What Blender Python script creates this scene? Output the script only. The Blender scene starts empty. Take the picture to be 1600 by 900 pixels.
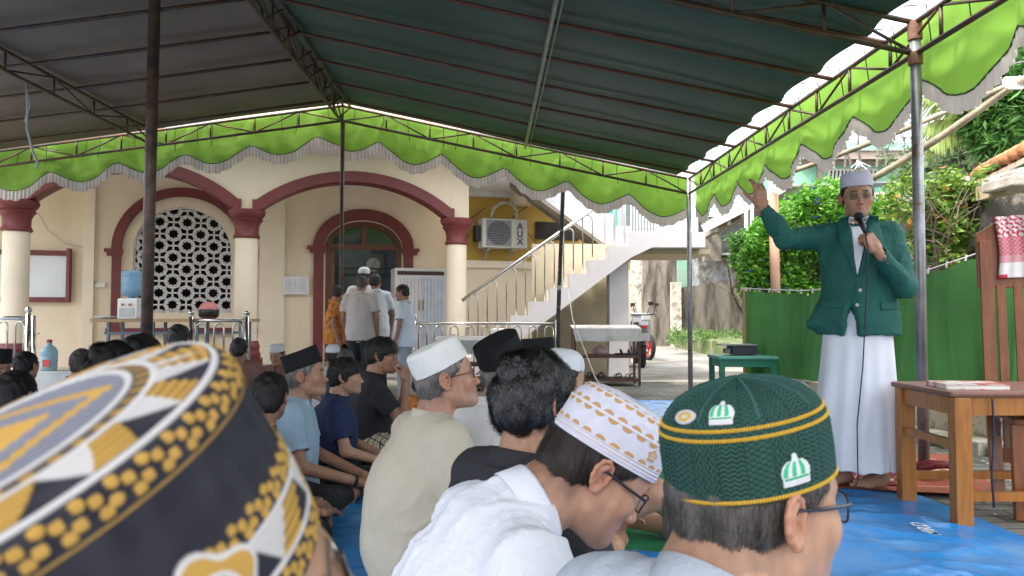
import bpy, math, random
import numpy as np
from mathutils import Vector, Matrix
from math import radians as R, sin, cos, pi
random.seed(7)
RNG = np.random.default_rng(7)
SC = bpy.context.scene
COL = SC.collection
# ------------------------------------------------------------------ camera
FPX = 1155.0; CAMH = 0.95; PITCH = math.atan(44/FPX)
cam_d = bpy.data.cameras.new("camera"); cam = bpy.data.objects.new("camera", cam_d); COL.objects.link(cam)
cam.location = (0, 0, CAMH); cam.rotation_euler = (pi/2 + PITCH, 0, 0)
cam_d.sensor_width = 36; cam_d.lens = 36*FPX/1600; cam_d.clip_start = 0.05; cam_d.clip_end = 2000
cam_d.dof.use_dof = True; cam_d.dof.focus_distance = 3.6; cam_d.dof.aperture_fstop = 9.5
SC.camera = cam
# ------------------------------------------------------------------ light
SUN_EL, SUN_AZ = R(56), R(-115)       # azimuth measured from +Y towards +X
w = bpy.data.worlds.new("World"); SC.world = w; w.use_nodes = True
nt = w.node_tree; nt.nodes.clear()
out = nt.nodes.new("ShaderNodeOutputWorld"); bg = nt.nodes.new("ShaderNodeBackground")
sky = nt.nodes.new("ShaderNodeTexSky"); sky.sky_type = 'NISHITA'; sky.sun_disc = False
sky.sun_elevation = SUN_EL; sky.sun_rotation = SUN_AZ; sky.dust_density = 2.0; sky.air_density = 1.0
tc = nt.nodes.new("ShaderNodeTexCoord"); nz = nt.nodes.new("ShaderNodeTexNoise"); nz.inputs['Scale'].default_value = 3.2
nz.inputs['Detail'].default_value = 6; nz.inputs['Roughness'].default_value = .55
mp = nt.nodes.new("ShaderNodeMapping"); mp.inputs['Scale'].default_value = (1, 1, 2.2)
cr = nt.nodes.new("ShaderNodeValToRGB"); cr.color_ramp.elements[0].position = .36; cr.color_ramp.elements[1].position = .56
cr.color_ramp.elements[0].color = (.25, .25, .25, 1)
mx = nt.nodes.new("ShaderNodeMix"); mx.data_type = 'RGBA'; sx_ = nt.nodes.new('ShaderNodeSeparateXYZ'); nt.links.new(tc.outputs['Generated'], sx_.inputs[0]); zr = nt.nodes.new('ShaderNodeMapRange'); zr.inputs[1].default_value = .0; zr.inputs[2].default_value = .9; nt.links.new(sx_.outputs['Z'], zr.inputs[0])
cz_ = nt.nodes.new('ShaderNodeMix'); cz_.data_type = 'RGBA'; cz_.inputs['A'].default_value = (3.0, 3.15, 3.4, 1); cz_.inputs['B'].default_value = (11.0, 11.0, 11.2, 1); nt.links.new(zr.outputs[0], cz_.inputs['Factor']); nt.links.new(cz_.outputs['Result'], mx.inputs['B'])
nt.links.new(tc.outputs['Generated'], mp.inputs['Vector']); nt.links.new(mp.outputs[0], nz.inputs['Vector'])
nt.links.new(nz.outputs[0], cr.inputs[0]); nt.links.new(cr.outputs[0], mx.inputs['Factor'])
nt.links.new(sky.outputs[0], mx.inputs['A']); nt.links.new(mx.outputs['Result'], bg.inputs['Color'])
bg.inputs['Strength'].default_value = 0.135
nt.links.new(bg.outputs[0], out.inputs['Surface'])
sl = bpy.data.lights.new("sun", 'SUN'); sl.energy = 2.0; sl.angle = R(11); sl.color = (1, .95, .87)
so = bpy.data.objects.new("sun", sl); COL.objects.link(so)
sd = Vector((sin(SUN_AZ)*cos(SUN_EL), cos(SUN_AZ)*cos(SUN_EL), sin(SUN_EL)))
so.rotation_euler = sd.to_track_quat('Z', 'Y').to_euler()
SC.view_settings.view_transform = 'Standard'; SC.view_settings.look = 'None'
SC.view_settings.exposure = 2.0; SC.view_settings.gamma = 1
SC.cycles.max_bounces = 8; SC.cycles.diffuse_bounces = 5; SC.cycles.transparent_max_bounces = 8
# ------------------------------------------------------------------ rays
def ray(px, py):
    x = (px-800)/FPX; y = (450-py)/FPX
    return np.array([x, cos(PITCH)-y*sin(PITCH), sin(PITCH)+y*cos(PITCH)])
def P(px, py, Y):
    d = ray(px, py); t = Y/d[1]; return np.array([d[0]*t, Y, CAMH+d[2]*t])
def G(px, py, z=0.0):
    d = ray(px, py); t = (z-CAMH)/d[2]; return np.array([d[0]*t, d[1]*t, z])
# ------------------------------------------------------------------ materials
MATS = {}
def M(name, col, rough=.6, var=.12, vs=6, bump=.15, bs=60, metal=0, sss=0, transl=0, coords='Object', stretch=(1,1,1), attr=False, spec=.4, dirt=None, ds=2, dd=(.45,.62), alpha=1, emit=0, trans=0):
    if name in MATS: return MATS[name]
    m = bpy.data.materials.new(name); m.use_nodes = True; n = m.node_tree.nodes; l = m.node_tree.links
    b = n['Principled BSDF']; b.inputs['Roughness'].default_value = rough; b.inputs['Metallic'].default_value = metal
    b.inputs['Specular IOR Level'].default_value = spec
    t = n.new('ShaderNodeTexCoord'); mp = n.new('ShaderNodeMapping'); mp.inputs['Scale'].default_value = stretch
    l.new(t.outputs[coords], mp.inputs[0])
    if attr:
        a = n.new('ShaderNodeAttribute'); a.attribute_name = 'Col'; src = a.outputs['Color']
    else:
        a = n.new('ShaderNodeRGB'); a.outputs[0].default_value = (*col, 1); src = a.outputs[0]
    if var:
        nz = n.new('ShaderNodeTexNoise'); nz.inputs['Scale'].default_value = vs; nz.inputs['Detail'].default_value = 5
        l.new(mp.outputs[0], nz.inputs['Vector'])
        mr = n.new('ShaderNodeMapRange'); mr.inputs[1].default_value = .25; mr.inputs[2].default_value = .75
        mr.inputs[3].default_value = 1-var*1.3; mr.inputs[4].default_value = 1+var
        l.new(nz.outputs[0], mr.inputs[0])
        mm = n.new('ShaderNodeVectorMath'); mm.operation = 'MULTIPLY'; l.new(src, mm.inputs[0]); l.new(mr.outputs[0], mm.inputs[1]); src = mm.outputs[0]
    if dirt:
        nz = n.new('ShaderNodeTexNoise'); nz.inputs['Scale'].default_value = ds; nz.inputs['Detail'].default_value = 8; nz.inputs['Roughness'].default_value = .65
        l.new(mp.outputs[0], nz.inputs['Vector'])
        r = n.new('ShaderNodeMapRange'); r.inputs[1].default_value = dd[0]; r.inputs[2].default_value = dd[1]; l.new(nz.outputs[0], r.inputs[0])
        x = n.new('ShaderNodeMix'); x.data_type = 'RGBA'; x.inputs['B'].default_value = (*dirt, 1)
        l.new(r.outputs[0], x.inputs['Factor']); l.new(src, x.inputs['A']); src = x.outputs['Result']
    l.new(src, b.inputs['Base Color'])
    if bump:
        nz = n.new('ShaderNodeTexNoise'); nz.inputs['Scale'].default_value = bs; nz.inputs['Detail'].default_value = 4
        l.new(mp.outputs[0], nz.inputs['Vector'])
        bp = n.new('ShaderNodeBump'); bp.inputs['Strength'].default_value = bump; bp.inputs['Distance'].default_value = .01
        l.new(nz.outputs[0], bp.inputs['Height']); l.new(bp.outputs[0], b.inputs['Normal'])
    if sss:
        b.inputs['Subsurface Weight'].default_value = sss; b.inputs['Subsurface Radius'].default_value = (.012, .005, .003); b.inputs['Subsurface Scale'].default_value = 1
    if trans: b.inputs['Transmission Weight'].default_value = trans; b.inputs['IOR'].default_value = 1.3
    if alpha < 1: b.inputs['Alpha'].default_value = alpha
    if emit: b.inputs['Emission Color'].default_value = (*col, 1); b.inputs['Emission Strength'].default_value = emit
    if transl:
        tr = n.new('ShaderNodeBsdfTranslucent'); l.new(src, tr.inputs['Color'])
        ms = n.new('ShaderNodeMixShader'); ms.inputs[0].default_value = transl
        l.new(b.outputs[0], ms.inputs[1]); l.new(tr.outputs[0], ms.inputs[2]); l.new(ms.outputs[0], n['Material Output'].inputs[0])
    MATS[name] = m
    return m
def wood(name, c1, c2, rough=.35, sc=4, stretch=(1, 1, .12)):
    if name in MATS: return MATS[name]
    m = M(name, c1, rough, 0, bump=0); n = m.node_tree.nodes; l = m.node_tree.links; b = n['Principled BSDF']
    t = n.new('ShaderNodeTexCoord'); mp = n.new('ShaderNodeMapping'); mp.inputs['Scale'].default_value = stretch; l.new(t.outputs['Object'], mp.inputs[0])
    nz = n.new('ShaderNodeTexNoise'); nz.inputs['Scale'].default_value = sc*9; nz.inputs['Detail'].default_value = 6; nz.inputs['Distortion'].default_value = .6
    l.new(mp.outputs[0], nz.inputs[0]); cr = n.new('ShaderNodeValToRGB'); cr.color_ramp.elements[0].position = .35; cr.color_ramp.elements[1].position = .68
    cr.color_ramp.elements[0].color = (*c2, 1); cr.color_ramp.elements[1].color = (*c1, 1); l.new(nz.outputs[0], cr.inputs[0]); l.new(cr.outputs[0], b.inputs['Base Color'])
    return m
# ------------------------------------------------------------------ objects
def tag(o, label=None, cat=None, group=None, kind=None):
    if label: o['label'] = label
    if cat: o['category'] = cat
    if group: o['group'] = group
    if kind: o['kind'] = kind
    return o
def empty(name, loc=(0, 0, 0), rz=0, label=None, cat=None, group=None):
    o = bpy.data.objects.new(name, None); COL.objects.link(o); o.location = loc; o.rotation_euler = (0, 0, rz)
    o.empty_display_size = .1
    return tag(o, label, cat, group)
def mk(name, verts, faces, mat, parent=None, smooth=False, cols=None, mats=None, mi=None, autos=None):
    me = bpy.data.meshes.new(name)
    verts = np.asarray(verts, dtype=np.float64)
    me.from_pydata([tuple(v) for v in verts.tolist()] if len(verts) < 0 else verts.tolist(), [], faces if isinstance(faces, list) else faces.tolist())
    if mats:
        for q in mats: me.materials.append(q)
        if mi is not None: me.polygons.foreach_set('material_index', np.asarray(mi, dtype=np.int32))
    elif mat: me.materials.append(mat)
    if cols is not None:
        ca = me.color_attributes.new('Col', 'FLOAT_COLOR', 'POINT')
        c = np.ones((len(verts), 4)); c[:, :3] = cols; ca.data.foreach_set('color', c.ravel())
    if smooth: me.polygons.foreach_set('use_smooth', np.ones(len(me.polygons), dtype=bool))
    me.update()
    o = bpy.data.objects.new(name, me); COL.objects.link(o)
    if parent: o.parent = parent
    if autos:
        try:
            me.set_sharp_from_angle(angle=R(autos))
        except Exception: pass
    return o
class MB:
    def __init__(s): s.v = []; s.f = []
    def add(s, vs, fs):
        b = len(s.v); s.v += [tuple(map(float, q)) for q in vs]; s.f += [[i+b for i in f] for f in fs]; return s
    def box(s, c, d, rz=0, rot=None):
        hx, hy, hz = d[0]/2, d[1]/2, d[2]/2
        pts = [Vector((x, y, z)) for x in (-hx, hx) for y in (-hy, hy) for z in (-hz, hz)]
        m = rot if rot else Matrix.Rotation(rz, 3, 'Z')
        pts = [m @ p + Vector(c) for p in pts]
        return s.add(pts, [(0,1,3,2),(4,6,7,5),(0,4,5,1),(2,3,7,6),(0,2,6,4),(1,5,7,3)])
    def bar(s, a, b, w, h, up=(0, 0, 1)):
        a = Vector(a); b = Vector(b); d = b-a; L = d.length
        if L < 1e-6: return s
        d.normalize(); u = Vector(up); x = d.cross(u)
        if x.length < 1e-3: x = d.cross(Vector((1, 0, 0)))
        x.normalize(); y = x.cross(d)
        vs = [p + x*i*w/2 + y*j*h/2 for p in (a, b) for i, j in ((-1,-1),(1,-1),(1,1),(-1,1))]
        return s.add(vs, [(0,3,2,1),(4,5,6,7),(0,1,5,4),(1,2,6,5),(2,3,7,6),(3,0,4,7)])
    def tube(s, pts, r, n=8, caps=True):
        pts = [Vector(p) for p in pts]; rr = r if hasattr(r, '__len__') else [r]*len(pts)
        rings = []; prev = None
        for i, p in enumerate(pts):
            d = (pts[min(i+1, len(pts)-1)]-pts[max(i-1, 0)])
            if d.length < 1e-9: d = Vector((0, 0, 1))
            d.normalize()
            if prev is None:
                x = d.cross(Vector((0, 0, 1)))
                if x.length < .05: x = d.cross(Vector((1, 0, 0)))
            else: x = prev - d*prev.dot(d)
            x.normalize(); prev = x; y = d.cross(x)
            rings.append([p + (x*cos(2*pi*k/n)+y*sin(2*pi*k/n))*rr[i] for k in range(n)])
        vs = [q for g in rings for q in g]; fs = []
        for i in range(len(pts)-1):
            for k in range(n): fs.append((i*n+k, i*n+(k+1) % n, (i+1)*n+(k+1) % n, (i+1)*n+k))
        if caps: fs.append(tuple(range(n-1, -1, -1))); fs.append(tuple((len(pts)-1)*n+k for k in range(n)))
        return s.add(vs, fs)
    def lathe(s, prof, c=(0, 0, 0), n=24, sx=1, sy=1, sq=0):
        vs = []; fs = []
        for r, z in prof:
            for k in range(n):
                a = 2*pi*k/n; vs.append((c[0]+r*sx*cos(a), c[1]+r*sy*sin(a), c[2]+z))
        for i in range(len(prof)-1):
            for k in range(n): fs.append((i*n+k, i*n+(k+1) % n, (i+1)*n+(k+1) % n, (i+1)*n+k))
        fs.append(tuple(range(n-1, -1, -1))); fs.append(tuple((len(prof)-1)*n+k for k in range(n)))
        return s.add(vs, fs)
    def prism(s, poly, ext):
        n = len(poly); ext = Vector(ext); a = [Vector(p) for p in poly]; b = [p+ext for p in a]
        return s.add(a+b, [tuple(range(n-1, -1, -1)), tuple(range(n, 2*n))]+[(i, (i+1) % n, n+(i+1) % n, n+i) for i in range(n)])
    def build(s, name, mat, parent=None, smooth=False, bev=0, autos=None):
        o = mk(name, s.v, s.f, mat, parent, smooth or bool(autos), autos=autos)
        if bev:
            b = o.modifiers.new('bevel', 'BEVEL'); b.width = bev; b.segments = 2; b.limit_method = 'ANGLE'
        return o
def copy_tree(o, parent=None):
    c = o.copy(); COL.objects.link(c)
    if parent: c.parent = parent
    for ch in list(o.children): copy_tree(ch, c)
    return c
def grid(nu, nv):
    i = np.arange(nu-1)[:, None]; j = np.arange(nv-1)[None, :]
    a = i*nv+j
    return np.stack([a, a+nv, a+nv+1, a+1], -1).reshape(-1, 4)
# ------------------------------------------------------------------ noise
def wav(Pn, seed, f=1.0, n=7, st=(1, 1, 1)):
    r = np.random.default_rng(seed); Q = np.asarray(Pn)*np.array(st)*f
    o = np.zeros(len(Q))
    for k in range(n):
        d = r.normal(size=3); d /= np.linalg.norm(d); fr = 2*pi*(.6+.9*r.random())
        warp = .6*np.sin(Q@r.normal(size=3)*2.1+r.random()*6)
        o += np.sin(Q@d*fr+r.random()*6.28+warp)
    return o/math.sqrt(n)
def folds(Pn, seed, f=9, st=(1, 1, 1)):
    a = wav(Pn, seed, f, 4, st); b = wav(Pn, seed+50, f*.45, 4, st)
    return (1-np.abs(np.tanh(a*1.3)))*np.clip(.5+b*.5, 0, 1)
# ------------------------------------------------------------------ signed distance bodies
class SDF:
    def __init__(s): s.p = []
    def cap(s, a, b, ra, rb=None, k=.02, op='u'):
        s.p.append(('cap', np.array(a, float), np.array(b, float), ra, ra if rb is None else rb, k, op)); return s
    def ball(s, c, r, k=.02, op='u'): return s.cap(c, c, r, r, k, op)
    def ell(s, c, r, k=.02, op='u', rot=None):
        s.p.append(('ell', np.array(c, float), np.array(r, float), rot, None, k, op)); return s
    def cyl(s, a, b, ra, rb, k=.01, op='u', fl=1.0, ax=None):
        s.p.append(('cyl', np.array(a, float), np.array(b, float), ra, (rb, fl, ax), k, op)); return s
    def box(s, c, h, r=.01, k=.01, op='u', rot=None):
        s.p.append(('box', np.array(c, float), np.array(h, float), r, rot, k, op)); return s
    def fn(s, f, k=.01, op='i'): s.p.append(('fn', f, None, None, None, k, op)); return s
    def xf(s, Rm, t):
        for q in list(s.p): pass
        return s
    @staticmethod
    def _bb(p):
        t = p[0]
        if t == 'cap': r = max(p[3], p[4]); return np.minimum(p[1], p[2])-r, np.maximum(p[1], p[2])+r
        if t == 'ell': r = p[2].max() if p[3] is not None else p[2]; return p[1]-r, p[1]+r
        if t == 'cyl': r = max(p[3], p[4][0])*max(1, p[4][1]); return np.minimum(p[1], p[2])-r, np.maximum(p[1], p[2])+r
        if t == 'box': r = np.linalg.norm(p[2])+p[3]; return p[1]-r, p[1]+r
        return None
    def mesh(s, res, lo=None, hi=None):
        bbs = [s._bb(p) for p in s.p if p[0] != 'fn' and p[6] == 'u']
        L = np.min([b[0] for b in bbs], 0)-res*3; H = np.max([b[1] for b in bbs], 0)+res*3
        if lo is not None: L = np.maximum(L, lo)
        if hi is not None: H = np.minimum(H, hi)
        n = np.maximum(np.ceil((H-L)/res).astype(int)+1, 4)
        ax = [L[i]+np.arange(n[i])*res for i in range(3)]
        F = np.full(n, .2, dtype=np.float32)
        for p in s.p:
            k = p[5]; op = p[6]
            if p[0] == 'fn': sl_ = [slice(0, n[i]) for i in range(3)]
            else:
                b = s._bb(p); pad = max(.03, k*1.2)+res*2
                sl_ = []
                for i in range(3):
                    a0 = int(np.clip((b[0][i]-pad-L[i])/res, 0, n[i])); a1 = int(np.clip((b[1][i]+pad-L[i])/res+1, 0, n[i])); sl_.append(slice(a0, a1))
                if any(q.stop <= q.start for q in sl_): continue
            X = ax[0][sl_[0]][:, None, None]; Y = ax[1][sl_[1]][None, :, None]; Z = ax[2][sl_[2]][None, None, :]
            if p[0] == 'fn': d = p[1](X, Y, Z)+np.zeros((len(ax[0]), len(ax[1]), len(ax[2])))
            elif p[0] == 'cap':
                a, bb_ = p[1], p[2]; ba = bb_-a; L2 = ba@ba
                x, y, z = X-a[0], Y-a[1], Z-a[2]
                if L2 < 1e-12: d = np.sqrt(x*x+y*y+z*z)-p[3]
                else:
                    t = np.clip((x*ba[0]+y*ba[1]+z*ba[2])/L2, 0, 1)
                    d = np.sqrt((x-t*ba[0])**2+(y-t*ba[1])**2+(z-t*ba[2])**2)-(p[3]+(p[4]-p[3])*t)
            elif p[0] == 'cyl':
                a, bb_ = p[1], p[2]; ba = bb_-a; Ln = math.sqrt(ba@ba); u = ba/Ln
                x, y, z = X-a[0], Y-a[1], Z-a[2]; t = x*u[0]+y*u[1]+z*u[2]
                rb, fl, axx = p[4]; rr = p[3]+(rb-p[3])*np.clip(t/Ln, 0, 1)
                rx, ry, rz_ = x-t*u[0], y-t*u[1], z-t*u[2]
                if axx is not None:   # flattening: squash along axx
                    q = rx*axx[0]+ry*axx[1]+rz_*axx[2]; g = (1/fl-1)
                    rx = rx+q*axx[0]*g; ry = ry+q*axx[1]*g; rz_ = rz_+q*axx[2]*g
                d = np.maximum(np.sqrt(rx*rx+ry*ry+rz_*rz_)-rr, np.abs(t-Ln/2)-Ln/2)
            elif p[0] == 'ell':
                x, y, z = X-p[1][0], Y-p[1][1], Z-p[1][2]
                if p[3] is not None:
                    m = p[3].T; x, y, z = (m[0, 0]*x+m[0, 1]*y+m[0, 2]*z, m[1, 0]*x+m[1, 1]*y+m[1, 2]*z, m[2, 0]*x+m[2, 1]*y+m[2, 2]*z)
                r = p[2]; k0 = np.sqrt((x/r[0])**2+(y/r[1])**2+(z/r[2])**2); k1 = np.sqrt((x/r[0]**2)**2+(y/r[1]**2)**2+(z/r[2]**2)**2)+1e-9
                d = k0*(k0-1)/k1
            elif p[0] == 'box':
                x, y, z = X-p[1][0], Y-p[1][1], Z-p[1][2]
                if p[4] is not None:
                    m = p[4].T; x, y, z = (m[0, 0]*x+m[0, 1]*y+m[0, 2]*z, m[1, 0]*x+m[1, 1]*y+m[1, 2]*z, m[2, 0]*x+m[2, 1]*y+m[2, 2]*z)
                qx, qy, qz = np.abs(x)-p[2][0], np.abs(y)-p[2][1], np.abs(z)-p[2][2]
                d = np.sqrt(np.maximum(qx, 0)**2+np.maximum(qy, 0)**2+np.maximum(qz, 0)**2)+np.minimum(np.maximum(qx, np.maximum(qy, qz)), 0)-p[3]
            A = F[tuple(sl_)]
            if op == 's': d = -d
            if op == 'u':
                h = np.maximum(k-np.abs(A-d), 0)/k; F[tuple(sl_)] = np.minimum(A, d)-h*h*k*.25
            else:
                h = np.maximum(k-np.abs(A-d), 0)/k; F[tuple(sl_)] = np.maximum(A, d)+h*h*k*.25
        return nets(F, L, res)
def nets(F, L, res):
    F[0], F[-1] = .1, .1; F[:, 0], F[:, -1] = .1, .1; F[:, :, 0], F[:, :, -1] = .1, .1
    S = F < 0; n = np.array(F.shape)
    c = np.zeros(n-1, int)
    for i in (0, 1):
        for j in (0, 1):
            for k in (0, 1): c += S[i:n[0]-1+i, j:n[1]-1+j, k:n[2]-1+k]
    act = (c > 0) & (c < 8); idx = np.argwhere(act); ids = np.full(n-1, -1); ids[act] = np.arange(len(idx))
    acc = np.zeros((len(idx), 3)); cnt = np.zeros(len(idx))
    cor = [(i, j, k) for i in (0, 1) for j in (0, 1) for k in (0, 1)]
    for a in cor:
        for ax_ in range(3):
            if a[ax_]: continue
            b = list(a); b[ax_] = 1
            ia = idx+np.array(a); ib = idx+np.array(b)
            fa = F[ia[:, 0], ia[:, 1], ia[:, 2]]; fb = F[ib[:, 0], ib[:, 1], ib[:, 2]]
            m = (fa < 0) != (fb < 0); t = fa/np.where(m, fa-fb, 1)
            p = np.tile(np.array(a, float), (len(idx), 1)); p[:, ax_] = t
            acc[m] += p[m]; cnt[m] += 1
    V = L+(idx+acc/cnt[:, None])*res
    Q = []
    for ax_ in range(3):
        b1, b2 = (ax_+1) % 3, (ax_+2) % 3
        sl0 = [slice(0, None)]*3; sl0[ax_] = slice(0, n[ax_]-1); sl1 = [slice(0, None)]*3; sl1[ax_] = slice(1, n[ax_])
        E = np.argwhere(S[tuple(sl0)] != S[tuple(sl1)])
        E = E[(E[:, b1] > 0) & (E[:, b2] > 0) & (E[:, b1] < n[b1]-1) & (E[:, b2] < n[b2]-1)]
        o = []
        for d1, d2 in ((1, 1), (0, 1), (0, 0), (1, 0)):
            q = E.copy(); q[:, b1] -= d1; q[:, b2] -= d2; o.append(ids[q[:, 0], q[:, 1], q[:, 2]])
        q = np.stack(o, 1); fl = ~S[E[:, 0], E[:, 1], E[:, 2]]
        q[fl] = q[fl][:, ::-1]; Q.append(q)
    Q = np.concatenate(Q); Q = Q[(Q >= 0).all(1)]
    return V, Q
def vnorm(V, Fc):
    a = V[Fc[:, 2]]-V[Fc[:, 0]]; b = V[Fc[:, 3]]-V[Fc[:, 1]]; nn = np.cross(a, b)
    N = np.zeros_like(V)
    for i in range(4): np.add.at(N, Fc[:, i], nn)
    return N/(np.linalg.norm(N, axis=1, keepdims=True)+1e-12)
def merge(parts):
    """join (V, F, C) triples"""
    vs, fs, cs = [], [], []; b = 0
    for V, Fc, C in parts:
        vs.append(V); fs.append(Fc+b); cs.append(C if C.ndim == 2 else np.tile(C, (len(V), 1))); b += len(V)
    return np.concatenate(vs), np.concatenate(fs), np.concatenate(cs)
def eul(yaw, pitch=0, roll=0):
    """yaw: clockwise from +Y (degrees); pitch: nod down; roll: tilt to the person's right"""
    return np.array((Matrix.Rotation(-R(yaw), 3, 'Z') @ Matrix.Rotation(-R(pitch), 3, 'X') @ Matrix.Rotation(R(roll), 3, 'Y')))
# ================================================================== people builders
def head_sdf(nb, neck_r=.056, fat=1.0, jaw=1.0):
    """head in its own frame: eyes at z=0, +Y forward; nb = neck base in that frame"""
    S = SDF(); nb = np.array(nb, float)
    S.cap((0, -.02, -.055), nb, neck_r*.97, neck_r*1.08, k=.02)
    S.cap((0, -.045, -.03), nb+np.array([0, -.02, 0]), neck_r*.75, neck_r, k=.03)
    S.ell((0, -.014, .03), (.0765, .093, .087), k=.03)
    S.ell((0, .03, .02), (.066, .064, .068), k=.03)
    S.ell((0, .034, -.035), (.059*fat, .056, .064), k=.03)
    for s in (-1, 1):
        S.cap((s*.044*fat, .006, -.062), (s*.018*jaw, .074, -.1), .02, .017, k=.03)
        S.ball((s*.041*fat, .058, -.03), .021, k=.03)
        S.cap((s*.036, .083, .0175), (s*.01, .09, .0165), .0085, .008, k=.016)
    S.ell((0, .044, -.076), (.044*fat, .045, .042), k=.03)
    S.ball((0, .079, -.104), .0155, k=.025)
    for s in (-1, 1): S.ball((s*.031, .103, -.002), .0175, k=.016, op='s')
    for s in (-1, 1):
        S.ball((s*.031, .0765, -.003), .0145, k=.004)
        S.cap((s*.018, .0885, -.0135), (s*.04, .0815, -.0125), .004, k=.008)
    S.cap((0, .087, .004), (0, .107, -.038), .0075, .0105, k=.012)
    S.ball((0, .111, -.043), .0105, k=.008)
    for s in (-1, 1): S.ball((s*.0125, .1015, -.046), .0078, k=.006)
    for s in (-1, 1): S.ell((s*.0065, .106, -.0555), (.0035, .005, .004), k=.002, op='s')
    S.cap((0, .088, -.058), (0, .088, -.066), .012, .012, k=.012)
    for s in (-1, 1):
        S.cap((s*.022, .082, -.0735), (s*.004, .0975, -.0695), .0035, .0058, k=.006)
        S.cap((s*.02, .082, -.0765), (s*.0, .095, -.081), .0035, .0068, k=.006)
    S.cap((-.021, .099, -.0745), (.021, .099, -.0745), .0022, k=.003, op='s')
    for s in (-1, 1):
        S.cap((s*.031-.009, .0925, -.0045), (s*.031+.009, .0925, -.0045), .0016, k=.002, op='s')
        S.cap((s*.03, .098, -.048), (s*.029, .092, -.075), .0015, k=.012, op='s')
    # ears
    hx = [(.010, -.012), (.012, .008), (.006, .022), (-.006, .029), (-.019, .024), (-.025, .010), (-.023, -.006), (-.015, -.018), (-.006, -.028), (.003, -.029), (.007, -.018)]
    for s in (-1, 1):
        def e(y, z, o=0): return (s*(.0745+.55*max(0, .012-y)*.75+o), y-.012, z-.006)
        S.ell(e(-.007, .002, -.002), (.0045, .019, .028), k=.004, rot=np.array(Matrix.Rotation(s*R(24), 3, 'Z')))
        for i in range(len(hx)-1): S.cap(e(*hx[i], .0035), e(*hx[i+1], .0035), .0036, .0036, k=.003)
        S.cap(e(-.003, .018, .003), e(-.014, .008, .002), .003, k=.004)
        S.cap(e(-.014, .008, .002), e(-.010, -.012, .002), .003, k=.004)
        S.ball(e(-.001, -.024, .0025), .0062, k=.006)
        S.ell(e(.001, -.003, .006), (.006, .006, .010), k=.004, op='s')
        S.ball(e(.004, -.006, .001), .004, k=.003, op='s')
        S.ball(e(.011, -.007, .001), .004, k=.004)
    return S
def head_cols(V, skin, beard=0, nape=.55, mous=0, lip=(.36, .15, .12), hairc=(.02, .016, .014), brow=None, stub=None):
    skin = np.array(skin); C = np.tile(skin, (len(V), 1)); x, y, z = V.T; ax = np.abs(x)
    def mixc(m, c): C[:] = C*(1-m[:, None])+np.array(c)*m[:, None]
    bell = lambda d, w_: np.exp(-(d/w_)**2)
    if nape: mixc(nape*np.clip((z+.105)/.05, 0, 1)*(z < .08)*np.clip((-y-.012)/.02, 0, 1)*(ax < .073), np.array(hairc)*1.5+skin*.1)
    rp = wav(V, 5, 38, 5)
    C *= (1+.07*rp)[:, None]
    mixc(.35*bell(np.linalg.norm(V-[0, .112, -.042], axis=1), .018), skin*[1.15, .8, .75])
    for s in (-1, 1): mixc(.3*bell(np.linalg.norm(V-[s*.045, .068, -.035], axis=1), .025), skin*[1.12, .82, .78])
    mixc(.35*(ax > .074)*(z < .03)*(z > -.045)*(y < .01), skin*[1.15, .75, .7])
    m = bell(z+.0745+.003*(ax/.02)**2, .0075)*(y > .085)*(ax < .025); mixc(np.clip(m*1.2, 0, .8), lip)
    b = hairc if brow is None else brow
    m = bell(z-.0215-.12*(.03-ax)*.3, .0042)*(ax > .012)*(ax < .047)*(y > .06); mixc(np.clip(m*1.1, 0, .85), b)
    m = bell(z+.0045, .0035)*bell(ax-.031, .012)*(y > .08); mixc(np.clip(m*1.1, 0, .9), (.03, .02, .015))
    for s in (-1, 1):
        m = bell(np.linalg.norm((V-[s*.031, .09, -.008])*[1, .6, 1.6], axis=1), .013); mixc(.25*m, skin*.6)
    rough = .5+.5*np.sin(V@np.array([900, 700, 1100]))*np.sin(V@np.array([-700, 1100, 600]))
    sc = hairc if stub is None else stub
    if mous: mixc(mous*(.55+.45*rough)*bell(z+.0625, .006)*(y > .08)*(ax < .028), sc)
    if beard:
        m = np.clip((-z-.062)/.02, 0, 1)*np.clip((y-.02)/.03, 0, 1)*(z > -.135); m2 = bell(z+.0745, .011)*(ax < .025)*(y > .08)
        mixc(beard*(.5+.5*rough)*np.clip(m-m2, 0, 1), sc)
    return C
def hair_sdf(style, t=.007, clip=None):
    S = SDF()
    g = {'short': 0, 'thin': -.003, 'bowl': .007, 'curly': .006, 'crew': -.002}[style]+t
    S.ell((0, -.016, .03), (.0755+g, .094+g, .088+g), k=.02)
    S.ell((0, .028, .028), (.066+g*.6, .062+g*.6, .066+g), k=.03)
    S.ell((0, -.05, -.03), (.058+g*.5, .052+g*.6, .052), k=.03)
    zs = [-.12, -.085, -.05, -.036, -.03, .0, .02, .032, .05, .065, .09, .2]
    ys = {'short': [-.08, -.055, -.036, -.034, .006, .014, .034, .062, .074, .09, .2, .2],
          'crew': [-.08, -.06, -.036, -.034, .004, .01, .026, .052, .064, .078, .2, .2],
          'thin': [-.1, -.08, -.04, -.036, .0, .006, .02, .03, .035, .04, .05, .06],
          'bowl': [-.08, -.05, -.036, -.03, .012, .03, .075, .2, .2, .2, .2, .2],
          'curly': [-.08, -.055, -.036, -.034, .006, .014, .034, .056, .068, .082, .2, .2]}[style]
    nz_ = {'crew': -.07, 'short': -.078}.get(style, -.086)
    S.fn(lambda X, Y, Z: np.maximum(Y-np.interp(Z, zs, ys), nz_-Z)*.7, k=.006)
    if clip: S.fn(lambda X, Y, Z: Z-(clip[0]+clip[1]*Y)+0*X, k=.003)
    return S
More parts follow.
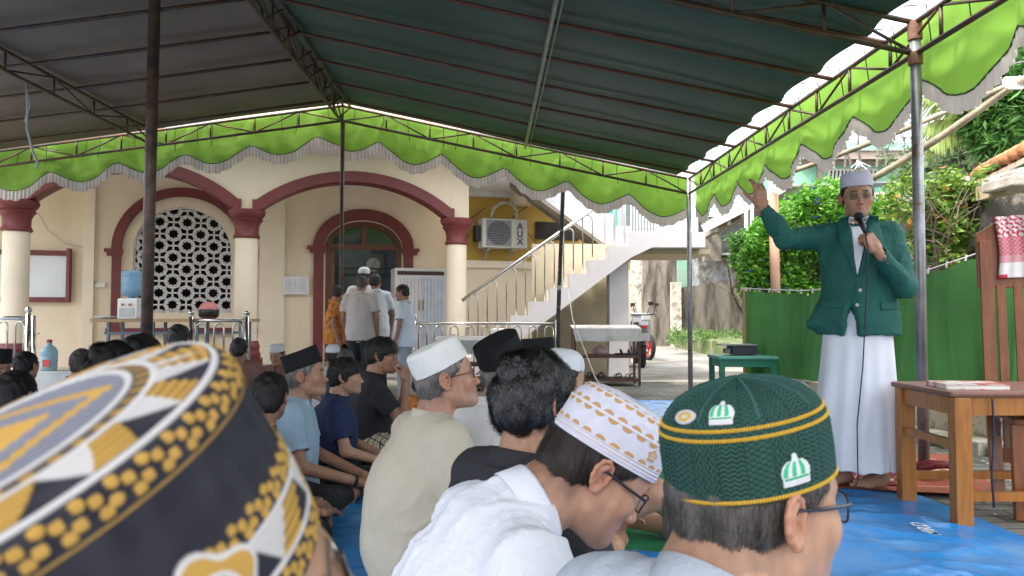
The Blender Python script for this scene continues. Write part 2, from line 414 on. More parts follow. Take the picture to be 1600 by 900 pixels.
def strands(V, N, n, L, wd, dirf, seed=1, curl=0, seg=3, lift=.3, keep=None):
    r = np.random.default_rng(seed); idx = r.integers(0, len(V), n)
    if keep is not None: idx = idx[keep(V[idx])]
    n = len(idx)
    p = V[idx]+r.normal(size=(n, 3))*.0012; nn = N[idx]; d = dirf(p, nn); d = d+r.normal(size=(n, 3))*.22
    d -= nn*(d*nn).sum(1)[:, None]; d /= np.linalg.norm(d, axis=1, keepdims=True)+1e-9
    side = np.cross(d, nn); Ls = L*(.6+.6*r.random(n))[:, None]
    out = []; cur = p.copy(); ph = r.random(n)*6.28
    for i in range(seg+1):
        t = i/seg; w_ = wd*(1-.8*t)
        out += [cur-side*w_, cur+side*w_]
        step = d+nn*(lift*(1-2.2*t))
        if curl: step = step+side*(curl*np.sin(ph+t*5))[:, None]
        cur = cur+step*Ls/seg
    Vs = np.stack(out, 1).reshape(-1, 3); k = 2*(seg+1)
    b = (np.arange(n)*k)[:, None]
    Fs = np.concatenate([b+np.array([2*i, 2*i+1, 2*i+3, 2*i+2]) for i in range(seg)])
    return Vs, Fs
def ringmesh(prof, n, a, b, fn=None, sup=2.3):
    """closed ring surface; prof (m,2): radius factor, height. fn(theta,v,x,y,z)->(height,color)"""
    prof = np.array(prof, float); m = len(prof); th = np.linspace(0, 2*pi, n, endpoint=False)
    e = 2/sup; cx = np.sign(np.sin(th))*np.abs(np.sin(th))**e; cy = np.sign(np.cos(th))*np.abs(np.cos(th))**e   # theta 0 = front, + = towards +X
    X = a*prof[:, 0][None, :]*cx[:, None]; Y = b*prof[:, 0][None, :]*cy[:, None]; Z = np.tile(prof[:, 1], (n, 1))
    V = np.stack([X, Y, Z], -1).reshape(-1, 3)
    i = np.arange(n)[:, None]; j = np.arange(m-1)[None, :]
    F = np.stack([i*m+j, ((i+1) % n)*m+j, ((i+1) % n)*m+j+1, i*m+j+1], -1).reshape(-1, 4)[:, ::-1]
    C = None
    if fn:
        N = vnorm(V, F); s = np.concatenate([[0], np.cumsum(np.hypot(np.diff(prof[:, 0])*a, np.diff(prof[:, 1])))])
        TH = np.repeat(th, m); SS = np.tile(s, n)
        h, C = fn(TH, SS, V); V = V+N*h[:, None]
    return V, F, C
def resamp(prof, m):
    p = np.array(prof, float); s = np.concatenate([[0], np.cumsum(np.hypot(np.diff(p[:, 0])*.09, np.diff(p[:, 1])))])
    t = np.linspace(0, s[-1], m); return np.stack([np.interp(t, s, p[:, 0]), np.interp(t, s, p[:, 1])], 1)
CAPS = {
    'peci': ([(.97, .0), (1.0, .0), (1.0, .03), (.985, .095), (.975, .101), (.95, .099), (.86, .095), (.45, .093), (.02, .093)], .084, .106, 2.2),
    'kopiah': ([(.97, .0), (1.0, .0), (1.0, .03), (.98, .066), (.95, .074), (.84, .082), (.45, .089), (.02, .09)], .083, .103, 2.2),
    'tall': ([(.97, .0), (1.0, .0), (.995, .03), (.965, .075), (.92, .084), (.84, .088), (.5, .09), (.02, .091)], .083, .103, 2.2),
    'skull': ([(.98, -.006), (1.0, .0), (1.0, .02), (.96, .042), (.85, .062), (.65, .077), (.35, .086), (.02, .088)], .083, .101, 2.0),
}
def hand_mesh(M4, side, curl=(15, 15, 15, 15), tcurl=20, tout=45, spread=4, res=.003, fore=.04, splay=None):
    """wrist origin, +Y fingers, +Z back of hand; side=+1: thumb at +X"""
    S = SDF()
    S.cap((0, -fore, 0), (0, .01, 0), .026, .0245, k=.01)
    S.box((0, .048, -.001), (.032, .038, .007), r=.008, k=.02)
    S.ball((side*.026, .028, -.008), .017, k=.02); S.ball((-side*.024, .03, -.008), .014, k=.02)
    xs = [.031, .0105, -.0105, -.0305]; L1 = [.041, .046, .042, .033]; L2 = [.026, .03, .027, .02]; L3 = [.02, .022, .021, .018]
    y0 = [.082, .087, .084, .076]
    for i in range(4):
        base = np.array([side*xs[i], y0[i], 0]); yaw = R((1.5-i)*spread if splay is None else splay[i])*side
        ang = 0; p = base; c = curl[i]; rr = [.0093, .0086, .0077, .0066]
        if i == 3: rr = [q*.88 for q in rr]
        S.cap(base-np.array([0, .03, 0]), base, .0085, rr[0], k=.008)
        for Ls, mul, q in ((L1[i], 1, 0), (L2[i], 1.15, 1), (L3[i], .8, 2)):
            ang += R(c*mul); d = np.array([sin(yaw)*cos(ang), cos(yaw)*cos(ang), -sin(ang)]); p2 = p+d*Ls
            S.cap(p, p2, rr[q], rr[q+1], k=.003); p = p2
    a = R(tout); p = np.array([side*.024, .022, -.006]); d = np.array([side*sin(a), cos(a), -.25]); d /= np.linalg.norm(d)
    p2 = p+d*.036; S.cap(p, p2, .0135, .0108, k=.01)
    for Ls, r0, r1 in ((.03, .0108, .0095), (.024, .0095, .0078)):
        t = R(tcurl); d = d+np.array([-side*sin(t)*.9, .25*sin(t), -sin(t)*.6]); d /= np.linalg.norm(d); p3 = p2+d*Ls; S.cap(p2, p3, r0, r1, k=.003); p2 = p3
    V, F = S.mesh(res); M4 = np.array(M4)
    return V@M4[:3, :3].T+M4[:3, 3], F
def foot_mesh(M4, side, res=.004):
    """ankle origin, +Y toes, +Z up; side +1: big toe at +X"""
    S = SDF()
    S.cap((0, -.01, .05), (0, 0, 0), .036, .036, k=.02); S.ball((0, -.045, -.04), .028, k=.03)
    S.cap((0, 0, -.02), (side*.01, .1, -.05), .036, .022, k=.04); S.cap((-side*.02, .0, -.05), (-side*.022, .09, -.056), .022, .017, k=.03)
    S.ball((side*.022, .105, -.052), .022, k=.02)
    for i, (x, L_, r_) in enumerate(((.03, .055, .0125), (.009, .052, .009), (-.008, .045, .0085), (-.023, .036, .008), (-.037, .026, .0078))):
        S.cap((side*x*.9, .105-.012*i, -.056), (side*x*1.05, .118+L_-.055+.03-.012*i, -.062), r_, r_*.95, k=.004)
    V, F = S.mesh(res); M4 = np.array(M4); return V@M4[:3, :3].T+M4[:3, 3], F
def frame(o, y, z):
    """4x4 with origin o, +Y along y, +Z near z"""
    y = Vector(y).normalized(); z = Vector(z); x = y.cross(z).normalized(); z = x.cross(y)
    m = np.eye(4); m[:3, 0] = x; m[:3, 1] = y; m[:3, 2] = z; m[:3, 3] = o; return m
def collar(nb, axis, mat, parent, Rr=.068, h=.032, style='fold', front=(0, 1, 0), gap=18, lay=.045, tip=.03, n=48, th=.002, sh=(0, 0, 0)):
    ax_ = Vector(axis).normalized(); f = Vector(front); f = (f-ax_*f.dot(ax_)).normalized(); x = f.cross(ax_); o = Vector(nb)+Vector(sh)
    V = []; prof0 = [(Rr+.002, -.012), (Rr, 0), (Rr-.003, h)]
    if style == 'fold': prof = prof0+[(Rr+.001, h+.003), (Rr+.006, h-.002), (Rr+.012, h*.35), (Rr+.019, -.010)]
    else: prof = prof0
    m = len(prof)
    for i in range(n+1):
        t = R(gap)+(2*pi-2*R(gap))*i/n; g = abs(cos(t/2))   # 1 at the front
        for j, (r_, z) in enumerate(prof):
            k = g**6
            if j >= 5: z = z-tip*k*(j-4)*.6; r_ = r_+.004*k
            z = z-.018*(g**2)*(1 if j >= 1 else 0)
            V.append(o+f*(r_*1.08*cos(t))+x*(r_*sin(t))+ax_*z)
    F = [[i*m+j, (i+1)*m+j, (i+1)*m+j+1, i*m+j+1] for i in range(n) for j in range(m-1)]
    ob = mk('collar', [tuple(v) for v in V], F, mat, parent, smooth=True)
    s = ob.modifiers.new('solid', 'SOLIDIFY'); s.thickness = th; return ob
def glasses(Rh, hc, parent, mat, lensmat, wd=.026, ht=.018, fr=.0016, y=.103, temple=True, drop=-.006, tr=None):
    mb = MB(); T = lambda p: tuple(Rh@np.array(p)+hc); lens = MB()
    for s in (-1, 1):
        loop = []
        for i in range(25):
            a = 2*pi*i/24; ca, sa = cos(a), sin(a); q = 2/3.2
            loop.append(T((s*.033+wd*np.sign(ca)*abs(ca)**q, y-.012*((abs(s*.033+wd*ca))/.06)**2*1.2, drop+ht*np.sign(sa)*abs(sa)**q)))
        mb.tube(loop, fr, 6, caps=False); lens.add(loop[:-1], [tuple(range(24))])
        if temple:
            mb.tube([T((s*(.033+wd), y-.014, drop+.008)), T((s*.07, y-.022, drop+.009)), T((s*.0785, .03, .004)), T((s*.0815, -.012, .006)), T((s*.083, -.032, -.012))], (tr or fr)*1.15, 6)
    mb.tube([T((-.009, y-.001, drop+.006)), T((0, y+.001, drop+.009)), T((.009, y-.001, drop+.006))], fr, 6)
    g = mb.build('glasses', mat, parent, smooth=True); lens.build('lens', lensmat, g)
    return g
SKIN = lambda: M('skin', (.4, .22, .14), .48, .1, 30, .12, 260, sss=.12, attr=True, spec=.35)
def person(label, loc, yaw, group=None, s=1.0, skin=(.38, .205, .13), res=.008, hres=.005,
           head=(0, 0, 0), hc=None, nb=None, sc=None, chest=None, waist=None, pelvis=None, shw=.17, fat=0.0,
           arms=None, sleeve='short', shirt=None, fold=.006, collarspec=None, legs='cross', trouser=None, extra=None,
           hair='short', hairmat=None, hairc=(.02, .016, .014), cap=None, capmat=None, captilt=(7, 0), caplift=0.0, capfn=None, gl=None, beard=0, mous=0, stub=None, facefat=1.0,
           feet=True, cat='person', hands=True, neck_r=.055, head_s=1.0, headkw={}, hem=None, hatclip=None, footdir=None, neckhole=.058, neckcut=-.012):
    pelvis = np.array(pelvis if pelvis is not None else (0, 0, .12)); waist = np.array(waist if waist is not None else (0, -.01, .27))
    chest = np.array(chest if chest is not None else (0, .02, .42)); sc = np.array(sc if sc is not None else (0, .03, .535))
    nb = np.array(nb if nb is not None else sc+np.array([0, .015, .045])); hc = np.array(hc if hc is not None else nb+np.array([0, .045, .155]))
    Rh = eul(head[0]-yaw, head[1], head[2])*head_s
    skin = np.array(skin)
    parts = []
    nbl = np.linalg.inv(Rh)@(nb-hc)
    S = head_sdf(nbl+np.array([0, 0, -.01]), neck_r, facefat); V, F = S.mesh(hres)
    C = head_cols(V, skin, beard, mous, hairc=hairc, stub=stub); parts.append((V@Rh.T+hc, F, C))
    # arms and trunk of skin
    B = SDF(); B.cap(sc+[-shw+.05, 0, -.02], sc+[shw-.05, 0, -.02], .045, k=.03); B.ell(chest, (.14+fat, .095+fat, .15), k=.05); B.ell(waist, (.13+fat, .095+fat, .12), k=.05); B.ell(pelvis, (.14, .11, .09), k=.05)
    B.cap(nb+[0, 0, -.02], sc+[0, 0, -.03], neck_r*.85, .06, k=.03)
    if arms is None: arms = {'R': ((.25, .06, .29), (.15, .30, .17), (-.6, .8, -.1)), 'L': ((-.25, .06, .29), (-.15, .30, .17), (.6, .8, -.1))}
    C0 = skin
    for sd_, q in arms.items():
        sg = 1 if sd_ == 'R' else -1; sj = sc+np.array([sg*shw, 0, -.005]); el, wr = np.array(q[0]), np.array(q[1])
        B.cap(sj, el, .045, .037, k=.02); B.cap(el, wr, .038, .0255, k=.02)
        if hands and len(q) > 2 and q[2] is not None:
            hd = np.array(q[2]); kw = dict(q[3]) if len(q) > 3 else {}; up = kw.pop('up', (0, 0, 1)); fl = kw.pop('flip', 1)
            Vh, Fh = hand_mesh(frame(wr, hd, up), -sg*fl, res=max(.003, hres*.75), **kw)
            parts.append((Vh, Fh, skin*np.array([1.02, .98, .96])*(1+.05*wav(Vh, 3, 30)[:, None])))
    ankles = []
    if legs == 'cross':
        kn = [(-.30, .24, .10), (.30, .24, .10)]; an = [(.08, .33, .055), (-.08, .36, .05)]
        for k_, a_ in zip(kn, an):
            sg = np.sign(k_[0]); B.cap((sg*.09, 0, .11), k_, .06, .045, k=.02); B.cap(k_, a_, .045, .033, k=.02)
        if feet:
            for (a_, sg) in zip(an, (-1, 1)):
                Vf, Ff = foot_mesh(frame(a_, (-sg*.9, .45, -.1), (sg*.35, .6, .6)), sg, res=max(.004, hres)); parts.append((Vf, Ff, np.tile(skin*.95, (len(Vf), 1))))
    elif legs == 'stand':
        for sg in (-1, 1):
            B.cap((sg*.09, pelvis[1], pelvis[2]-.03), (sg*.095, pelvis[1]+.01, .46), .075, .05, k=.03); B.cap((sg*.095, pelvis[1]+.01, .46), (sg*.09, pelvis[1]-.01, .09), .052, .036, k=.02)
            if feet:
                Vf, Ff = foot_mesh(frame((sg*.09, pelvis[1]-.01, .072), footdir[sg] if footdir else (sg*.2, 1, 0), (0, 0, 1)), -sg, res=max(.004, hres)); parts.append((Vf, Ff, np.tile(skin*.95, (len(Vf), 1))))
    if extra: extra(B, parts, skin)
    Vb, Fb = B.mesh(res); parts.append((Vb, Fb, skin*(1+.05*wav(Vb, 9, 12)[:, None])))
    V, F, C = merge(parts)
    ob = mk('person', V, F, SKIN(), None, smooth=True, cols=C); ob.location = loc; ob.rotation_euler = (0, 0, -R(yaw)); ob.scale = (s, s, s)
    tag(ob, label, cat, group)
    # ---- shirt
    if shirt:
        T = SDF(); g = .018+fat
        T.ell(chest, (.152+g, .105+g, .165+g*.5), k=.06); T.cap(sc+[-shw+.035, 0, 0], sc+[shw-.035, 0, 0], .062, .062, k=.07)
        T.ell(waist, (.145+g, .11+g, .14), k=.09); T.cap((chest+waist)/2+[0, -.01, 0], pelvis, .11+g, .12+g, k=.08)
        T.ell(pelvis, (.155+g, .125+g, .11), k=.08)
        T.cap(sc+[-.07, -.005, .02], nb+[-.02, -.01, -.012], .05, .045, k=.05); T.cap(sc+[.07, -.005, .02], nb+[.02, -.01, -.012], .05, .045, k=.05)
        if hem: hem(T)
        for sd_, q in arms.items():
            sg = 1 if sd_ == 'R' else -1; sj = sc+np.array([sg*shw, 0, -.005]); el, wr = np.array(q[0]), np.array(q[1])
            if sleeve == 'short':
                t = .72; e2 = sj+(el-sj)*t; T.cap(sj, sj+(el-sj)*.35, .062, .064, k=.05); T.cyl(sj+(el-sj)*.2, e2, .062, .07, k=.03)
                T.cyl(sj+(el-sj)*(t-.08), sj+(el-sj)*(t+.1), .058, .064, k=.004, op='s')
            else:
                w2 = el+(wr-el)*.93
                T.cap(sj, el, .064, .055, k=.05); T.cap(el, el+(w2-el)*.6, .054, .045, k=.02); T.cyl(el+(w2-el)*.3, w2, .050, .04, k=.02)
                T.cyl(el+(w2-el)*.93, el+(w2-el)*1.08, .032, .035, k=.003, op='s')
        ax_ = (hc-nb)+np.array([0, -.03, 0]); ax_ = ax_/np.linalg.norm(ax_)
        T.cyl(nb+ax_*neckcut, nb+ax_*.12, neckhole, neckhole*1.2, k=.01, op='s')
        V, F = T.mesh(res); N = vnorm(V, F)
        V = V+N*((folds(V, int(abs(loc[0])*97)+3, 7, (1, 1, .55))*.62+.42*folds(V, 77, 14, (1, .8, .5))+.26*folds(V, 78, 27, (1, .9, .5))-.2)*fold*1.4)[:, None]
        so_ = mk('shirt', V, F, shirt, ob, smooth=True)
        if collarspec is not False:
            cs = dict(style='fold'); cs.update(collarspec or {}); m_ = cs.pop('mat', shirt)
            fr = np.linalg.inv(eul(0))@np.array([0, 1, 0.])
            collar(nb+ax_*.010+np.array([0, -.006, 0]), ax_, m_, so_, front=cs.pop('front', (0, 1, 0)), **cs)
    if trouser:
        T = SDF(); T.ell(pelvis+[0, 0, -.02], (.165+fat, .135+fat, .1), k=.06)
        if legs == 'cross':
            for k_, a_ in zip(kn, an):
                sg = np.sign(k_[0]); T.cap((sg*.09, 0, .105), k_, .088, .068, k=.05); T.cap(k_, np.array(k_)+(np.array(a_)-k_)*.55, .066, .056, k=.04); T.cyl(k_, np.array(k_)+(np.array(a_)-k_)*.8, .064, .058, k=.03)
        elif legs == 'stand':
            for sg in (-1, 1):
                T.cap((sg*.085, pelvis[1], pelvis[2]-.03), (sg*.095, pelvis[1]+.01, .48), .095, .075, k=.04); T.cyl((sg*.095, pelvis[1]+.01, .48), (sg*.09, pelvis[1]-.01, .07), .078, .07, k=.03)
        V, F = T.mesh(res); N = vnorm(V, F); V = V+N*((folds(V, 21, 7)-.2)*.008)[:, None]
        V[:, 2] = np.maximum(V[:, 2], .004); mk('trousers', V, F, trouser, ob, smooth=True)
    # ---- hair
    hm = hairmat or M('black_hair', (.018, .015, .014), .5, .25, 40, .5, 160, spec=.4, stretch=(1, 1, .3))
    if hair:
        H = hair_sdf(hair, clip=(hatclip if hatclip else ((.043+caplift+.002, math.tan(R(captilt[0]))) if cap else None))); V, F = H.mesh(max(hres*.8, .003)); N = vnorm(V, F)
        amp = {'bowl': .0045, 'curly': .0085}.get(hair, .003); f_ = 17 if hair in ('bowl', 'curly') else 26
        V = V+N*(wav(V, 31, f_, 6, (1, 1, .5))*amp)[:, None]
        vs, fs, n0 = [V@Rh.T+hc], [F], len(V)
        if hres <= .0052:
            def dd(p, nn): return np.stack([p[:, 0]*1.5, -.35-p[:, 1]*2+0*p[:, 0], -.9+0*p[:, 0]], 1)
            def dc(p, nn): return np.stack([np.sin(p[:, 1]*60)*.8+p[:, 0]*4, -.6+np.cos(p[:, 2]*70)*.7, -.5+np.sin(p[:, 0]*80)*.6], 1)
            n_, L_, cu = (30000, .026, 1.3) if hair == 'curly' else ((20000, .013, .0) if hres < .0036 else (7000, .018, .2))
            wd_ = .0009 if hair == 'curly' else (.00055 if hres < .0036 else .0009)
            cl_ = hatclip if hatclip else ((.043+caplift, math.tan(R(captilt[0]))) if cap else None)
            kp = (lambda q: q[:, 2] < cl_[0]+cl_[1]*q[:, 1]-.016) if cl_ else None
            Vs, Fs = strands(V, vnorm(V, F), n_, L_, wd_, dc if hair == 'curly' else dd, curl=cu, seg=4 if cu else 2, keep=kp, lift=.55 if cu > 1 else .3)
            vs.append(Vs@Rh.T+hc); fs.append(Fs+n0)
        mk('hair', np.concatenate(vs), np.concatenate(fs), hm, ob, smooth=True)
    # ---- cap
    if cap:
        prof, a, b, sup = CAPS[cap]; Rc = np.array(Matrix.Rotation(R(captilt[0]), 3, 'X') @ Matrix.Rotation(R(captilt[1]), 3, 'Y'))
        V, F, C = ringmesh(resamp(prof, 40), 72, a, b, None, sup)
        if cap == 'peci': V[:, 2] -= (np.abs(V[:, 0])/.08)**2*.004*(V[:, 2] > .07)
        else: V = V+vnorm(V, F)*(wav(V, 4, 9, 5)*.0016)[:, None]
        V = V@Rc.T+np.array([0, -.006, .043+caplift]); mk('cap', V@Rh.T+hc, F, capmat, ob, smooth=True, autos=35)
    if gl: glasses(Rh, hc, ob, gl[0], gl[1], **(gl[2] if len(gl) > 2 else {}))
    ob['_x'] = 0; del ob['_x']
    return ob, Rh, hc
# ================================================================== ground
def sheet(name, x0, x1, y0, y1, z, mat, nx=2, ny=2, zf=None):
    X, Y = np.meshgrid(np.linspace(x0, x1, nx), np.linspace(y0, y1, ny), indexing='ij')
    Z = np.full(X.shape, z); V = np.stack([X, Y, Z], -1).reshape(-1, 3)
    if zf is not None: V[:, 2] += zf(V)
    return tag(mk(name, V, grid(nx, ny), mat, None, smooth=nx > 2), kind='structure')
def paving_mat():
    m = M('paving_blocks', (.2, .19, .17), .85, .35, 1.3, .5, 45, dirt=(.07, .075, .05), ds=1.6, dd=(.48, .7)); n = m.node_tree.nodes; l = m.node_tree.links; b = n['Principled BSDF']
    br = n.new('ShaderNodeTexBrick'); br.inputs['Scale'].default_value = 1; br.inputs['Brick Width'].default_value = .21; br.inputs['Row Height'].default_value = .105; br.inputs['Mortar Size'].default_value = .007
    br.inputs['Color1'].default_value = (1.1, 1.08, 1.02, 1); br.inputs['Color2'].default_value = (.78, .76, .72, 1); br.inputs['Mortar'].default_value = (.28, .3, .2, 1)
    t = n.new('ShaderNodeTexCoord'); nz = n.new('ShaderNodeTexNoise'); nz.inputs['Scale'].default_value = 3; mv = n.new('ShaderNodeVectorMath'); mv.operation = 'MULTIPLY_ADD'; mv.inputs[1].default_value = (.03, .03, 0)
    l.new(t.outputs['Object'], nz.inputs[0]); l.new(nz.outputs['Color'], mv.inputs[0]); l.new(t.outputs['Object'], mv.inputs[2]); l.new(mv.outputs[0], br.inputs[0])
    src = b.inputs['Base Color'].links[0].from_socket; v = n.new('ShaderNodeVectorMath'); v.operation = 'MULTIPLY'; l.new(src, v.inputs[0]); l.new(br.outputs['Color'], v.inputs[1]); l.new(v.outputs[0], b.inputs['Base Color'])
    bp = n.new('ShaderNodeBump'); bp.inputs['Strength'].default_value = .8; bp.inputs['Distance'].default_value = .01; bp.invert = True; l.new(br.outputs['Fac'], bp.inputs['Height'])
    old = b.inputs['Normal'].links[0].from_socket; l.new(old, bp.inputs['Normal']); l.new(bp.outputs[0], b.inputs['Normal'])
    return m
sheet('ground', -300, 300, -60, 600, 0, paving_mat())
conc = M('old_concrete', (.25, .235, .21), .9, .3, 1.2, .4, 30, dirt=(.16, .14, .1), ds=1.5)
sheet('alley_pavement', 1.35, 6.0, 10.6, 40, .006, conc)
# veranda floor slab
tile = M('floor_tile', (.5, .47, .42), .3, .1, 3, .05)
# ================================================================== mosque
FX, FY = -.914, 12.15; PHI = math.atan(.32); UD = np.array([cos(PHI), sin(PHI), 0]); WD = np.array([-sin(PHI), cos(PHI), 0])
def FW(u, w_, z): return tuple(np.array([FX, FY, 0])+UD*u+WD*w_+np.array([0, 0, z]))
def Fuz(px, py, w_=0):
    d = ray(px, py); o = np.array([0, 0, CAMH]); q = np.array([FX, FY, 0])+WD*w_; t = ((q-o)@WD)/(d@WD); p = o+d*t
    return (p-q)@UD, p[2]
cream = M('cream_wall', (.82, .69, .51), .75, .07, 1.1, .12, 25, dirt=(.68, .55, .39), ds=1.1, dd=(.47, .75), stretch=(1, 1, .45))
cream2 = M('cream_plaster_trim', (.82, .71, .55), .7, .06, 2, .1, 25)
yel = M('mustard_wall', (.52, .33, .07), .75, .12, 1.2, .15, 25, dirt=(.38, .25, .08), ds=1.4, dd=(.5, .75))
maroon = M('maroon_paint', (.17, .035, .035), .45, .12, 5, .08, 40)
white = M('white_plaster', (.72, .70, .68), .7, .06, 2, .1, 25, dirt=(.5, .48, .45), ds=2, dd=(.55, .8))
stairw = M('white_tile_stair', (.52, .49, .50), .4, .06, 2, .05, 25, dirt=(.45, .42, .4), ds=3, dd=(.55, .8))
darkin = M('dark_interior', (.06, .075, .1), .8, .1, 2)
B = empty('mosque_building', (0, 0, 0), 0, 'cream mosque front with maroon arches and star lattice window', 'building')
colu = [Fuz(25, 400)[0], Fuz(385, 400)[0], 0.0]
SP = (colu[2]-colu[0])/2
uA = [colu[0]-SP, colu[0], colu[1], 0.0]
ZC = 2.53
def arch_z(t, rise=.51):   # t in 0..1 across the bay, flat feet at either end
    x = abs(t-.5)*2
    e = .88
    if x > e: return 0
    Rr = (e*e*(SP/2)**2+rise**2)/(2*rise); return math.sqrt(max(Rr**2-(x*SP/2)**2, 0))-(Rr-rise)
def wall_strip(mb, us, zlo, zhi, w0, w1):
    """solid wall between w0,w1 with lower profile zlo(u), upper zhi(u)"""
    vs = []; n = len(us)
    for u in us:
        a, b = zlo(u), zhi(u)
        vs += [FW(u, w0, a), FW(u, w0, b), FW(u, w1, b), FW(u, w1, a)]
    fs = []
    for i in range(n-1):
        o = i*4
        for k in range(4): fs.append((o+k, o+4+k, o+4+(k+1) % 4, o+(k+1) % 4))
    fs += [(0, 1, 2, 3), tuple((n-1)*4+k for k in (3, 2, 1, 0))]
    mb.add(vs, fs)
# arcade wall above columns
mb = MB(); tr = MB()
for i in range(3):
    a, b = uA[i], uA[i+1]; us = np.linspace(a, b, 41)
    f = lambda u: ZC+.02+arch_z((u-a)/(b-a))
    wall_strip(mb, us, f, lambda u: 4.6, -.14, .14)
    # trim band: outer edge offset
    pts = [(u, f(u)) for u in us[1:-1]]
    n = len(pts); vs = []
    for k, (u, z) in enumerate(pts):
        p0 = np.array(pts[max(k-1, 0)]); p1 = np.array(pts[min(k+1, n-1)]); d = p1-p0; d /= np.linalg.norm(d); nn = np.array([-d[1], d[0]])
        q = np.array([u, z]); o = q+nn*.15; o[1] = max(o[1], ZC+.13)
        vs += [FW(q[0], -.2, q[1]-.012), FW(o[0], -.2, o[1]), FW(o[0], -.139, o[1]), FW(q[0], .15, q[1]-.012)]
    fs = []
    for k in range(n-1):
        o = k*4
        for j in range(4): fs.append((o+j, o+4+j, o+4+(j+1) % 4, o+(j+1) % 4))
    fs += [(0, 1, 2, 3), tuple((n-1)*4+k for k in (3, 2, 1, 0))]
    tr.add(vs, fs)
mb.box(FW(.02, 0, 3.56), (.3, .29, 2.1), rz=PHI); mb.build('arcade_wall', cream, B)
tr.build('arch_trim', maroon, B)
for u in uA[1:]:
    c = MB(); c.lathe([(.165, .0), (.165, 2.16)], FW(u, 0, 0)[:2]+(.0,), 28); c.build('column', cream2, B, autos=40)
    c = MB(); c.lathe([(.18, 2.12), (.2, 2.14), (.185, 2.17), (.17, 2.2), (.175, 2.3), (.2, 2.36), (.24, 2.4), (.215, 2.42), (.25, 2.46), (.27, 2.5), (.27, 2.548)], FW(u, 0, 0)[:2]+(0,), 28); c.build('capital', maroon, B, autos=40)
    c = MB(); c.box(FW(u, 0, .06), (.5, .5, .5), rz=PHI); c.box(FW(u, 0, .34), (.44, .44, .08), rz=PHI); c.lathe([(.23, .38), (.2, .42), (.21, .5), (.18, .58)], FW(u, 0, 0)[:2]+(0,), 24); c.build('pedestal', maroon, B, bev=.01)
# back wall w=1.9
WB = 1.9
uw0, _ = Fuz(207, 450, WB); uw1, _ = Fuz(362, 450, WB); _, zsill = Fuz(285, 489, WB); _, zwt = Fuz(285, 323, WB)
ud0, _ = Fuz(508, 450, WB); ud1, _ = Fuz(627, 450, WB); _, zdt = Fuz(566, 346, WB); _, ztran = Fuz(566, 391, WB)
wc, wr = (uw0+uw1)/2, (uw1-uw0)/2; dc, dr = (ud0+ud1)/2, (ud1-ud0)/2
zws = zwt-wr*.98; zds = ztran+.06
FLZ = .12
def win_top(u): return zws+math.sqrt(max(1-((u-wc)/wr)**2, 0))*(zwt-zws)
def door_top(u): return zds+math.sqrt(max(1-((u-dc)/dr)**2, 0))*(zdt-zds)
mb = MB(); top = lambda u: 3.4
uL = Fuz(-60, 400, WB)[0]
wall_strip(mb, [uL-2.5, uw0], lambda u: 0, top, WB, WB+.2)
wall_strip(mb, [uw0, uw1], lambda u: 0, lambda u: zsill, WB, WB+.2)
wall_strip(mb, list(wc-wr*np.cos(np.linspace(0, pi, 33))), win_top, top, WB, WB+.2)
wall_strip(mb, [uw1, ud0], lambda u: 0, top, WB, WB+.2)
wall_strip(mb, list(dc-dr*np.cos(np.linspace(0, pi, 33))), door_top, top, WB, WB+.2)
wall_strip(mb, [ud1, .35], lambda u: 0, top, WB, WB+.2)
mb.build('back_wall', cream, B)
# pilasters
for px in (140, 425): mb = MB(); u = Fuz(px, 400, WB)[0]; mb.box(FW(u, WB-.03, 1.7), (.16 if px == 140 else .42, .1, 3.4), rz=PHI); mb.build('pilaster', cream2, B)
mb = MB(); wall_strip(mb, [uL-2.5, .35], lambda u: 3.3, lambda u: 3.38, .1, WB+.2); mb.build('veranda_ceiling', white, B)
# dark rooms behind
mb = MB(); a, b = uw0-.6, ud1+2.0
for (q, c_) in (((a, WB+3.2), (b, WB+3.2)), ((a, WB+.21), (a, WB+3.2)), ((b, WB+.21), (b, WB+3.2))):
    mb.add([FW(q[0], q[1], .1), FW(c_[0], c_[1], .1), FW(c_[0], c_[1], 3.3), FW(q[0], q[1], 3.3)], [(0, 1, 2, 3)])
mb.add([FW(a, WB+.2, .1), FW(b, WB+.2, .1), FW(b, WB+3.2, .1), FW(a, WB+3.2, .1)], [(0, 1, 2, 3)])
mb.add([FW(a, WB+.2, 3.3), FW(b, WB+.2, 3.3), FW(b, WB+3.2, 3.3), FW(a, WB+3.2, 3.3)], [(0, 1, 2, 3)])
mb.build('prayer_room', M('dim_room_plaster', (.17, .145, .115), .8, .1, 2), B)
# lattice window
lat = MB(); cs = (uw1-uw0)/3.62; th_ = .033
def inside(u, z): return uw0-.02 < u < uw1+.02 and zsill-.02 < z < (win_top(min(max(u, uw0), uw1)) if zsill < z else 99)
wl = WB+.06
def lbar(p, q):
    m = ((p[0]+q[0])/2, (p[1]+q[1])/2)
    if inside(*m): lat.bar(FW(p[0], wl, p[1]), FW(q[0], wl, q[1]), .024, .05, up=tuple(WD))
for r_ in range(-1, 10):
    for c_ in range(-1, 6):
        u0 = uw0+(c_+.5*(r_ % 2))*cs+.18; z0 = zsill+.14+r_*cs*.47
        for k in range(8):
            a0 = k*pi/4; a1 = a0+pi/8; a2 = a0+pi/4
            t = (u0+.30*cs*cos(a0), z0+.29*cs*sin(a0)); v = (u0+.175*cs*cos(a1), z0+.17*cs*sin(a1)); t2 = (u0+.30*cs*cos(a2), z0+.29*cs*sin(a2)); lbar(t, v); lbar(v, t2)
            if k % 2 == 0: lbar(t, (u0+.5*cs*cos(a0), z0+.47*cs*sin(a0)))
            else: lbar(t, (u0+.36*cs*cos(a0), z0+.34*cs*sin(a0)))
            lbar(t, t2)
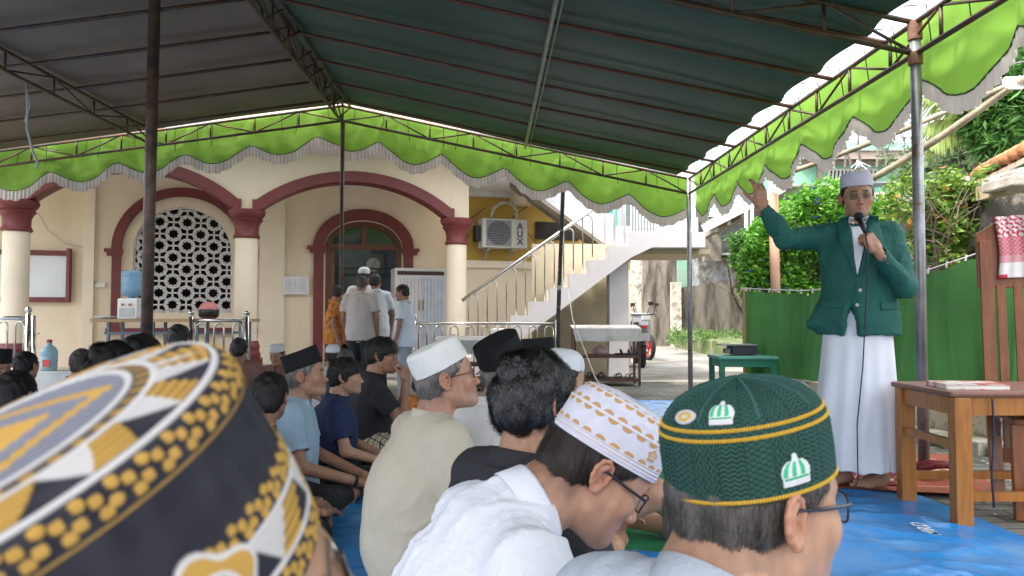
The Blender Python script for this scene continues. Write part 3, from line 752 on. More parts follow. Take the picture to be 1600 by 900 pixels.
rim = [FW(wc-wr*cos(a), wl, zws+(zwt-zws)*sin(a)) for a in np.linspace(0, pi, 33)]
for p, q in zip(rim[:-1], rim[1:]): lat.bar(p, q, .06, .05, up=tuple(WD))
for p, q in (((uw0, zsill), (uw0, zws)), ((uw1, zsill), (uw1, zws)), ((uw0, zsill+.02), (uw1, zsill+.02))): lat.bar(FW(p[0], wl, p[1]), FW(q[0], wl, q[1]), .05, .05, up=tuple(WD))
wnd = MB()
def arch_trim(mb, c0, r0, zs_, zt, z0, wid, wf, foot=.12, dep=.07, zft=None):
    """stilted arch surround with capital-like feet"""
    n = 33
    for k in range(n-1):
        q = []
        for a in (pi*k/(n-1), pi*(k+1)/(n-1)):
            q += [(c0-r0*cos(a), zs_+(zt-zs_)*sin(a)), (c0-(r0+wid)*cos(a), zs_+(zt-zs_+wid)*sin(a))]
        vs = [FW(*(q[i][0], wf, q[i][1])) for i in (0, 1, 3, 2)]+[FW(q[i][0], wf+dep, q[i][1]) for i in (0, 1, 3, 2)]
        mb.add(vs, [(0, 3, 2, 1), (0, 1, 5, 4), (1, 2, 6, 5), (2, 3, 7, 6), (4, 5, 6, 7)])
    for s in (-1, 1):
        mb.box(FW(c0+s*(r0+wid/2), wf+dep/2, (z0+zs_)/2), (wid*.86, dep*.9, zs_-z0), rz=PHI)
        mb.box(FW(c0+s*(r0+wid/2+.04), wf+dep/2-.01, zs_-.02), (wid+.12, dep+.04, .06), rz=PHI)
        mb.box(FW(c0+s*(r0+wid/2+.025), wf+dep/2-.008, zs_-.08), (wid+.07, dep+.02, .06), rz=PHI)
_, z0w = Fuz(285, 505, WB)
lo = lat.build('lattice', white, None)
lo.name = 'star_lattice'; lo.parent = B
mb = MB(); arch_trim(mb, wc, wr+.17, zws, zwt+.17, z0w-.08, .15, WB-.075); mb.box(FW(wc, WB-.05, z0w-.13), (2*wr+.75, .12, .1), rz=PHI); mb.build('window_surround', maroon, B)
mb = MB(); arch_trim(mb, dc, dr+.02, zds-.02, zdt+.02, 0, .2, WB-.085); mb.build('door_surround', maroon, B)
# door frame and transom
brown = wood('door_wood', (.17, .06, .025), (.10, .032, .014), .35)
D = MB()
for u in (ud0+.05, ud1-.05): D.box(FW(u, WB+.05, zds/2), (.1, .1, zds), rz=PHI)
D.box(FW(dc, WB+.05, zds), (2*dr, .1, .1), rz=PHI); D.box(FW(dc, WB+.05, (zds+zdt)/2), (.1, .08, zdt-zds), rz=PHI)
n = 25
for k in range(n-1):
    a0, a1 = pi*k/(n-1), pi*(k+1)/(n-1); rr = dr-.05; D.bar(FW(dc-rr*cos(a0), WB+.05, zds+(zdt-zds-.05)*sin(a0)), FW(dc-rr*cos(a1), WB+.05, zds+(zdt-zds-.05)*sin(a1)), .1, .1, up=tuple(WD))
df = D.build('door_frame', brown, B)
glass = M('window_glass', (.05, .08, .07), .06, 0, bump=0, spec=.8)
gl_ = MB(); ar = [(dc-(dr-.05)*cos(a), zds+(zdt-zds-.05)*sin(a)) for a in np.linspace(0, pi, 25)]
gl_.add([FW(u, WB+.08, z) for u, z in ar], [tuple(range(25))]); gl_.build('transom_pane', glass, df)
D = MB(); D.box(FW(ud0+.14, WB+.5, .12+(zds-.12)/2), (.06, .75, zds-.14), rz=PHI); D.build('open_door_leaf', wood('door_leaf_wood', (.3, .12, .045), (.2, .075, .03), .4), B)
# curtain rail, room lamp
D = MB(); D.box(FW(dc+.2, WB+.6, ztran-.42), (2.2, .03, .05), rz=PHI); D.box(FW(dc+.2, WB+.6, ztran-.3), (2.2, .03, .03), rz=PHI); D.build('room_rail', M('dark_metal', (.03, .03, .03), .5), B)
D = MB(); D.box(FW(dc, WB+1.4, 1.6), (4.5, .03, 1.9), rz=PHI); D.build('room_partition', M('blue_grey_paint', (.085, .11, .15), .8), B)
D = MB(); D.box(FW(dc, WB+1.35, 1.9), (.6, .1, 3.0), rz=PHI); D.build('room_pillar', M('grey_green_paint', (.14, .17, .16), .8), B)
lp = MB(); cpt = FW(dc-.2, WB+.5, zds+.32); lp.lathe([(.001, -.05), (.035, -.035), (.05, 0), (.035, .035), (.012, .06)], cpt, 16)
ceil_lamp = tag(lp.build('ceiling_lamp', M('lamp_glow', (.85, 1, .93), .5, 0, emit=14), smooth=True), 'small round lit lamp hanging inside the mosque doorway behind the transom', 'lamp')
# clock
CK = empty('wall_clock', (0, 0, 0), 0, 'round wall clock with white dial and dark rim inside the doorway', 'clock')
cu, cz = Fuz(583, 414, WB+1.25); cc = FW(cu, WB+1.25, cz)
def disc(mb, c, r0, dep, n=32, off=0):
    vs = []; c = np.array(c)
    for d in (0, dep):
        for k in range(n): a = 2*pi*k/n; vs.append(tuple(c+UD*r0*cos(a)+np.array([0, 0, r0*sin(a)])+WD*(d+off)))
    mb.add(vs, [tuple(range(n-1, -1, -1)), tuple(range(n, 2*n))]+[(k, (k+1) % n, n+(k+1) % n, n+k) for k in range(n)])
mb = MB(); disc(mb, cc, .17, .05); mb.box(tuple(np.array(cc)+WD*.06), (.44, .05, .44), rz=PHI); mb.build('clock_case', M('clock_case_grey', (.12, .14, .13), .5), CK)
mb = MB(); disc(mb, cc, .14, .01, off=-.012); mb.build('dial', M('clock_dial', (.42, .46, .43), .5), CK)
for a, L in ((R(60), .1), (R(-100), .075)): mb = MB(); mb.bar(tuple(np.array(cc)-WD*.016), tuple(np.array(cc)-WD*.016+UD*L*cos(a)+np.array([0, 0, L*sin(a)])), .012, .004, up=tuple(WD)); mb.build('hand', M('black_plastic', (.012, .012, .013), .45), CK)
mb = MB()
for k in range(12): a = k*pi/6; q = np.array(cc)-WD*.015; d = UD*cos(a)+np.array([0, 0, sin(a)]); mb.bar(tuple(q+d*.115), tuple(q+d*.132), .009, .003, up=tuple(WD))
mb.build('hour_marks', M('black_plastic', (.012, .012, .013), .45), CK)
blackp = MATS['black_plastic']
# floor
mb = MB(); wall_strip(mb, [uL-3, .35], lambda u: .002, lambda u: FLZ, -.35, WB-.001); mb.build('veranda_floor', tile, B)
# upper storey beyond the tent edge
mb = MB(); wall_strip(mb, [uL-3, 1.2], lambda u: 4.85, lambda u: 8.2, .6, .9)
mb.build('upper_wall', M('upper_banded_wall', (.7, .62, .5), .8, .1), B)
mb = MB()
for i in range(6):
    u = -2.1+i*.36; mb.box(FW(u, .55, 6.0), (.17, .1, 4.2), rz=PHI)
mb.build('orange_panels', M('orange_paint', (.75, .25, .05), .7), B)
mb = MB(); wall_strip(mb, [uL-3, .3], lambda u: 3.46, lambda u: 3.6, -1.15, -.145); mb.build('eave_slab', white, B)
# ---------------------------------------------------------------- right wing with air conditioner
WA = 1.0
def plate(mb, px0, px1, z0, z1, w_, dep=.1):
    u0 = Fuz(px0, 450, w_)[0]; u1 = Fuz(px1, 450, w_)[0]; mb.box(FW((u0+u1)/2, w_+dep/2, (z0+z1)/2), (u1-u0, dep, z1-z0), rz=PHI)
_, zb0 = Fuz(820, 420, WA); _, zb1 = Fuz(820, 409, WA); _, zt1 = Fuz(800, 303, WA)
mb = MB(); plate(mb, 716, 985, 0, zb0+.02, WA, .2); mb.build('lower_side_wall', cream, B)
mb = MB(); plate(mb, 716, 985, zb0+.02, 3.4, WA+.01, .19); mb.build('mustard_side_wall', yel, B)
mb = MB(); plate(mb, 716, 940, zb0, zb1, WA-.06, .08); mb.build('string_course', cream2, B)
mb = MB(); u0 = Fuz(716, 450, WA)[0]; u1 = Fuz(880, 450, WA)[0]; zc_ = zt1
wall_strip(mb, [u0, u1+.1], lambda u: zc_, lambda u: zc_+.15, -.8, WA+.2); mb.box(FW((u0+u1)/2, WA-.06, zc_-.04), (u1-u0, .1, .1), rz=PHI); mb.build('side_ceiling', white, B)
mb = MB(); plate(mb, 818, 850, zc_-.22, zc_-.001, .2, .8); mb.build('ceiling_beam', cream2, B)
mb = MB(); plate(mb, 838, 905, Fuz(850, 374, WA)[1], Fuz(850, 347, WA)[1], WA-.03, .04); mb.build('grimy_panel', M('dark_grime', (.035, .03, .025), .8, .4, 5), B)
# lean-to wall behind the right part (under the stairs)
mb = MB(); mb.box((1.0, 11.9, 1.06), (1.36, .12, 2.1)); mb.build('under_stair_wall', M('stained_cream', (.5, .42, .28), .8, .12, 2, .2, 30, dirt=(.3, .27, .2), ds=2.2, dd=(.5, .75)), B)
# AC unit
AC = empty('air_conditioner', (0, 0, 0), 0, 'outdoor air conditioner unit on brackets on the mustard wall', 'air conditioner')
wa = WA-.42; a0, _ = Fuz(754, 363, wa); a1, _ = Fuz(824, 363, wa); _, az0 = Fuz(790, 387, wa); _, az1 = Fuz(790, 342, wa)
aw = a1-a0; ah = az1-az0; ac = (a0+a1)/2; az = (az0+az1)/2
acw = M('ac_white', (.62, .61, .57), .5, .08, 3, .05)
mb = MB(); mb.box(FW(ac, wa+.16, az), (aw, .32, ah), rz=PHI); mb.build('casing', acw, AC, bev=.012)
mb = MB(); fcu = a0+aw*.36; fc = FW(fcu, wa-.005, az); mb.box(FW(fcu, wa-.001, az), (aw*.56, .012, ah*.9), rz=PHI); mb.build('fan_panel', M('ac_grey', (.3, .3, .29), .6), AC)
mb = MB(); disc(mb, fc, ah*.42, .012, off=-.012); mb.build('fan_opening', M('fan_dark', (.05, .05, .055), .6), AC)
mb = MB()
for k in range(-7, 8):
    o = k*ah*.058; L = math.sqrt(max((ah*.42)**2-o*o, 0)); mb.bar(FW(fcu+o, wa-.024, az-L), FW(fcu+o, wa-.024, az+L), .006, .006); mb.bar(FW(fcu-L, wa-.028, az+o), FW(fcu+L, wa-.028, az+o), .006, .006)
mb.build('grille', M('grille_grey', (.32, .32, .33), .5), AC)
mb = MB()
for u in (a0+.12, a1-.25): mb.box(FW(u, wa+.2, az0-.03), (.03, .42, .03), rz=PHI); mb.bar(FW(u, wa+.05, az0-.03), FW(u, wa+.4, az0-.22), .025, .025)
mb.build('bracket', M('bracket_grey', (.35, .34, .32), .6), AC)
def text(s, size, mat, M4, parent, name='lettering', ext=.002, bold=.0, vertical=False):
    cu = bpy.data.curves.new(name, 'FONT'); cu.body = s; cu.size = size; cu.extrude = ext; cu.offset = bold; cu.align_x = 'CENTER'; cu.align_y = 'CENTER'
    if vertical: cu.space_line = .85
    t = bpy.data.objects.new(name, cu); me = bpy.data.meshes.new_from_object(t); me.materials.clear(); me.materials.append(mat); bpy.data.objects.remove(t)
    o = bpy.data.objects.new(name, me); COL.objects.link(o); o.parent = parent; o.matrix_basis = M4; return o
def FM(u, w_, z, rot=0):
    m = Matrix(((UD[0], 0, -WD[0], 0), (UD[1], 0, -WD[1], 0), (0, 1, 0, 0), (0, 0, 0, 1)))
    m = Matrix.Translation(FW(u, w_, z)) @ m @ Matrix.Rotation(rot, 4, 'Z'); return m
lm = M('ac_letter_blue', (.05, .07, .11), .5)
for k, ch in enumerate('AUX'): text(ch, ah*.33, lm, FM(a0+aw*.83, wa-.008, az+ah*(.25-.27*k)), AC, bold=.003)
mb = MB(); mb.box(FW(a0-.05, wa+.2, az), (.09, .2, ah*.55), rz=PHI); mb.build('dark_box', blackp, AC)
pip = MB(); q = [Fuz(x, y, wa+.1) for x, y in ((768, 340), (772, 325), (785, 316), (800, 318), (808, 330), (806, 345))]
pip.tube([FW(u, wa+.12, z) for u, z in q], .03, 10); tag(pip.build('insulated_pipe', M('pipe_wrap', (.5, .47, .42), .8, .3, 20), smooth=True), 'wrapped refrigerant pipe looping above the air conditioner', 'pipe')
for pts, lb in ((((720, 310), (728, 330), (733, 343), (730, 370), (722, 405)), 'black cable curving down beside the last column on the mustard wall'), (((733, 343), (745, 335), (757, 325)), 'short black cable slanting left of the air conditioner'), (((800, 340), (820, 325), (850, 305), (870, 290)), 'black cable rising from the air conditioner towards the stairs'), (((845, 400), (890, 403), (945, 410)), 'thin black cable lying level under the dark panel'), (((835, 405), (838, 380), (826, 365)), 'hooked black cable right of the air conditioner lettering')):
    cb = MB(); cb.tube([FW(Fuz(x, y, WA-.04)[0], WA-.04, Fuz(x, y, WA-.04)[1]) for x, y in pts], .008, 6)
    tag(cb.build('loose_cable', blackp), lb, 'cable', 'loose cables on the mustard wall')
# ================================================================== stairs
ST = empty('staircase', (0, 0, 0), 0, 'white tiled outdoor staircase with landing and steel handrail', 'stairs')
SY0, SY1 = 10.6, 11.75
def sx(px): return (px-800)/FPX*SY0
mb = MB(); poly = []
tread = (sx(1000)-sx(830.5))/5.56; z = 2.16; x = sx(981)
steps = []
for k in range(10): steps.append((x-tread*(k+1)+.0, x-tread*k, z-.2*(k+1)))
top = [(sx(1103), 2.16), (sx(1103), 1.94), (sx(1020), 1.94), (sx(986), 1.79)]
prof = [(sx(1103), 2.16), (x, 2.16)]
for a, b, zz in steps:
    prof += [(b, zz), (a, zz)]
prof.append((steps[-1][0], .0)); prof.append((steps[-1][0]+.45, .0)); prof += [(sx(986), 1.79), (sx(1020), 1.94), (sx(1103), 1.94)]
# stringer sides and treads: triangulated as per-step columns
def und(xx):
    x0_, z0_ = steps[-1][0]+.45, 0; x1_, z1_ = sx(986), 1.79
    if xx <= x0_: return 0
    if xx >= sx(1020): return 1.94
    if xx >= x1_: return 1.79+(xx-x1_)/(sx(1020)-x1_)*.15
    return (xx-x0_)/(x1_-x0_)*z1_
for a, b, zz in steps+[(x, sx(1103), 2.16)]:
    xs_ = [a, b] if b-a < .5 else [a, a+.05, sx(1020), b]
    for p, q in zip(xs_[:-1], xs_[1:]):
        p2 = max(p, steps[-1][0]); 
        mb.add([(p2, SY0, und(p2)), (q, SY0, und(q)), (q, SY0, zz), (p2, SY0, zz), (p2, SY1, und(p2)), (q, SY1, und(q)), (q, SY1, zz), (p2, SY1, zz)],
               [(0, 1, 2, 3), (7, 6, 5, 4), (0, 4, 5, 1), (3, 2, 6, 7), (0, 3, 7, 4), (1, 5, 6, 2)])
mb.build('flight', stairw, ST)
mb = MB()
for a, b, zz in steps[:8]:
    mb.box((a-.004, (SY0+SY1)/2, zz-.1), (.006, SY1-SY0-.01, .19))
mb.build('riser', M('riser_beige', (.42, .38, .33), .5, .15), ST)
mb = MB(); mb.box((sx(970), SY0+.35, .9), (sx(985)-sx(955), .35, 1.79)); mb.build('landing_pillar', stairw, ST)
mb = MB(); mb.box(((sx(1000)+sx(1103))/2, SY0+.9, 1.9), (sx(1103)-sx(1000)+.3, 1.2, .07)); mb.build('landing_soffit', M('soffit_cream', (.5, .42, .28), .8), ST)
# second flight going up to the left, behind
mb = MB(); SY2, SY3 = 11.9, 12.9
def sx2(px): return (px-800)/FPX*SY2
def sz2(py): return CAMH+(494-py)/FPX*SY2
for k in range(9):
    xa = sx2(985)-k*.27; xb = xa-.27; zt_ = sz2(372)+.2*(k+1)
    zl = lambda xx: sz2(388)+(sx2(955)-xx)*.74
    mb.add([(xb, SY2, zl(xb)), (xa, SY2, zl(xa)), (xa, SY2, zt_), (xb, SY2, zt_), (xb, SY3, zl(xb)), (xa, SY3, zl(xa)), (xa, SY3, zt_), (xb, SY3, zt_)], [(0, 1, 2, 3), (7, 6, 5, 4), (0, 4, 5, 1), (3, 2, 6, 7), (0, 3, 7, 4), (1, 5, 6, 2)])
mb.build('upper_flight', stairw, ST)
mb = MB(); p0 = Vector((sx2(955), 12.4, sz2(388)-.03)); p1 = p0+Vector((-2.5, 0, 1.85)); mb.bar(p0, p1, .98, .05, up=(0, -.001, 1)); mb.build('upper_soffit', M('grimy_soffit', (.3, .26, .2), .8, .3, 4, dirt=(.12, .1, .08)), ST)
chrome = M('stainless_steel', (.55, .52, .48), .22, .05, 5, 0, metal=1)
hr = MB(); h0 = P(722, 470, SY0+.05); h1 = P(942, 316, SY0+.05); hr.tube([h0, h1], .028, 10)
hr.build('handrail', chrome, ST, smooth=True)
slope = (h1[2]-h0[2])/(h1[0]-h0[0])
def ubal(xc, wid, y, zt_, zb_, mb, slp=0, n=9):
    pts = [(xc-wid/2, y, zb_)]; r_ = wid/2
    for k in range(n): a = pi-pi*k/(n-1); pts.append((xc+r_*cos(a), y, zt_-r_+r_*sin(a)))
    pts.append((xc+wid/2, y, zb_+slp*wid)); mb.tube(pts, .011, 6)
for k in range(8):
    xc = sx(737)+k*.275+.02
    if xc > sx(945): break
    b_ = MB(); zt_ = h0[2]+(xc-h0[0])*slope-.03; ubal(xc, .14, SY0+.05, zt_, max(zt_-1.0, .1), b_); b_.build('baluster', chrome, ST, smooth=True)
rl = empty('landing_railing', (0, 0, 0), 0, 'white painted railing of vertical bars along the upper landing', 'railing')
mb = MB(); wr_ = M('white_metal_paint', (.72, .72, .72), .4, .05, bump=0)
X0_, X1_ = sx(1003), sx(1100)
mb.tube([(X0_, SY0+.9, 2.86), (X1_, SY0+.9, 2.86)], .022, 8); mb.tube([(X1_, SY0+.1, 2.86), (X1_, SY0+.9, 2.86)], .022, 8); mb.build('top_rail', wr_, rl, smooth=True)
for k in range(20):
    b_ = MB(); xx = X0_+(X1_-X0_)*k/19; b_.tube([(xx, SY0+.9, 2.16), (xx, SY0+.9, 2.86)], .013, 6); b_.build('bar', wr_, rl, smooth=True)
for k in range(3):
    b_ = MB(); ubal(sx(955+16*k), .13, SY0+.15, 2.85-.0*k, 2.0, b_); b_.build('hooped_bar', wr_, rl, smooth=True)
# building behind the landing
UB = empty('upper_annex', (0, 0, 0), 0, 'upper annex behind the stairs with turquoise door and reflecting window', 'building')
Yb = 14.0
def bx(px, Y=Yb): return (px-800)/FPX*Y
def bz(py, Y=Yb): return CAMH+(494-py)/FPX*Y
mb = MB(); mb.box(((bx(870)+bx(1093))/2, Yb+.2, (bz(362)+bz(215))/2+.2), (bx(1093)-bx(870), .3, bz(215)-bz(362)+.4)); mb.build('wall', white, UB)
mb = MB(); mb.box((bx(953), Yb, bz(333)), (bx(966)-bx(942), .06, 1.0)); mb.build('door', M('turquoise_paint', (.05, .5, .36), .5), UB)
mb = MB(); mb.box((bx(1002), Yb, bz(333)), (bx(1030)-bx(975), .06, .75)); wn = mb.build('window', M('white_metal_paint', (1, 1, 1)), UB)
mb = MB(); mb.box((bx(1002), Yb-.035, bz(333)), (bx(1026)-bx(979), .02, .66)); mb.build('pane', M('reflect_glass', (.12, .16, .14), .05, .3, 2, 0, spec=1), wn)
mb = MB(); mb.box((bx(925), Yb-.01, bz(300)), (bx(943)-bx(908), .06, .9)); mb.build('orange_door', M('orange_panel_paint', (.62, .33, .12), .6), UB)
# ================================================================== alley walls
stain = M('stained_concrete', (.30, .26, .22), .9, .3, 1.5, .5, 30, stretch=(1, 1, .22), dirt=(.075, .065, .05), ds=3.2, dd=(.42, .62))
pale = M('flaking_pale_paint', (.6, .54, .46), .9, .15, 3, .3, 30, dirt=(.26, .22, .18), ds=5, dd=(.5, .6))
def wallbox(label, cat, mat, x0, x1, Y, z0, z1, dep=.2, name='concrete_wall', extra=None):
    mb = MB(); mb.box(((x0+x1)/2, Y+dep/2, (z0+z1)/2), (x1-x0, dep, z1-z0)); return tag(mb.build(name, mat, None, bev=.01), label, cat)
wallbox('pale flaking wall piece between the stair pillar and the stained tall wall', 'wall', pale, bx(975, 23.6), bx(1004, 23.6), 23.6, 0, bz(360, 23.6))
wallbox('tall dark-stained concrete wall behind the motorbikes', 'wall', stain, bx(1004, 23.4), bx(1058, 23.4), 23.4, 0, bz(408, 23.4)+.05)
mb = MB(); x0_, x1_ = bx(1058, 23.0), bx(1215, 23.0); zA, zB = bz(450, 23.0), bz(428, 23.0)
mb.add([(x0_, 23.0, 0), (x1_, 23.0, 0), (x1_, 23.0, zB), (x0_, 23.0, zA), (x0_, 23.2, 0), (x1_, 23.2, 0), (x1_, 23.2, zB), (x0_, 23.2, zA)], [(0, 1, 2, 3), (7, 6, 5, 4), (0, 4, 5, 1), (3, 2, 6, 7), (0, 3, 7, 4), (1, 5, 6, 2)])
tag(mb.build('concrete_wall', stain), 'low streaked grey concrete wall running behind the green stool', 'wall')
mb = MB(); mb.box((bx(1056, 22.9), 22.9, 1.0), (.3, .2, 2.0)); tag(mb.build('wall_pillar', pale), 'pale flaking pillar joining the two stained concrete walls', 'pillar')
wallbox('faded turquoise wall patch above the low streaked wall', 'wall', M('faded_turquoise', (.25, .5, .36), .8, .2, 2, .2, dirt=(.35, .4, .33)), bx(1058, 24.4), bx(1092, 24.4), 24.4, 0, bz(360, 24.4), name='turquoise_wall')
# mossy planter ledge
moss = M('mossy_concrete', (.22, .19, .14), .95, .3, 2, .6, 30, dirt=(.07, .11, .02), ds=1.6, dd=(.40, .54))
mb = MB(); pa_, pb_ = G(1048, 541), G(1200, 577)
mb.add([(pa_[0], pa_[1], 0), (pb_[0], pb_[1], 0), (pb_[0], pb_[1], .33), (pa_[0], pa_[1], .4), (pa_[0], 23.0, 0), (pb_[0]+4, 23.0, 0), (pb_[0]+4, 23.0, .45), (pa_[0], 23.0, .45)],
  [(0, 1, 2, 3), (7, 6, 5, 4), (0, 4, 5, 1), (3, 2, 6, 7), (0, 3, 7, 4), (1, 5, 6, 2)])
tag(mb.build('planter_ledge', moss), 'low mossy concrete ledge below the streaked alley wall', 'ledge')
# tin box and shed
tin = M('galvanised_sheet', (.42, .43, .44), .5, .25, 3, .2, 20, metal=.3, dirt=(.2, .17, .14), ds=4)
mb = MB(); mb.box(((bx(1092, 23.3)+bx(1168, 23.3))/2, 23.9, bz(402, 23.3)/2), (bx(1168, 23.3)-bx(1092, 23.3), 1.2, bz(402, 23.3))); mb.box((bx(1140, 23.2), 23.6, bz(398, 23.2)), (1.7, 1.4, .06))
tag(mb.build('tin_enclosure', tin, bev=.01), 'patched grey tin enclosure on top of the streaked wall', 'enclosure')
SH = empty('shed', (0, 0, 0), 0, 'open lean-to shed with sloping white-edged roof and dark inside', 'shed')
def slab(name, mat, parent, pts, th=.06):
    mb = MB(); a = [Vector(p) for p in pts]; nn = (a[1]-a[0]).cross(a[2]-a[0]).normalized()*th; mb.prism(pts, nn); return mb.build(name, mat, parent)
corr = M('corrugated_roof', (.28, .26, .24), .6, .3, 3, .3, 12)
slab('roof', corr, SH, [P(1098, 357, 18), P(1225, 292, 17.2), P(1400, 285, 25), P(1180, 345, 25)], .06)
mb = MB(); mb.bar(P(1098, 357, 18), P(1225, 292, 17.2), .05, .22); mb.build('fascia', white, SH)
for k in range(6):
    t = k/6; q = P(1098+127*t, 362-65*t, 18-.8*t); m_ = MB(); m_.bar(q+[0, .04, -.1], q+[.4, 6, -.14], .08, .13); m_.build('rafter', M('grey_timber', (.25, .22, .18), .8, .3), SH)
mb = MB(); mb.box((bx(1185, 25.5), 25.6, 2.2), (4.4, .1, 4.4)); mb.build('back_panel', M('shed_painted_shade', (.05, .05, .048), .9, .5, 2), SH)  # near-black colour stands in for the shade inside the shed
mb = MB()
for px in (1166, 1175): mb.tube([P(px, 300, 17.4), P(px, 430, 17.4)], .045, 8)
mb.tube([P(1160, 318, 17.4), P(1185, 318, 17.4)], .045, 8); mb.build('drain_pipe', white, SH, smooth=True)
mb = MB(); mb.box(P(1112, 385, 22), (.5, .3, .9)); mb.build('post', M('grey_timber', (1, 1, 1)), SH)
# green house
GH = empty('green_house', (0, 0, 0), 0, 'pale green house with wooden fascia under a tin roof', 'house')
ming = M('pale_green_wall', (.30, .62, .42), .8, .1, 1.5, .1, dirt=(.22, .48, .34), ds=1.2)
Yg = 27; g_ = 1.55
mb = MB(); mb.box(((bx(1195, Yg)+bx(1455, Yg))/2, Yg+1, (bz(246, Yg))/2+.3), (bx(1455, Yg)-bx(1195, Yg), 2, bz(246, Yg)+.6)); mb.build('wall', ming, GH)
timber = M('weathered_timber', (.42, .33, .27), .8, .2, 4, .3, 30, stretch=(.2, 1, 1))
mb = MB(); mb.box(((bx(1246, Yg)+bx(1483, Yg))/2, Yg-.7, bz(241, Yg-.7)), (bx(1483, Yg)-bx(1246, Yg), .08, .27)); mb.build('fascia', timber, GH)
mb = MB(); mb.box(((bx(1256, Yg)+bx(1456, Yg))/2, Yg-.1, bz(254, Yg)), (bx(1456, Yg)-bx(1256, Yg)+.2, .1, .16)); mb.build('wall_plate', timber, GH)
slab('roof', corr, GH, [(bx(1240, Yg), Yg-.8, bz(235, Yg-.7)), (bx(1486, Yg), Yg-.8, bz(235, Yg-.7)), (bx(1486, Yg)+.3, Yg+6, bz(228, Yg)), (bx(1240, Yg), Yg+6, bz(228, Yg))], .05)
for k in range(14):
    pass
for px in (1283, 1342): mb = MB(); mb.box((bx(px, Yg), Yg-.06, bz(275, Yg)), (.16, .1, 1.4)); mb.build('post', timber, GH)
vt = MB(); v0, v1 = bx(1296, Yg), bx(1374, Yg); vt.box(((v0+v1)/2, Yg-.02, bz(272, Yg)), (v1-v0, .06, .44)); vo = vt.build('vent', white, GH)
for k in range(13):
    if k == 6: continue
    x_ = v0+.04+(v1-v0-.08)*(k+.5)/13; vt = MB(); vt.bar((x_-.015, Yg-.055, bz(272, Yg)-.15), (x_+.03, Yg-.055, bz(272, Yg)+.15), .05, .01, up=(0, 1, 0)); vt.build('vent_slot', M('vent_dark', (.02, .02, .02), .9), vo)
mb = MB(); mb.bar(P(1225, 330, 23.4), P(1600, 268, 9), .12, .1); mb.build('gutter', white, GH)
# carport
CP = empty('carport', (0, 0, 0), 0, 'dark low carport roof behind the flowering shrubs', 'carport')
slab('roof', M('dark_roof_sheet', (.11, .10, .09), .8, .3, 3), CP, [P(1385, 325, 9.6), P(1640, 292, 7.6), P(1700, 280, 14), P(1385, 312, 14)], .05)
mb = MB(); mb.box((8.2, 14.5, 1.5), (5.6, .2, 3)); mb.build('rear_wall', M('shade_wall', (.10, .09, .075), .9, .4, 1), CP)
mb = MB(); mb.tube([P(1520, 300, 9), P(1520, 470, 9)], .04, 8); mb.build('post', M('grey_timber', (1, 1, 1)), CP)
# tiled roof house at right
TR = empty('tiled_roof_house', (0, 0, 0), 0, 'orange clay tiled roof edge over peeling concrete at the far right', 'house')
clay = M('clay_tile', (.50, .20, .085), .85, .35, 6, .5, 30, dirt=(.16, .09, .05), ds=4)
mb = MB(); e0 = P(1524, 275, 7.6); e1 = P(1640, 215, 6.2)
dirv = (e1-e0); Lr = np.linalg.norm(dirv); dirv /= Lr; upv = np.array([.75, .85, .25])
for k in range(16):
    b0 = e0+dirv*Lr*k/16; 
    for r_ in range(6):
        q = b0+upv*.3*r_+np.array([0, 0, .02*((k+r_) % 2)]); mb.tube([q, q+upv*.33+np.array([0, 0, .03])], [.058, .05], 8)
tag(mb.build('roof', clay, TR, smooth=True), None)
mb = MB(); mb.prism([e0-[0, 0, .06], e1-[0, 0, .06], e1+upv*1.9-[0, 0, .06], e0+upv*1.9-[0, 0, .06]], (0, 0, -.05)); mb.build('roof_deck', timber, TR)
mb = MB(); mb.bar(P(1545, 285, 7.0), P(1640, 258, 6.2), .05, .08); mb.bar(P(1535, 292, 7.0), P(1640, 275, 6.2), .08, .06); mb.build('eave_board', white, TR)
wc2 = M('peeling_wall', (.38, .33, .28), .9, .2, 3, .5, 30, dirt=(.055, .05, .042), ds=2.6, dd=(.40, .47))
mb = MB(); q0 = P(1536, 300, 6.4); q1 = P(1660, 300, 6.0); mb.box(((q0[0]+q1[0])/2, 6.5, 1.05), (q1[0]-q0[0], .25, 2.1)); mb.build('peeling_wall', wc2, TR)
mb = MB(); mb.box(P(1597, 288, 6.0), (.42, .4, .09)); mb.box(P(1610, 276, 6.0)+[.1, 0, .02], (.55, .25, .05), rz=-.2); mb.build('lintel', M('rough_concrete', (.42, .38, .33), .9, .3, 5, .5), TR, bev=.015)
mb = MB(); mb.box(P(1556, 297, 6.2), (.09, .4, .12)); mb.build('wooden_block', M('wood_block', (.38, .3, .2), .8), TR)
# low wall under the green cloth fence
fc0 = np.array([2.55, 8.2]); fc1 = np.array([3.42, 5.15]); fc2 = np.array([4.6, 4.3])
kerbm = M('old_render_kerb', (.5, .42, .3), .9, .2, 2, .5, 25, dirt=(.12, .11, .07), ds=3.5, dd=(.48, .6))
mb = MB()
for p, q in ((fc0, fc1), (fc1, fc2)): mb.bar((p[0]+.06, p[1]+.05, .16), (q[0]+.06, q[1]+.05, .16), .16, .32)
tag(mb.build('low_wall', kerbm), 'low crumbling cream wall under the hanging green cloth', 'wall')
mb = MB()
for p, q in ((fc0, fc1), (fc1, fc2)): mb.bar((p[0]-.14, p[1]-.05, .045), (q[0]-.14, q[1]-.05, .045), .22, .09)
tag(mb.build('kerb_step', M('pale_step', (.42, .38, .31), .9, .2, 3, .4, dirt=(.14, .14, .08), ds=4)), kind='structure')
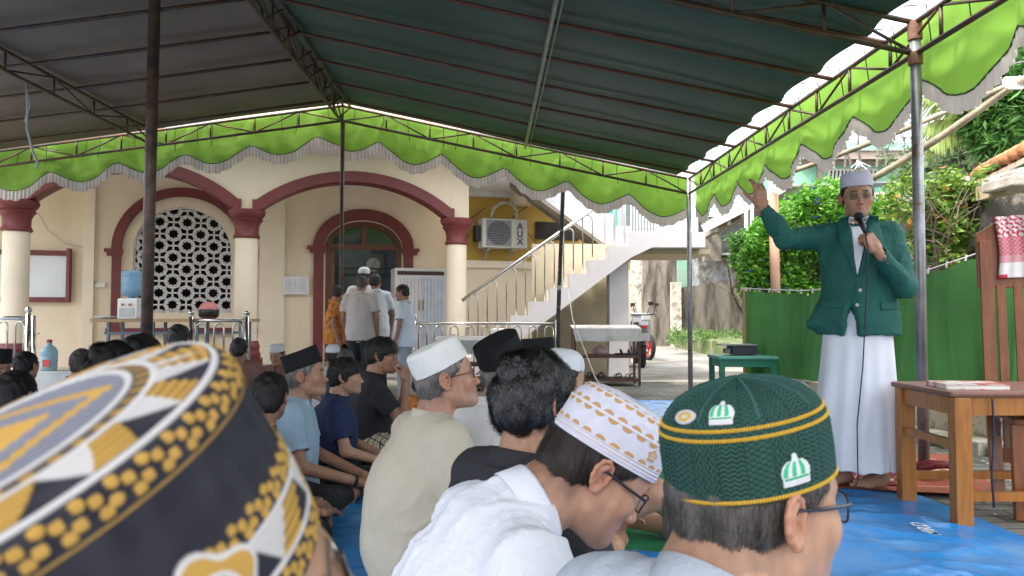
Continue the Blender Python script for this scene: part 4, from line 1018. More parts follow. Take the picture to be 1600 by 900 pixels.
# ================================================================== tent
AX = np.array([-.0294, 1, 0]); AX /= np.linalg.norm(AX); CX = np.array([1, .0294, 0]); CX /= np.linalg.norm(CX)
O9 = np.array([-2.15, 9.3, 0])          # foot of the far ridge post
def TP(a, c, z): return O9-AX*a+CX*c+np.array([0, 0, z])      # a metres towards camera, c metres right of the ridge
HW = 4.42; ZR, ZE = 3.62, 2.71
ZL = 2.99
def tz(c): return ZR-(ZR-(ZE if c > 0 else ZL))*abs(c)/HW
TENT = empty('tent', (0, 0, 0), 0, 'large ridge tent with dark tarpaulin roof on a rusty steel frame', 'tent')
steel = M('rusty_steel', (.09, .065, .05), .45, .4, 12, .25, 60, metal=.35, dirt=(.13, .045, .02), ds=7, dd=(.5, .6))
galv = M('galvanised_pipe', (.30, .30, .31), .38, .2, 10, .15, 60, metal=.6, dirt=(.18, .12, .08), ds=7, dd=(.58, .66))
steelred = M('red_primer_steel', (.12, .05, .035), .5, .35, 9, .2, 60)
tarpL = M('dark_brown_tarpaulin', (.155, .11, .08), .55, .22, 1.6, .25, 6)
tarpR = M('dark_green_tarpaulin', (.036, .08, .054), .5, .18, 1.4, .2, 6)
LEN = 10.1
BAYS = [0, 5.06, 10.1]
raf = [.35+.73*k for k in range(14)]
def tarp(side):
    nu, nv = 30, 200; C_ = np.linspace(0, 1, nu)**1.0; A_ = np.linspace(.05, LEN, nv); V = []
    for c in C_:
        for a in A_:
            ph = ((a-.35) % .73)/.73; sag = .035*sin(pi*ph)
            cm = HW-.09-.08*sin(pi*ph)**1.0*(1 if side > 0 else .6)
            cc = c*cm*side; V.append(TP(a, cc, tz(cc)+.035-sag*.9*(.5+.5*c)-.02*0))
    V = np.array(V); V[:, 2] += wav(V, 11+side, .8, 6)*.006
    return mk('tarpaulin', V, grid(nu, nv), tarpR if side > 0 else tarpL, TENT, smooth=True)
for s_ in (-1, 1): o_ = tarp(s_); o_['label'] = 'dark green tarpaulin slope' if s_ > 0 else 'dark brown tarpaulin slope'
# seams
mb = MB()
for (a0, c0, a1, c1) in ((0.3, .95, 10, 1.75), (.3, 3.4, 10, 2.65), (.2, 2.2, 10, 2.2)):
    mb.bar(TP(a0, c0, tz(c0)-.012), TP(a1, c1, tz(c1)-.012), .02, .004)
for s_ in (-1, 1):
    for a in raf:
        r_ = MB(); m_ = steelred if s_ > 0 else steel
        r_.tube([TP(a, s_*.08, tz(s_*.08)-.02), TP(a, s_*HW*.5, tz(s_*HW*.5)-.03), TP(a, s_*(HW), tz(s_*HW)+.0)], .0165, 6); r_.build('rafter', m_, TENT, smooth=True)
def truss(p0, p1, d, nseg, mat=steel, r1=.017, r2=.010, name='truss', up=(0, 0, 1), flip=0):
    p0, p1 = np.array(p0), np.array(p1); dn = -np.array(up)*d; mb = MB()
    mb.tube([p0, p1], r1, 8); mb.tube([p0+dn, p1+dn], r1, 8)
    for k in range(nseg+1):
        q = p0+(p1-p0)*k/nseg; mb.tube([q, q+dn], r2*1.15, 6)
        if k < nseg:
            q2 = p0+(p1-p0)*(k+1)/nseg
            if (k+flip) % 2: mb.tube([q, q2+dn], r2, 6)
            else: mb.tube([q+dn, q2], r2, 6)
    return mb.build(name, mat, TENT, smooth=True)
for i, a in enumerate(BAYS):
    for s_ in (-1, 1):
        truss(TP(a, 0, ZR), TP(a, s_*HW, tz(s_*HW)), .19, 8)
tlen = 10.1
truss(TP(0, 0, ZR+.02), TP(tlen, 0, ZR+.02), .24, 20); 
for s_ in (-1, 1):   # second lower chord of the triangular ridge truss
    mb = MB(); mb.tube([TP(0, s_*.10, ZR-.02), TP(tlen, s_*.10, ZR-.02)], .015, 8)
    for k in range(21): mb.tube([TP(tlen*k/20, s_*.10, ZR-.02), TP(tlen*(k+.5)/20, 0, ZR-.22)], .009, 6)
    mb.build('ridge_web', steel, TENT, smooth=True)
for s_ in (-1, 1): truss(TP(0, s_*HW, tz(s_*HW)), TP(tlen, s_*HW, tz(s_*HW)), .19, 19, flip=1, mat=steel)
truss(TP(0, -HW*.53, tz(-HW*.53)-.03), TP(tlen, -HW*.53, tz(-HW*.53)-.03), .17, 14)
mb = MB(); cq = HW*.525; mb.tube([TP(0, cq, tz(cq)-.04), TP(4.9, cq, tz(cq)-.05), TP(tlen, cq, tz(cq)-.04)], .02, 8); mb.tube([TP(0, cq+.05, tz(cq)-.045), TP(tlen, cq+.04, tz(cq)-.05)], .008, 6); mb.build('light_pipe', galv, TENT, smooth=True)
def post(a, c, ztop, r_, mat, lean=(0, 0)):
    mb = MB(); p = TP(a, c, 0); q = TP(a, c, ztop)+np.array([lean[0], lean[1], 0]); mb.tube([p, p+(q-p)*.5, q], r_, 14)
    mb.lathe([(.07, 0), (.07, .008), (r_*1.2, .012)], p, 14)
    o = mb.build('post', mat, TENT, smooth=True, autos=None)
    return p, q
post(0, 0, ZR-.2, .026, steel); post(0, HW, ZE+.02, .03, galv); post(0, -HW, ZL, .03, steel)
pr_, qr_ = post(5.06, HW, ZE+.0, .032, galv); 
for z0, z1 in ((2.45, 2.53), (2.60, 2.72)): mb = MB(); mb.lathe([(.033, z0), (.041, z0+.005), (.041, z1-.005), (.033, z1)], TP(5.06, HW, 0), 16); mb.build('collar_clamp', M('rust_orange', (.22, .11, .07), .7, .3, 20, .3), TENT, smooth=False, autos=40)
p_ = P(229, 540, 4.24); tp_ = np.array([P(229, 540, 4.24)[0], 4.24, 0]); 
mb = MB(); b_ = P(228, 560, 4.24); t_ = P(243, -60, 4.24); dn = (b_-t_)/(b_[2]-t_[2]); base = b_-dn*b_[2]; top_ = b_+dn*(3.45-b_[2]); mb.tube([base, (base+top_)/2, top_], .033, 14); mb.build('post', M('brown_rust_pipe', (.10, .06, .045), .35, .45, 14, .3, 60, metal=.3, dirt=(.045, .035, .03), ds=9, dd=(.5, .6)), TENT, smooth=True)
mb = MB(); mb.tube([TP(5.06, -HW, 0), TP(5.06, -HW, ZL)], .032, 12); mb.build('post', steel, TENT, smooth=True)
# strings
rg = np.random.default_rng(4); STR = []
for k in range(26):
    c = -HW+2*HW*(k+.5)/26+rg.normal()*.08; z = tz(c)+.02; p = TP(-.02, c, z)
    st = MB(); STR.append(st); st.tube([p, p+[rg.normal()*.01, 0, -.1], p+[rg.normal()*.03, -.02, -.2-.12*rg.random()]], .004, 4)
for k in range(16):
    a = .5+k*.36; p = TP(a, HW+.02, ZE+.03); st = MB(); STR.append(st); st.tube([p+np.array([-.15, 0, .02]), p+[-.02, 0, .03], p+[.03, .04, -.19]], .0045, 4)
for st in STR: st.build('tie_string', blackp, TENT)
# hanging white cable
hc_ = MB(); pts = [P(x, y, 6.9) for x, y in ((41, 128), (43, 160), (42, 200), (52, 240), (60, 255), (56, 263))]; hc_.tube(pts, .011, 6); hc_.tube([P(40, 128, 6.9), P(47, 165, 6.88), P(38, 190, 6.9)], .006, 5)
tag(hc_.build('hanging_cable', M('cable_grey', (.5, .48, .45), .6), smooth=True), 'pale loose cable dangling from the left tent truss', 'cable')
# ---- valance
lime = M('lime_valance_cloth', (.22, .42, .055), .75, .07, 2, .1, 40, transl=.45)
frill = M('cream_frill', (.62, .56, .50), .85, .08, 5, .2, 60, transl=.25)
def valance(label, pt, L, per, z_lo, z_hi, ztop, seed, outn, fr=.13, ph=0):
    """pt(s) -> point on the chord line; cloth hangs from it"""
    V0 = empty('valance', (0, 0, 0), 0, label, 'valance')
    n = int(L/.02); m = 16; V = []
    for i in range(n+1):
        s = L*i/n; p = pt(s); w_ = abs(sin(pi*(s/per+ph))); zl = z_lo+(z_hi-z_lo)*(1-w_**1.3)
        for j in range(m):
            t = j/(m-1); z = ztop+(-ztop-zl)*t
            bul = .045*sin(pi*t*.9)*w_+.016*sin(s*9+seed+2*t)*t+.010*sin(s*23+4*t+seed)*(t)
            V.append(p+outn*bul+np.array([0, 0, z]))
    V = np.array(V); V += outn*(folds(V, seed, 3.2, (1, 1, 2.2))*.018)[:, None]
    mk('green_cloth', V, grid(n+1, m), lime, V0, smooth=True)
    b = V.reshape(n+1, m, 3)[:, -1]; n2 = int(L/.006); F2 = []; si = np.linspace(0, n, n2); 
    for i in range(n2):
        k = min(int(si[i]), n-1); f = si[i]-k; q = b[k]*(1-f)+b[k+1]*f
        pl = .012*sin(si[i]*L/n*2*pi/.045)+.004*sin(si[i]*1.3)
        for j in range(4): t = j/3; F2.append(q+outn*(pl*(.3+.7*t)-.004)+np.array([0, 0, .006-fr*t*(1+.07*sin(si[i]*.9))]))
    mk('frill', F2, grid(n2, 4), frill, V0, smooth=True)
    dk = MB(); dk.tube([q+outn*-.006 for q in b[::3]], .006, 5, caps=False); dk.build('piping', M('dark_green_piping', (.04, .10, .02), .7), V0)
    # looped swag strip
    return V0
def pr(s): return TP(-.05, s, tz(s)-.01)
def pl(s): return TP(-.05, -s, tz(-s)-.01)
valance('lime green scalloped valance along the right half of the far gable', pr, HW, .80, .54, .34, .02, 3, -AX*-1.0, ph=.426)
valance('lime green scalloped valance along the left half of the far gable', pl, HW+.2, .83, .50, .32, .02, 8, -AX*-1.0, ph=.583)
def pe(s): return TP(s, HW+.07, ZE)
valance('lime green scalloped valance along the right eave towards the sky', pe, 9.5, .84, .53, .32, .06, 5, CX, fr=.11, ph=.07)
# faint swags tacked on the far valance
sw = MB()
for k in range(7):
    c = -2.9+k*.95
    pts = [TP(-.16, c+.28*x, tz(c+.28*x)-.20-.13*(1-x*x)) for x in np.linspace(-1, 1, 9)]
    for p, q in zip(pts[:-1], pts[1:]): sw.bar(p, q, .008, .045, up=(0, 0, 1))
sw.build('swag_strip', M('olive_swag', (.14, .30, .03), .8, transl=.3), bpy.data.objects['valance'])
# ================================================================== green cloth fence
gcl = M('green_fence_cloth', (.06, .185, .05), .7, .28, 1.2, .15, 30, transl=.35)
CF = empty('cloth_fence', (0, 0, 0), 0, 'green cloth hung as a fence on a wire behind the speaker', 'cloth screen')
path = [fc0, fc1, fc2]; seg = [np.linalg.norm(fc1-fc0), np.linalg.norm(fc2-fc1)]; Lt = sum(seg)
def fpos(s):
    if s < seg[0]: return fc0+(fc1-fc0)*s/seg[0]
    return fc1+(fc2-fc1)*(s-seg[0])/seg[1]
ztopf = lambda s: np.interp(s, [0, seg[0]*.35, seg[0]*.72, seg[0], Lt], [1.24, 1.18, 1.24, 1.43, 1.55])
n = 420; m = 22; V = []
for i in range(n+1):
    s = Lt*i/n; p = fpos(s); zt_ = ztopf(s); zb_ = .34 if s > seg[0]*.3 else .22
    for j in range(m):
        t = j/(m-1); d = (.052*sin(s*15+1.8*sin(s*3.1)+.5*t)+.020*sin(s*37+2.5*sin(s*5+t*2))+.03*sin(s*6+3*t)+.008*sin(s*83+3*sin(s*7)))*(.4+.6*t)
        dr_ = .03*abs(sin(s*pi/.32))*(1-t)**6
        V.append((p[0]+d-.0, p[1]+d*.35, zt_-dr_-(zt_-zb_)*t))
V = np.array(V); mk('green_cloth', V, grid(n+1, m), gcl, CF, smooth=True)
wr = MB(); wr.tube([(fpos(s)[0], fpos(s)[1], ztopf(s)+.035-.02) for s in np.linspace(0, Lt, 40)], .006, 5)
for k in range(int(Lt/.17)): s = k*.17; wr.tube([(fpos(s)[0], fpos(s)[1], ztopf(s)+.03), (fpos(s)[0]-.01, fpos(s)[1], ztopf(s)-.015)], .007, 5)
wr.build('wire', M('cable_grey', (.5, .5, .5)), CF)
for s in (0.02, seg[0]-.1): pm = MB(); q = fpos(s); pm.tube([(q[0]+.03, q[1]+.03, 0), (q[0]+.03, q[1]+.03, ztopf(s)+.03)], .03, 8); pm.build('stake', M('bamboo', (.42, .30, .14), .6, .2, 8, .2), CF)
# ================================================================== blue groundsheet
def wr_z(V):
    x = V[:, 0]; y = V[:, 1]; P3 = np.stack([x, y, 0*x], 1)
    r = folds(P3, 61, 1.3, (1.0, 1.7, 1))*.020+folds(P3, 62, 3.1, (.8, 1.5, 1))*.016+folds(P3, 64, 6.5)*.009+.003*wav(P3, 63, .8, 6)
    edge = np.clip((2.12-x)/.25, .15, 1)
    return np.abs(r)*edge
blue = M('blue_tarpaulin', (.02, .24, .62), .24, .12, 2.5, .25, 30, spec=.55, dirt=(.14, .33, .58), ds=1.6, dd=(.5, .68))
def tsheet(name, x0, x1, y0, y1, z, mat, nx, ny, edge=.03, lab=None):
    X, Y = np.meshgrid(np.linspace(0, 1, nx), np.linspace(0, 1, ny), indexing='ij'); X = X.ravel(); Y = Y.ravel()
    yy = y0+(y1-y0)*Y; xx = x0+(x1-x0)*X-.0294*(yy-4)
    xx = xx+edge*np.sin(yy*2.3)*(X > .98); V = np.stack([xx, yy, np.full(len(xx), z)], 1); V[:, 2] += wr_z(V)
    return mk(name, V, grid(nx, ny), mat, None, smooth=True)
tag(tsheet('groundsheet', -6.2, 2.12, .3, 8.25, .012, blue, 560, 520), 'wrinkled bright blue tarpaulin spread over the ground', 'groundsheet')
green = M('green_carpet', (.02, .22, .09), .85, .1, 20, .3, 150)
X, Y = np.meshgrid(np.linspace(0.05, 1.12, 60), np.linspace(2.3, 5.4, 120), indexing='ij'); V = np.stack([X.ravel(), Y.ravel(), X.ravel()*0+.030], 1); V[:, 2] += .004*wav(V, 8, 1, 4)
tag(mk('carpet', V, grid(60, 120), green, None, smooth=True), 'plain green carpet laid on the blue sheet between the capped men', 'carpet')
# hem strips on the blue sheet
hem_ = MB(); hm = M('greyed_hem_tape', (.45, .42, .36), .7, .2, 6, .2)
def strip(mb, pts, w_, zo=.02):
    vs = []; 
    for k, p in enumerate(pts):
        d = np.array(pts[min(k+1, len(pts)-1)])-np.array(pts[max(k-1, 0)]); d /= np.linalg.norm(d); nn = np.array([-d[1], d[0]])*w_/2
        for q in (np.array(p)-nn, np.array(p)+nn): z = wr_z(np.array([[q[0], q[1], 0]]))[0]; vs.append((q[0], q[1], z+zo))
    mb.add(vs, [(2*k, 2*k+1, 2*k+3, 2*k+2) for k in range(len(pts)-1)])
def cpl(pts, n=40):
    g = [G(*p)[:2] for p in pts]; t = np.linspace(0, len(g)-1, n); return [(np.interp(a, range(len(g)), [q[0] for q in g]), np.interp(a, range(len(g)), [q[1] for q in g])) for a in t]
strip(hem_, cpl([(1300, 799), (1380, 803), (1465, 806), (1500, 822), (1540, 835), (1575, 852), (1605, 858)], 60), .03, .008)
strip(hem_, cpl([(500, 811), (560, 812), (640, 810)], 30), .012, .008)
tag(hem_.build('hem_tape', hm), 'greyish hem tape along the seam of the blue sheet', 'tape')
tx = bpy.data.curves.new('printed_lettering', 'FONT'); tx.body = 'MRD'; tx.size = .085; tx.extrude = .0005; tx.offset = .0006; tx.space_character = 1.15; tx.shear = .25; tx.align_x = 'CENTER'; tx.align_y = 'CENTER'
to = bpy.data.objects.new('tmp', tx); me_ = bpy.data.meshes.new_from_object(to); bpy.data.objects.remove(to); to = bpy.data.objects.new('printed_lettering', me_); COL.objects.link(to); me_.materials.clear(); me_.materials.append(M('print_white', (.75, .78, .8), .5)); g_ = G(1448, 836)
to.location = (g_[0], g_[1], .026); to.rotation_euler = (0, 0, R(84)); tag(to, 'white printed letters on the blue sheet beside the wooden table leg', 'lettering')
# ---- rugs painted per vertex
def painted(name, quad, nx, ny, z, fn, label, cat, rough=.95):
    q = [np.array(p) for p in quad]; V = []; U = []
    for i in range(nx):
        for j in range(ny):
            u, v = i/(nx-1), j/(ny-1); p = (q[0]*(1-u)+q[1]*u)*(1-v)+(q[3]*(1-u)+q[2]*u)*v; V.append((p[0], p[1], z)); U.append((u, v))
    V = np.array(V); U = np.array(U); V[:, 2] += np.abs(wav(V, 15, 1.3, 5))*.006
    return tag(mk(name, V, grid(nx, ny), M('rug_pile', (1, 1, 1), rough, .12, 60, .4, 300, attr=True), None, smooth=True, cols=fn(U[:, 0], U[:, 1])), label, cat)
def rug1(u, v):
    C = np.tile([.36, .085, .045], (len(u), 1)); b = np.minimum(np.minimum(u, 1-u)*1.1, np.minimum(v, 1-v)*1.2)
    C[(b > .07) & (b < .10)] = [.22, .12, .06]; C[(b > .17) & (b < .185)] = [.5, .3, .16]
    for (a, c) in ((.42, .5), (.8, .5)):
        r = np.hypot((u-a)*1.6, (v-c)*.75); C[(r < .19)] = [.3, .17, .08]; C[(r < .13)] = [.55, .42, .28]; C[(r < .06)] = [.38, .09, .05]
    return C
painted('rug', [G(1296, 772)[:2], G(1582, 783)[:2], G(1478, 716)[:2], G(1300, 718)[:2]], 160, 120, .026, rug1, 'faded orange rug with oval medallions behind the wooden table', 'rug')
def rug2(u, v):
    C = np.tile([.16, .018, .02], (len(u), 1)); k = ((u*22).astype(int)+(v*16).astype(int)) % 2 == 0; C[k & (np.sin(u*40)*np.sin(v*30) > .1)] = [.45, .33, .22]; b = np.minimum(u, 1-u); C[(b < .06)] = [.28, .04, .03]; return C
painted('prayer_mat', [G(1285, 765)[:2], G(1432, 768)[:2], G(1418, 722)[:2], G(1290, 720)[:2]], 150, 80, .033, rug2, 'dark red patterned prayer mat under the speaker', 'mat')
tw = MB(); rg = np.random.default_rng(2)
for k in range(9):
    a = G(1424+k*2, 748+k*1.2); tw.tube([a+[0, 0, .075], a+[.06, -.03, .10+.01*sin(k)], a+[.16, -.05+.01*k, .10], a+[.27+.02*rg.random(), -.10+.02*k, .08]], [.008, .014, .016, .01], 8)
tag(tw.build('tasselled_cloth', M('burgundy_cloth', (.14, .012, .02), .9, .3, 30, .4), smooth=True), 'crumpled burgundy tasselled cloth beside the table leg', 'cloth')
# ================================================================== props
# ---- wooden table (front right)
tw1 = wood('teak_table', (.42, .17, .04), (.30, .11, .025), .3); 
T = empty('wooden_table', (0, 0, 0), 0, 'brown wooden side table with leather-like top beside the speaker', 'table')
def zpl(px, py, z): return G(px, py, z)
A_ = G(1497, 826); Bl = G(1415, 790)
x0 = (A_[0]+Bl[0])/2; y0 = A_[1]; y1 = Bl[1]+.06; TH = .60; x1 = x0+.85
Ttop = M('table_top_leather', (.20, .085, .055), .5, .15, 8, .2, 40)
mb = MB(); mb.box(((x0+x1)/2, (y0+y1)/2, TH), (x1-x0+.06, y1-y0+.07, .028)); mb.build('tabletop', Ttop, T, bev=.012)
for xx, yy in ((x0, y0), (x0, y1), (x1-.06, y0), (x1-.06, y1)):
    mb = MB(); mb.box((xx+.028, yy, (TH-.014)/2), (.075, .06, TH-.014)); mb.build('leg', tw1, T, bev=.004)
mb = MB(); mb.box(((x0+x1)/2, y0, TH-.055), (x1-x0-.10, .025, .08)); mb.box(((x0+x1)/2, y1, TH-.055), (x1-x0-.10, .025, .08)); mb.box((x0+.02, (y0+y1)/2, TH-.055), (.025, y1-y0-.06, .08)); mb.build('apron', tw1, T)
mb = MB(); mb.box((x0+.02, (y0+y1)/2, .37), (.03, y1-y0-.06, .035)); mb.build('side_stretcher', tw1, T)
for yy in (y0+.01, y1): mb = MB(); mb.box(((x0+x1)/2, yy, .14), (x1-x0-.10, .025, .04)); mb.build('stretcher', tw1, T)
cd = MB(); cx_ = P(1551, 600, y0-.035); cd.tube([(cx_[0], y0-.03, TH-.02), (cx_[0]+.004, y0-.032, .45), (cx_[0]-.01, y0-.03, .25), (cx_[0]-.004, y0-.03, .10)], .0045, 6); cd.tube([(cx_[0], y0-.03, .51), (cx_[0]+.03, y0-.04, .48), (cx_[0]+.02, y0-.04, .42)], .004, 6)
tag(cd.build('cord', M('navy_cord', (.025, .035, .07), .7), smooth=True), 'dark blue cord tied round the wooden table and hanging down', 'cord')
BK = empty('book', P(1512, 592, y0+.14)*[1, 1, 0]+[0, 0, TH+.016], -.1, 'closed book with white and red cover on the wooden table', 'book')
mb = MB(); mb.box((0, 0, .010), (.27, .19, .016)); mb.build('pages', M('paper', (.75, .72, .66), .8), BK)
mb = MB(); mb.box((0, 0, .021), (.28, .2, .004)); mb.box((0, 0, .0), (.28, .2, .003)); mb.box((-.141, 0, .011), (.003, .2, .024)); mb.build('cover', M('book_cover', (.72, .62, .58), .4, .2, 12, dirt=(.5, .12, .08), ds=9, dd=(.5, .56)), BK)
# ---- chair
CH = empty('wooden_chair', (0, 0, 0), 0, 'tall-backed slatted wooden chair with a red checked scarf over it', 'chair')
cw = wood('chair_wood', (.27, .085, .022), (.17, .05, .014), .28)
bl = P(1560, 790, 3.62); cx0 = P(1552, 500, 3.95)[0]; 
lx0 = cx0; dirc = np.array([.93, -.36, 0]); dirc /= np.linalg.norm(dirc); bk = np.array([.36, .93, 0]); bk /= np.linalg.norm(bk)
o = np.array([P(1540, 500, 3.95)[0], 3.95, 0])
def CP_(a, b, z): return o+dirc*a+bk*b+np.array([0, 0, z])
tilt = .13
def zb(z): return -tilt*max(0, .48-z)*1.6*0+(z-.48)*.10
for a in (0.02, .46):
    mb = MB(); mb.bar(CP_(a, -.10, 0), CP_(a, .0, .46), .06, .035); mb.bar(CP_(a, 0, .44), CP_(a, .08, 1.36), .06, .035); mb.build('back_leg', cw, CH, bev=.004)
    mb = MB(); mb.bar(CP_(a, -.5, 0), CP_(a, -.46, .44), .05, .05); mb.build('front_leg', cw, CH, bev=.004)
mb = MB(); mb.prism([CP_(-.0, -.5, .44), CP_(.48, -.5, .44), CP_(.48, 0, .44), CP_(0, 0, .44)], (0, 0, .03)); mb.build('seat', cw, CH, bev=.006)
mb = MB(); mb.prism([CP_(-.02, .055, 1.10), CP_(.50, .055, 1.10), CP_(.50, .085, 1.40), CP_(.42, .088, 1.45), (CP_(.24, .09, 1.47)), CP_(.06, .088, 1.45), CP_(-.02, .085, 1.40)], bk*.03); mb.build('crest_rail', cw, CH, bev=.006)
mb = MB(); mb.bar(CP_(0, -.02, .22), CP_(.48, -.02, .22), .03, .07); mb.build('lower_rail', cw, CH)
for k in range(5):
    a = .085+.078*k; mb = MB(); mb.bar(CP_(a, -.02, .24), CP_(a, .06, 1.12), .042, .018, up=tuple(bk)); mb.build('slat', cw, CH, bev=.003)
# scarf
n, m = 90, 110; V = []; U = []
for i in range(n):
    for j in range(m):
        u, v = i/(n-1), j/(m-1); a = .07+.40*u
        L = v*.62; 
        if L < .34: b = .045-.03; z = 1.145+L; bb = .055+(z-1.1)*.1-.022-.012*sin(u*17+v*3)*.6-.006*sin(u*41); 
        else: z = 1.485-(L-.34); bb = .125+.01*sin(u*13)
        V.append(CP_(a+.01*sin(v*7), bb, z+.012*sin(u*3.3+.5))); U.append((u, v))
V = np.array(V); U = np.array(U); u, v = U.T; C = np.tile([.72, .68, .66], (len(u), 1)); red = np.array([.50, .035, .06])
chk = ((np.floor(u*34)+np.floor(v*52)) % 2 == 0); mid = (v > .2) & (v < .36); top_ = v >= .36
C[mid] = np.array([.62, .27, .29]); C[mid & chk] = [.5, .12, .15]; C[(v > .13) & (v < .2)] = [.6, .3, .32]; C[top_ & chk & ((np.floor(u*34)) % 2 == 0)] = red; C[top_ & ((np.floor(u*34+v*52)) % 3 == 0)] = red
C[(v < .03) & ((u*9).astype(int) % 3 == 0)] = red
sc_ = mk('checked_scarf', V, grid(n, m), M('scarf_weave', (1, 1, 1), .9, .06, 50, .3, 200, attr=True), None, smooth=True, cols=C); tag(sc_, 'red and white checked scarf draped over the tall chair back', 'scarf')
sc_.modifiers.new('solid', 'SOLIDIFY').thickness = .003
# ---- green stool/table with amplifier
gt = M('green_gloss_paint', (.008, .16, .095), .3, .08, 3, .05)
GT = empty('green_table', (0, 0, 0), 0, 'small dark green painted table holding a black device', 'table')
gy = 7.5; ga = P(1124, 556, gy); gb = P(1214, 556, gy); gw = gb[0]-ga[0]; gz = .53
mb = MB(); mb.box(((ga[0]+gb[0])/2, gy+.2, gz), (gw+.02, .46, .03)); mb.build('tabletop', M('green_light_paint', (.10, .33, .25), .3), GT, bev=.005)
for dx in (.03, gw-.03-.0):
    for dy in (.0, .38): mb = MB(); mb.box((ga[0]+dx, gy+dy+.02, gz/2-.008), (.05, .05, gz-.016)); mb.build('leg', gt, GT)
mb = MB(); mb.box((ga[0]+gw/2, gy+.02, gz-.055), (gw-.11, .03, .08)); mb.box((ga[0]+.03, gy+.2, gz-.055), (.03, .32, .08)); mb.box((ga[0]+gw/2, gy+.02, .13), (gw-.11, .03, .04)); mb.build('apron', gt, GT)
AM = empty('amplifier', (0, 0, 0), 0, 'black boxy device with grey lid on the green table', 'device')
mb = MB(); mb.box((ga[0]+gw*.5, gy+.2, gz+.015+.055), (.26, .22, .09)); mb.build('casing', M('device_black', (.025, .03, .04), .5), AM, bev=.005)
mb = MB(); mb.box((ga[0]+gw*.5-.06, gy+.2, gz+.125), (.36, .24, .012)); mb.box((ga[0]+gw*.5-.16, gy+.2, gz+.06), (.04, .14, .05)); mb.build('lid', M('device_grey', (.2, .2, .19), .5), AM)
# ---- shoe racks
rusty = M('rusted_angle_iron', (.075, .04, .03), .7, .3, 10, .2)
topm = M('zinc_top', (.45, .45, .44), .45, .12, 4, .1, metal=.2, dirt=(.33, .31, .28), ds=4)
def rack(label, xa, xb, y, h, dep=.45, slant=0):
    E = empty('shoe_rack', (0, 0, 0), 0, label, 'rack')
    mb = MB(); z = h
    mb.add([(xa-.02, y+dep, z+.02), (xb+.02, y+dep, z+.02), (xb+.02, y, z-.02), (xa-.02, y, z-.02), (xb+.02, y-.01, z-.19), (xa+.02, y-.01, z-.19)], [(0, 1, 2, 3), (3, 2, 4, 5)]); o_ = mb.build('top_sheet', topm, E); o_.modifiers.new('solid', 'SOLIDIFY').thickness = .006
    for xx in (xa+.01, xb-.01):
        for yy in (y+.02, y+dep): mb = MB(); mb.box((xx, yy, (h-.03)/2), (.03, .03, h-.03)); mb.build('leg', rusty, E)
    for zz in (h*.5, h*.1): mb = MB(); mb.box(((xa+xb)/2, y+dep/2, zz), (xb-xa-.04, dep, .035)); mb.build('shelf', rusty, E)
    return E
ry = 10.05
rx0, rx1 = (897-800)/FPX*ry, (1000-800)/FPX*ry
rack('shoe rack with grey sheet top and rusty shelves near the stair pillar', rx0, rx1, ry, .80)
tx0, tx1 = (680-800)/FPX*9.4, (762-800)/FPX*9.4
rack('low grey-topped rack half hidden behind the seated men by the railing', tx0, tx1, 9.4, .66)
def sandal(label, c, rz, mat, s_=1.0):
    E = MB(); pts = []
    for k in range(16):
        a = 2*pi*k/16; pts.append((.045*sin(a)*(1.0+.15*cos(a)), .13*cos(a), 0))
    M_ = Matrix.Translation(c) @ Matrix.Rotation(rz, 4, 'Z') @ Matrix.Scale(s_, 4)
    E.prism([M_ @ Vector(p) for p in pts], (0, 0, .02*s_)); 
    E.tube([M_ @ Vector((.042*cos(a)*1.0, .03+.02*sin(a), .02+.05*sin(a))) for a in np.linspace(0, pi, 9)], .010*s_, 6)
    E.tube([M_ @ Vector((.042*cos(a), -.06, .02+.045*sin(a))) for a in np.linspace(0, pi, 9)], .007*s_, 6)
    return tag(E.build('sandal', mat, smooth=False), label, 'sandal', 'sandals on the shoe racks')
sm = M('sandal_black', (.02, .018, .018), .6); sb_ = M('sandal_brown', (.07, .04, .028), .6)
sandal('left black sandal on the bottom shelf below the pink bag', (rx0+.24, ry+.15, .10), .4, sm); sandal('right black sandal of the pair below the pink bag', (rx0+.38, ry+.15, .10), -.3, sm)
sandal('brown sandal low on the rack end next to the motorbike', (rx1-.12, ry+.12, .10), -.9, sb_, .9); sandal('brown sandal beside another at the rack right end', (rx1-.28, ry+.16, .10), -.5, sb_, .9)
sandal('black slipper on the middle shelf in front of the pillar', (rx1-.2, ry+.15, .42), 1.2, sm); sandal('second black slipper on the middle shelf beside the rack leg', (rx1-.08, ry+.2, .42), 1.4, sm)
pb = MB(); pb.lathe([(.01, 0), (.10, .0), (.115, .05), (.08, .1), (.02, .13), (.03, .15)], (rx0+.38, ry+.18, .418), 16); tag(pb.build('plastic_bag', M('pink_plastic', (.5, .36, .33), .4, .3, 12, .6, 20, transl=.3), smooth=True), 'crumpled pinkish plastic bag on the middle shelf', 'bag')
# shoes on the ground below the low rack
for i, (xx, rz, lb) in enumerate(((-.83, .3, 'left dark slipper on the ground by the cream shirted man'), (-.66, .1, 'right dark slipper on the ground by the cream shirted man'))):
    s2 = sandal(lb, (P(730, 600, 8.7)[0]-.35+(xx+.83), 8.7, .02), rz, sm, 1.2)
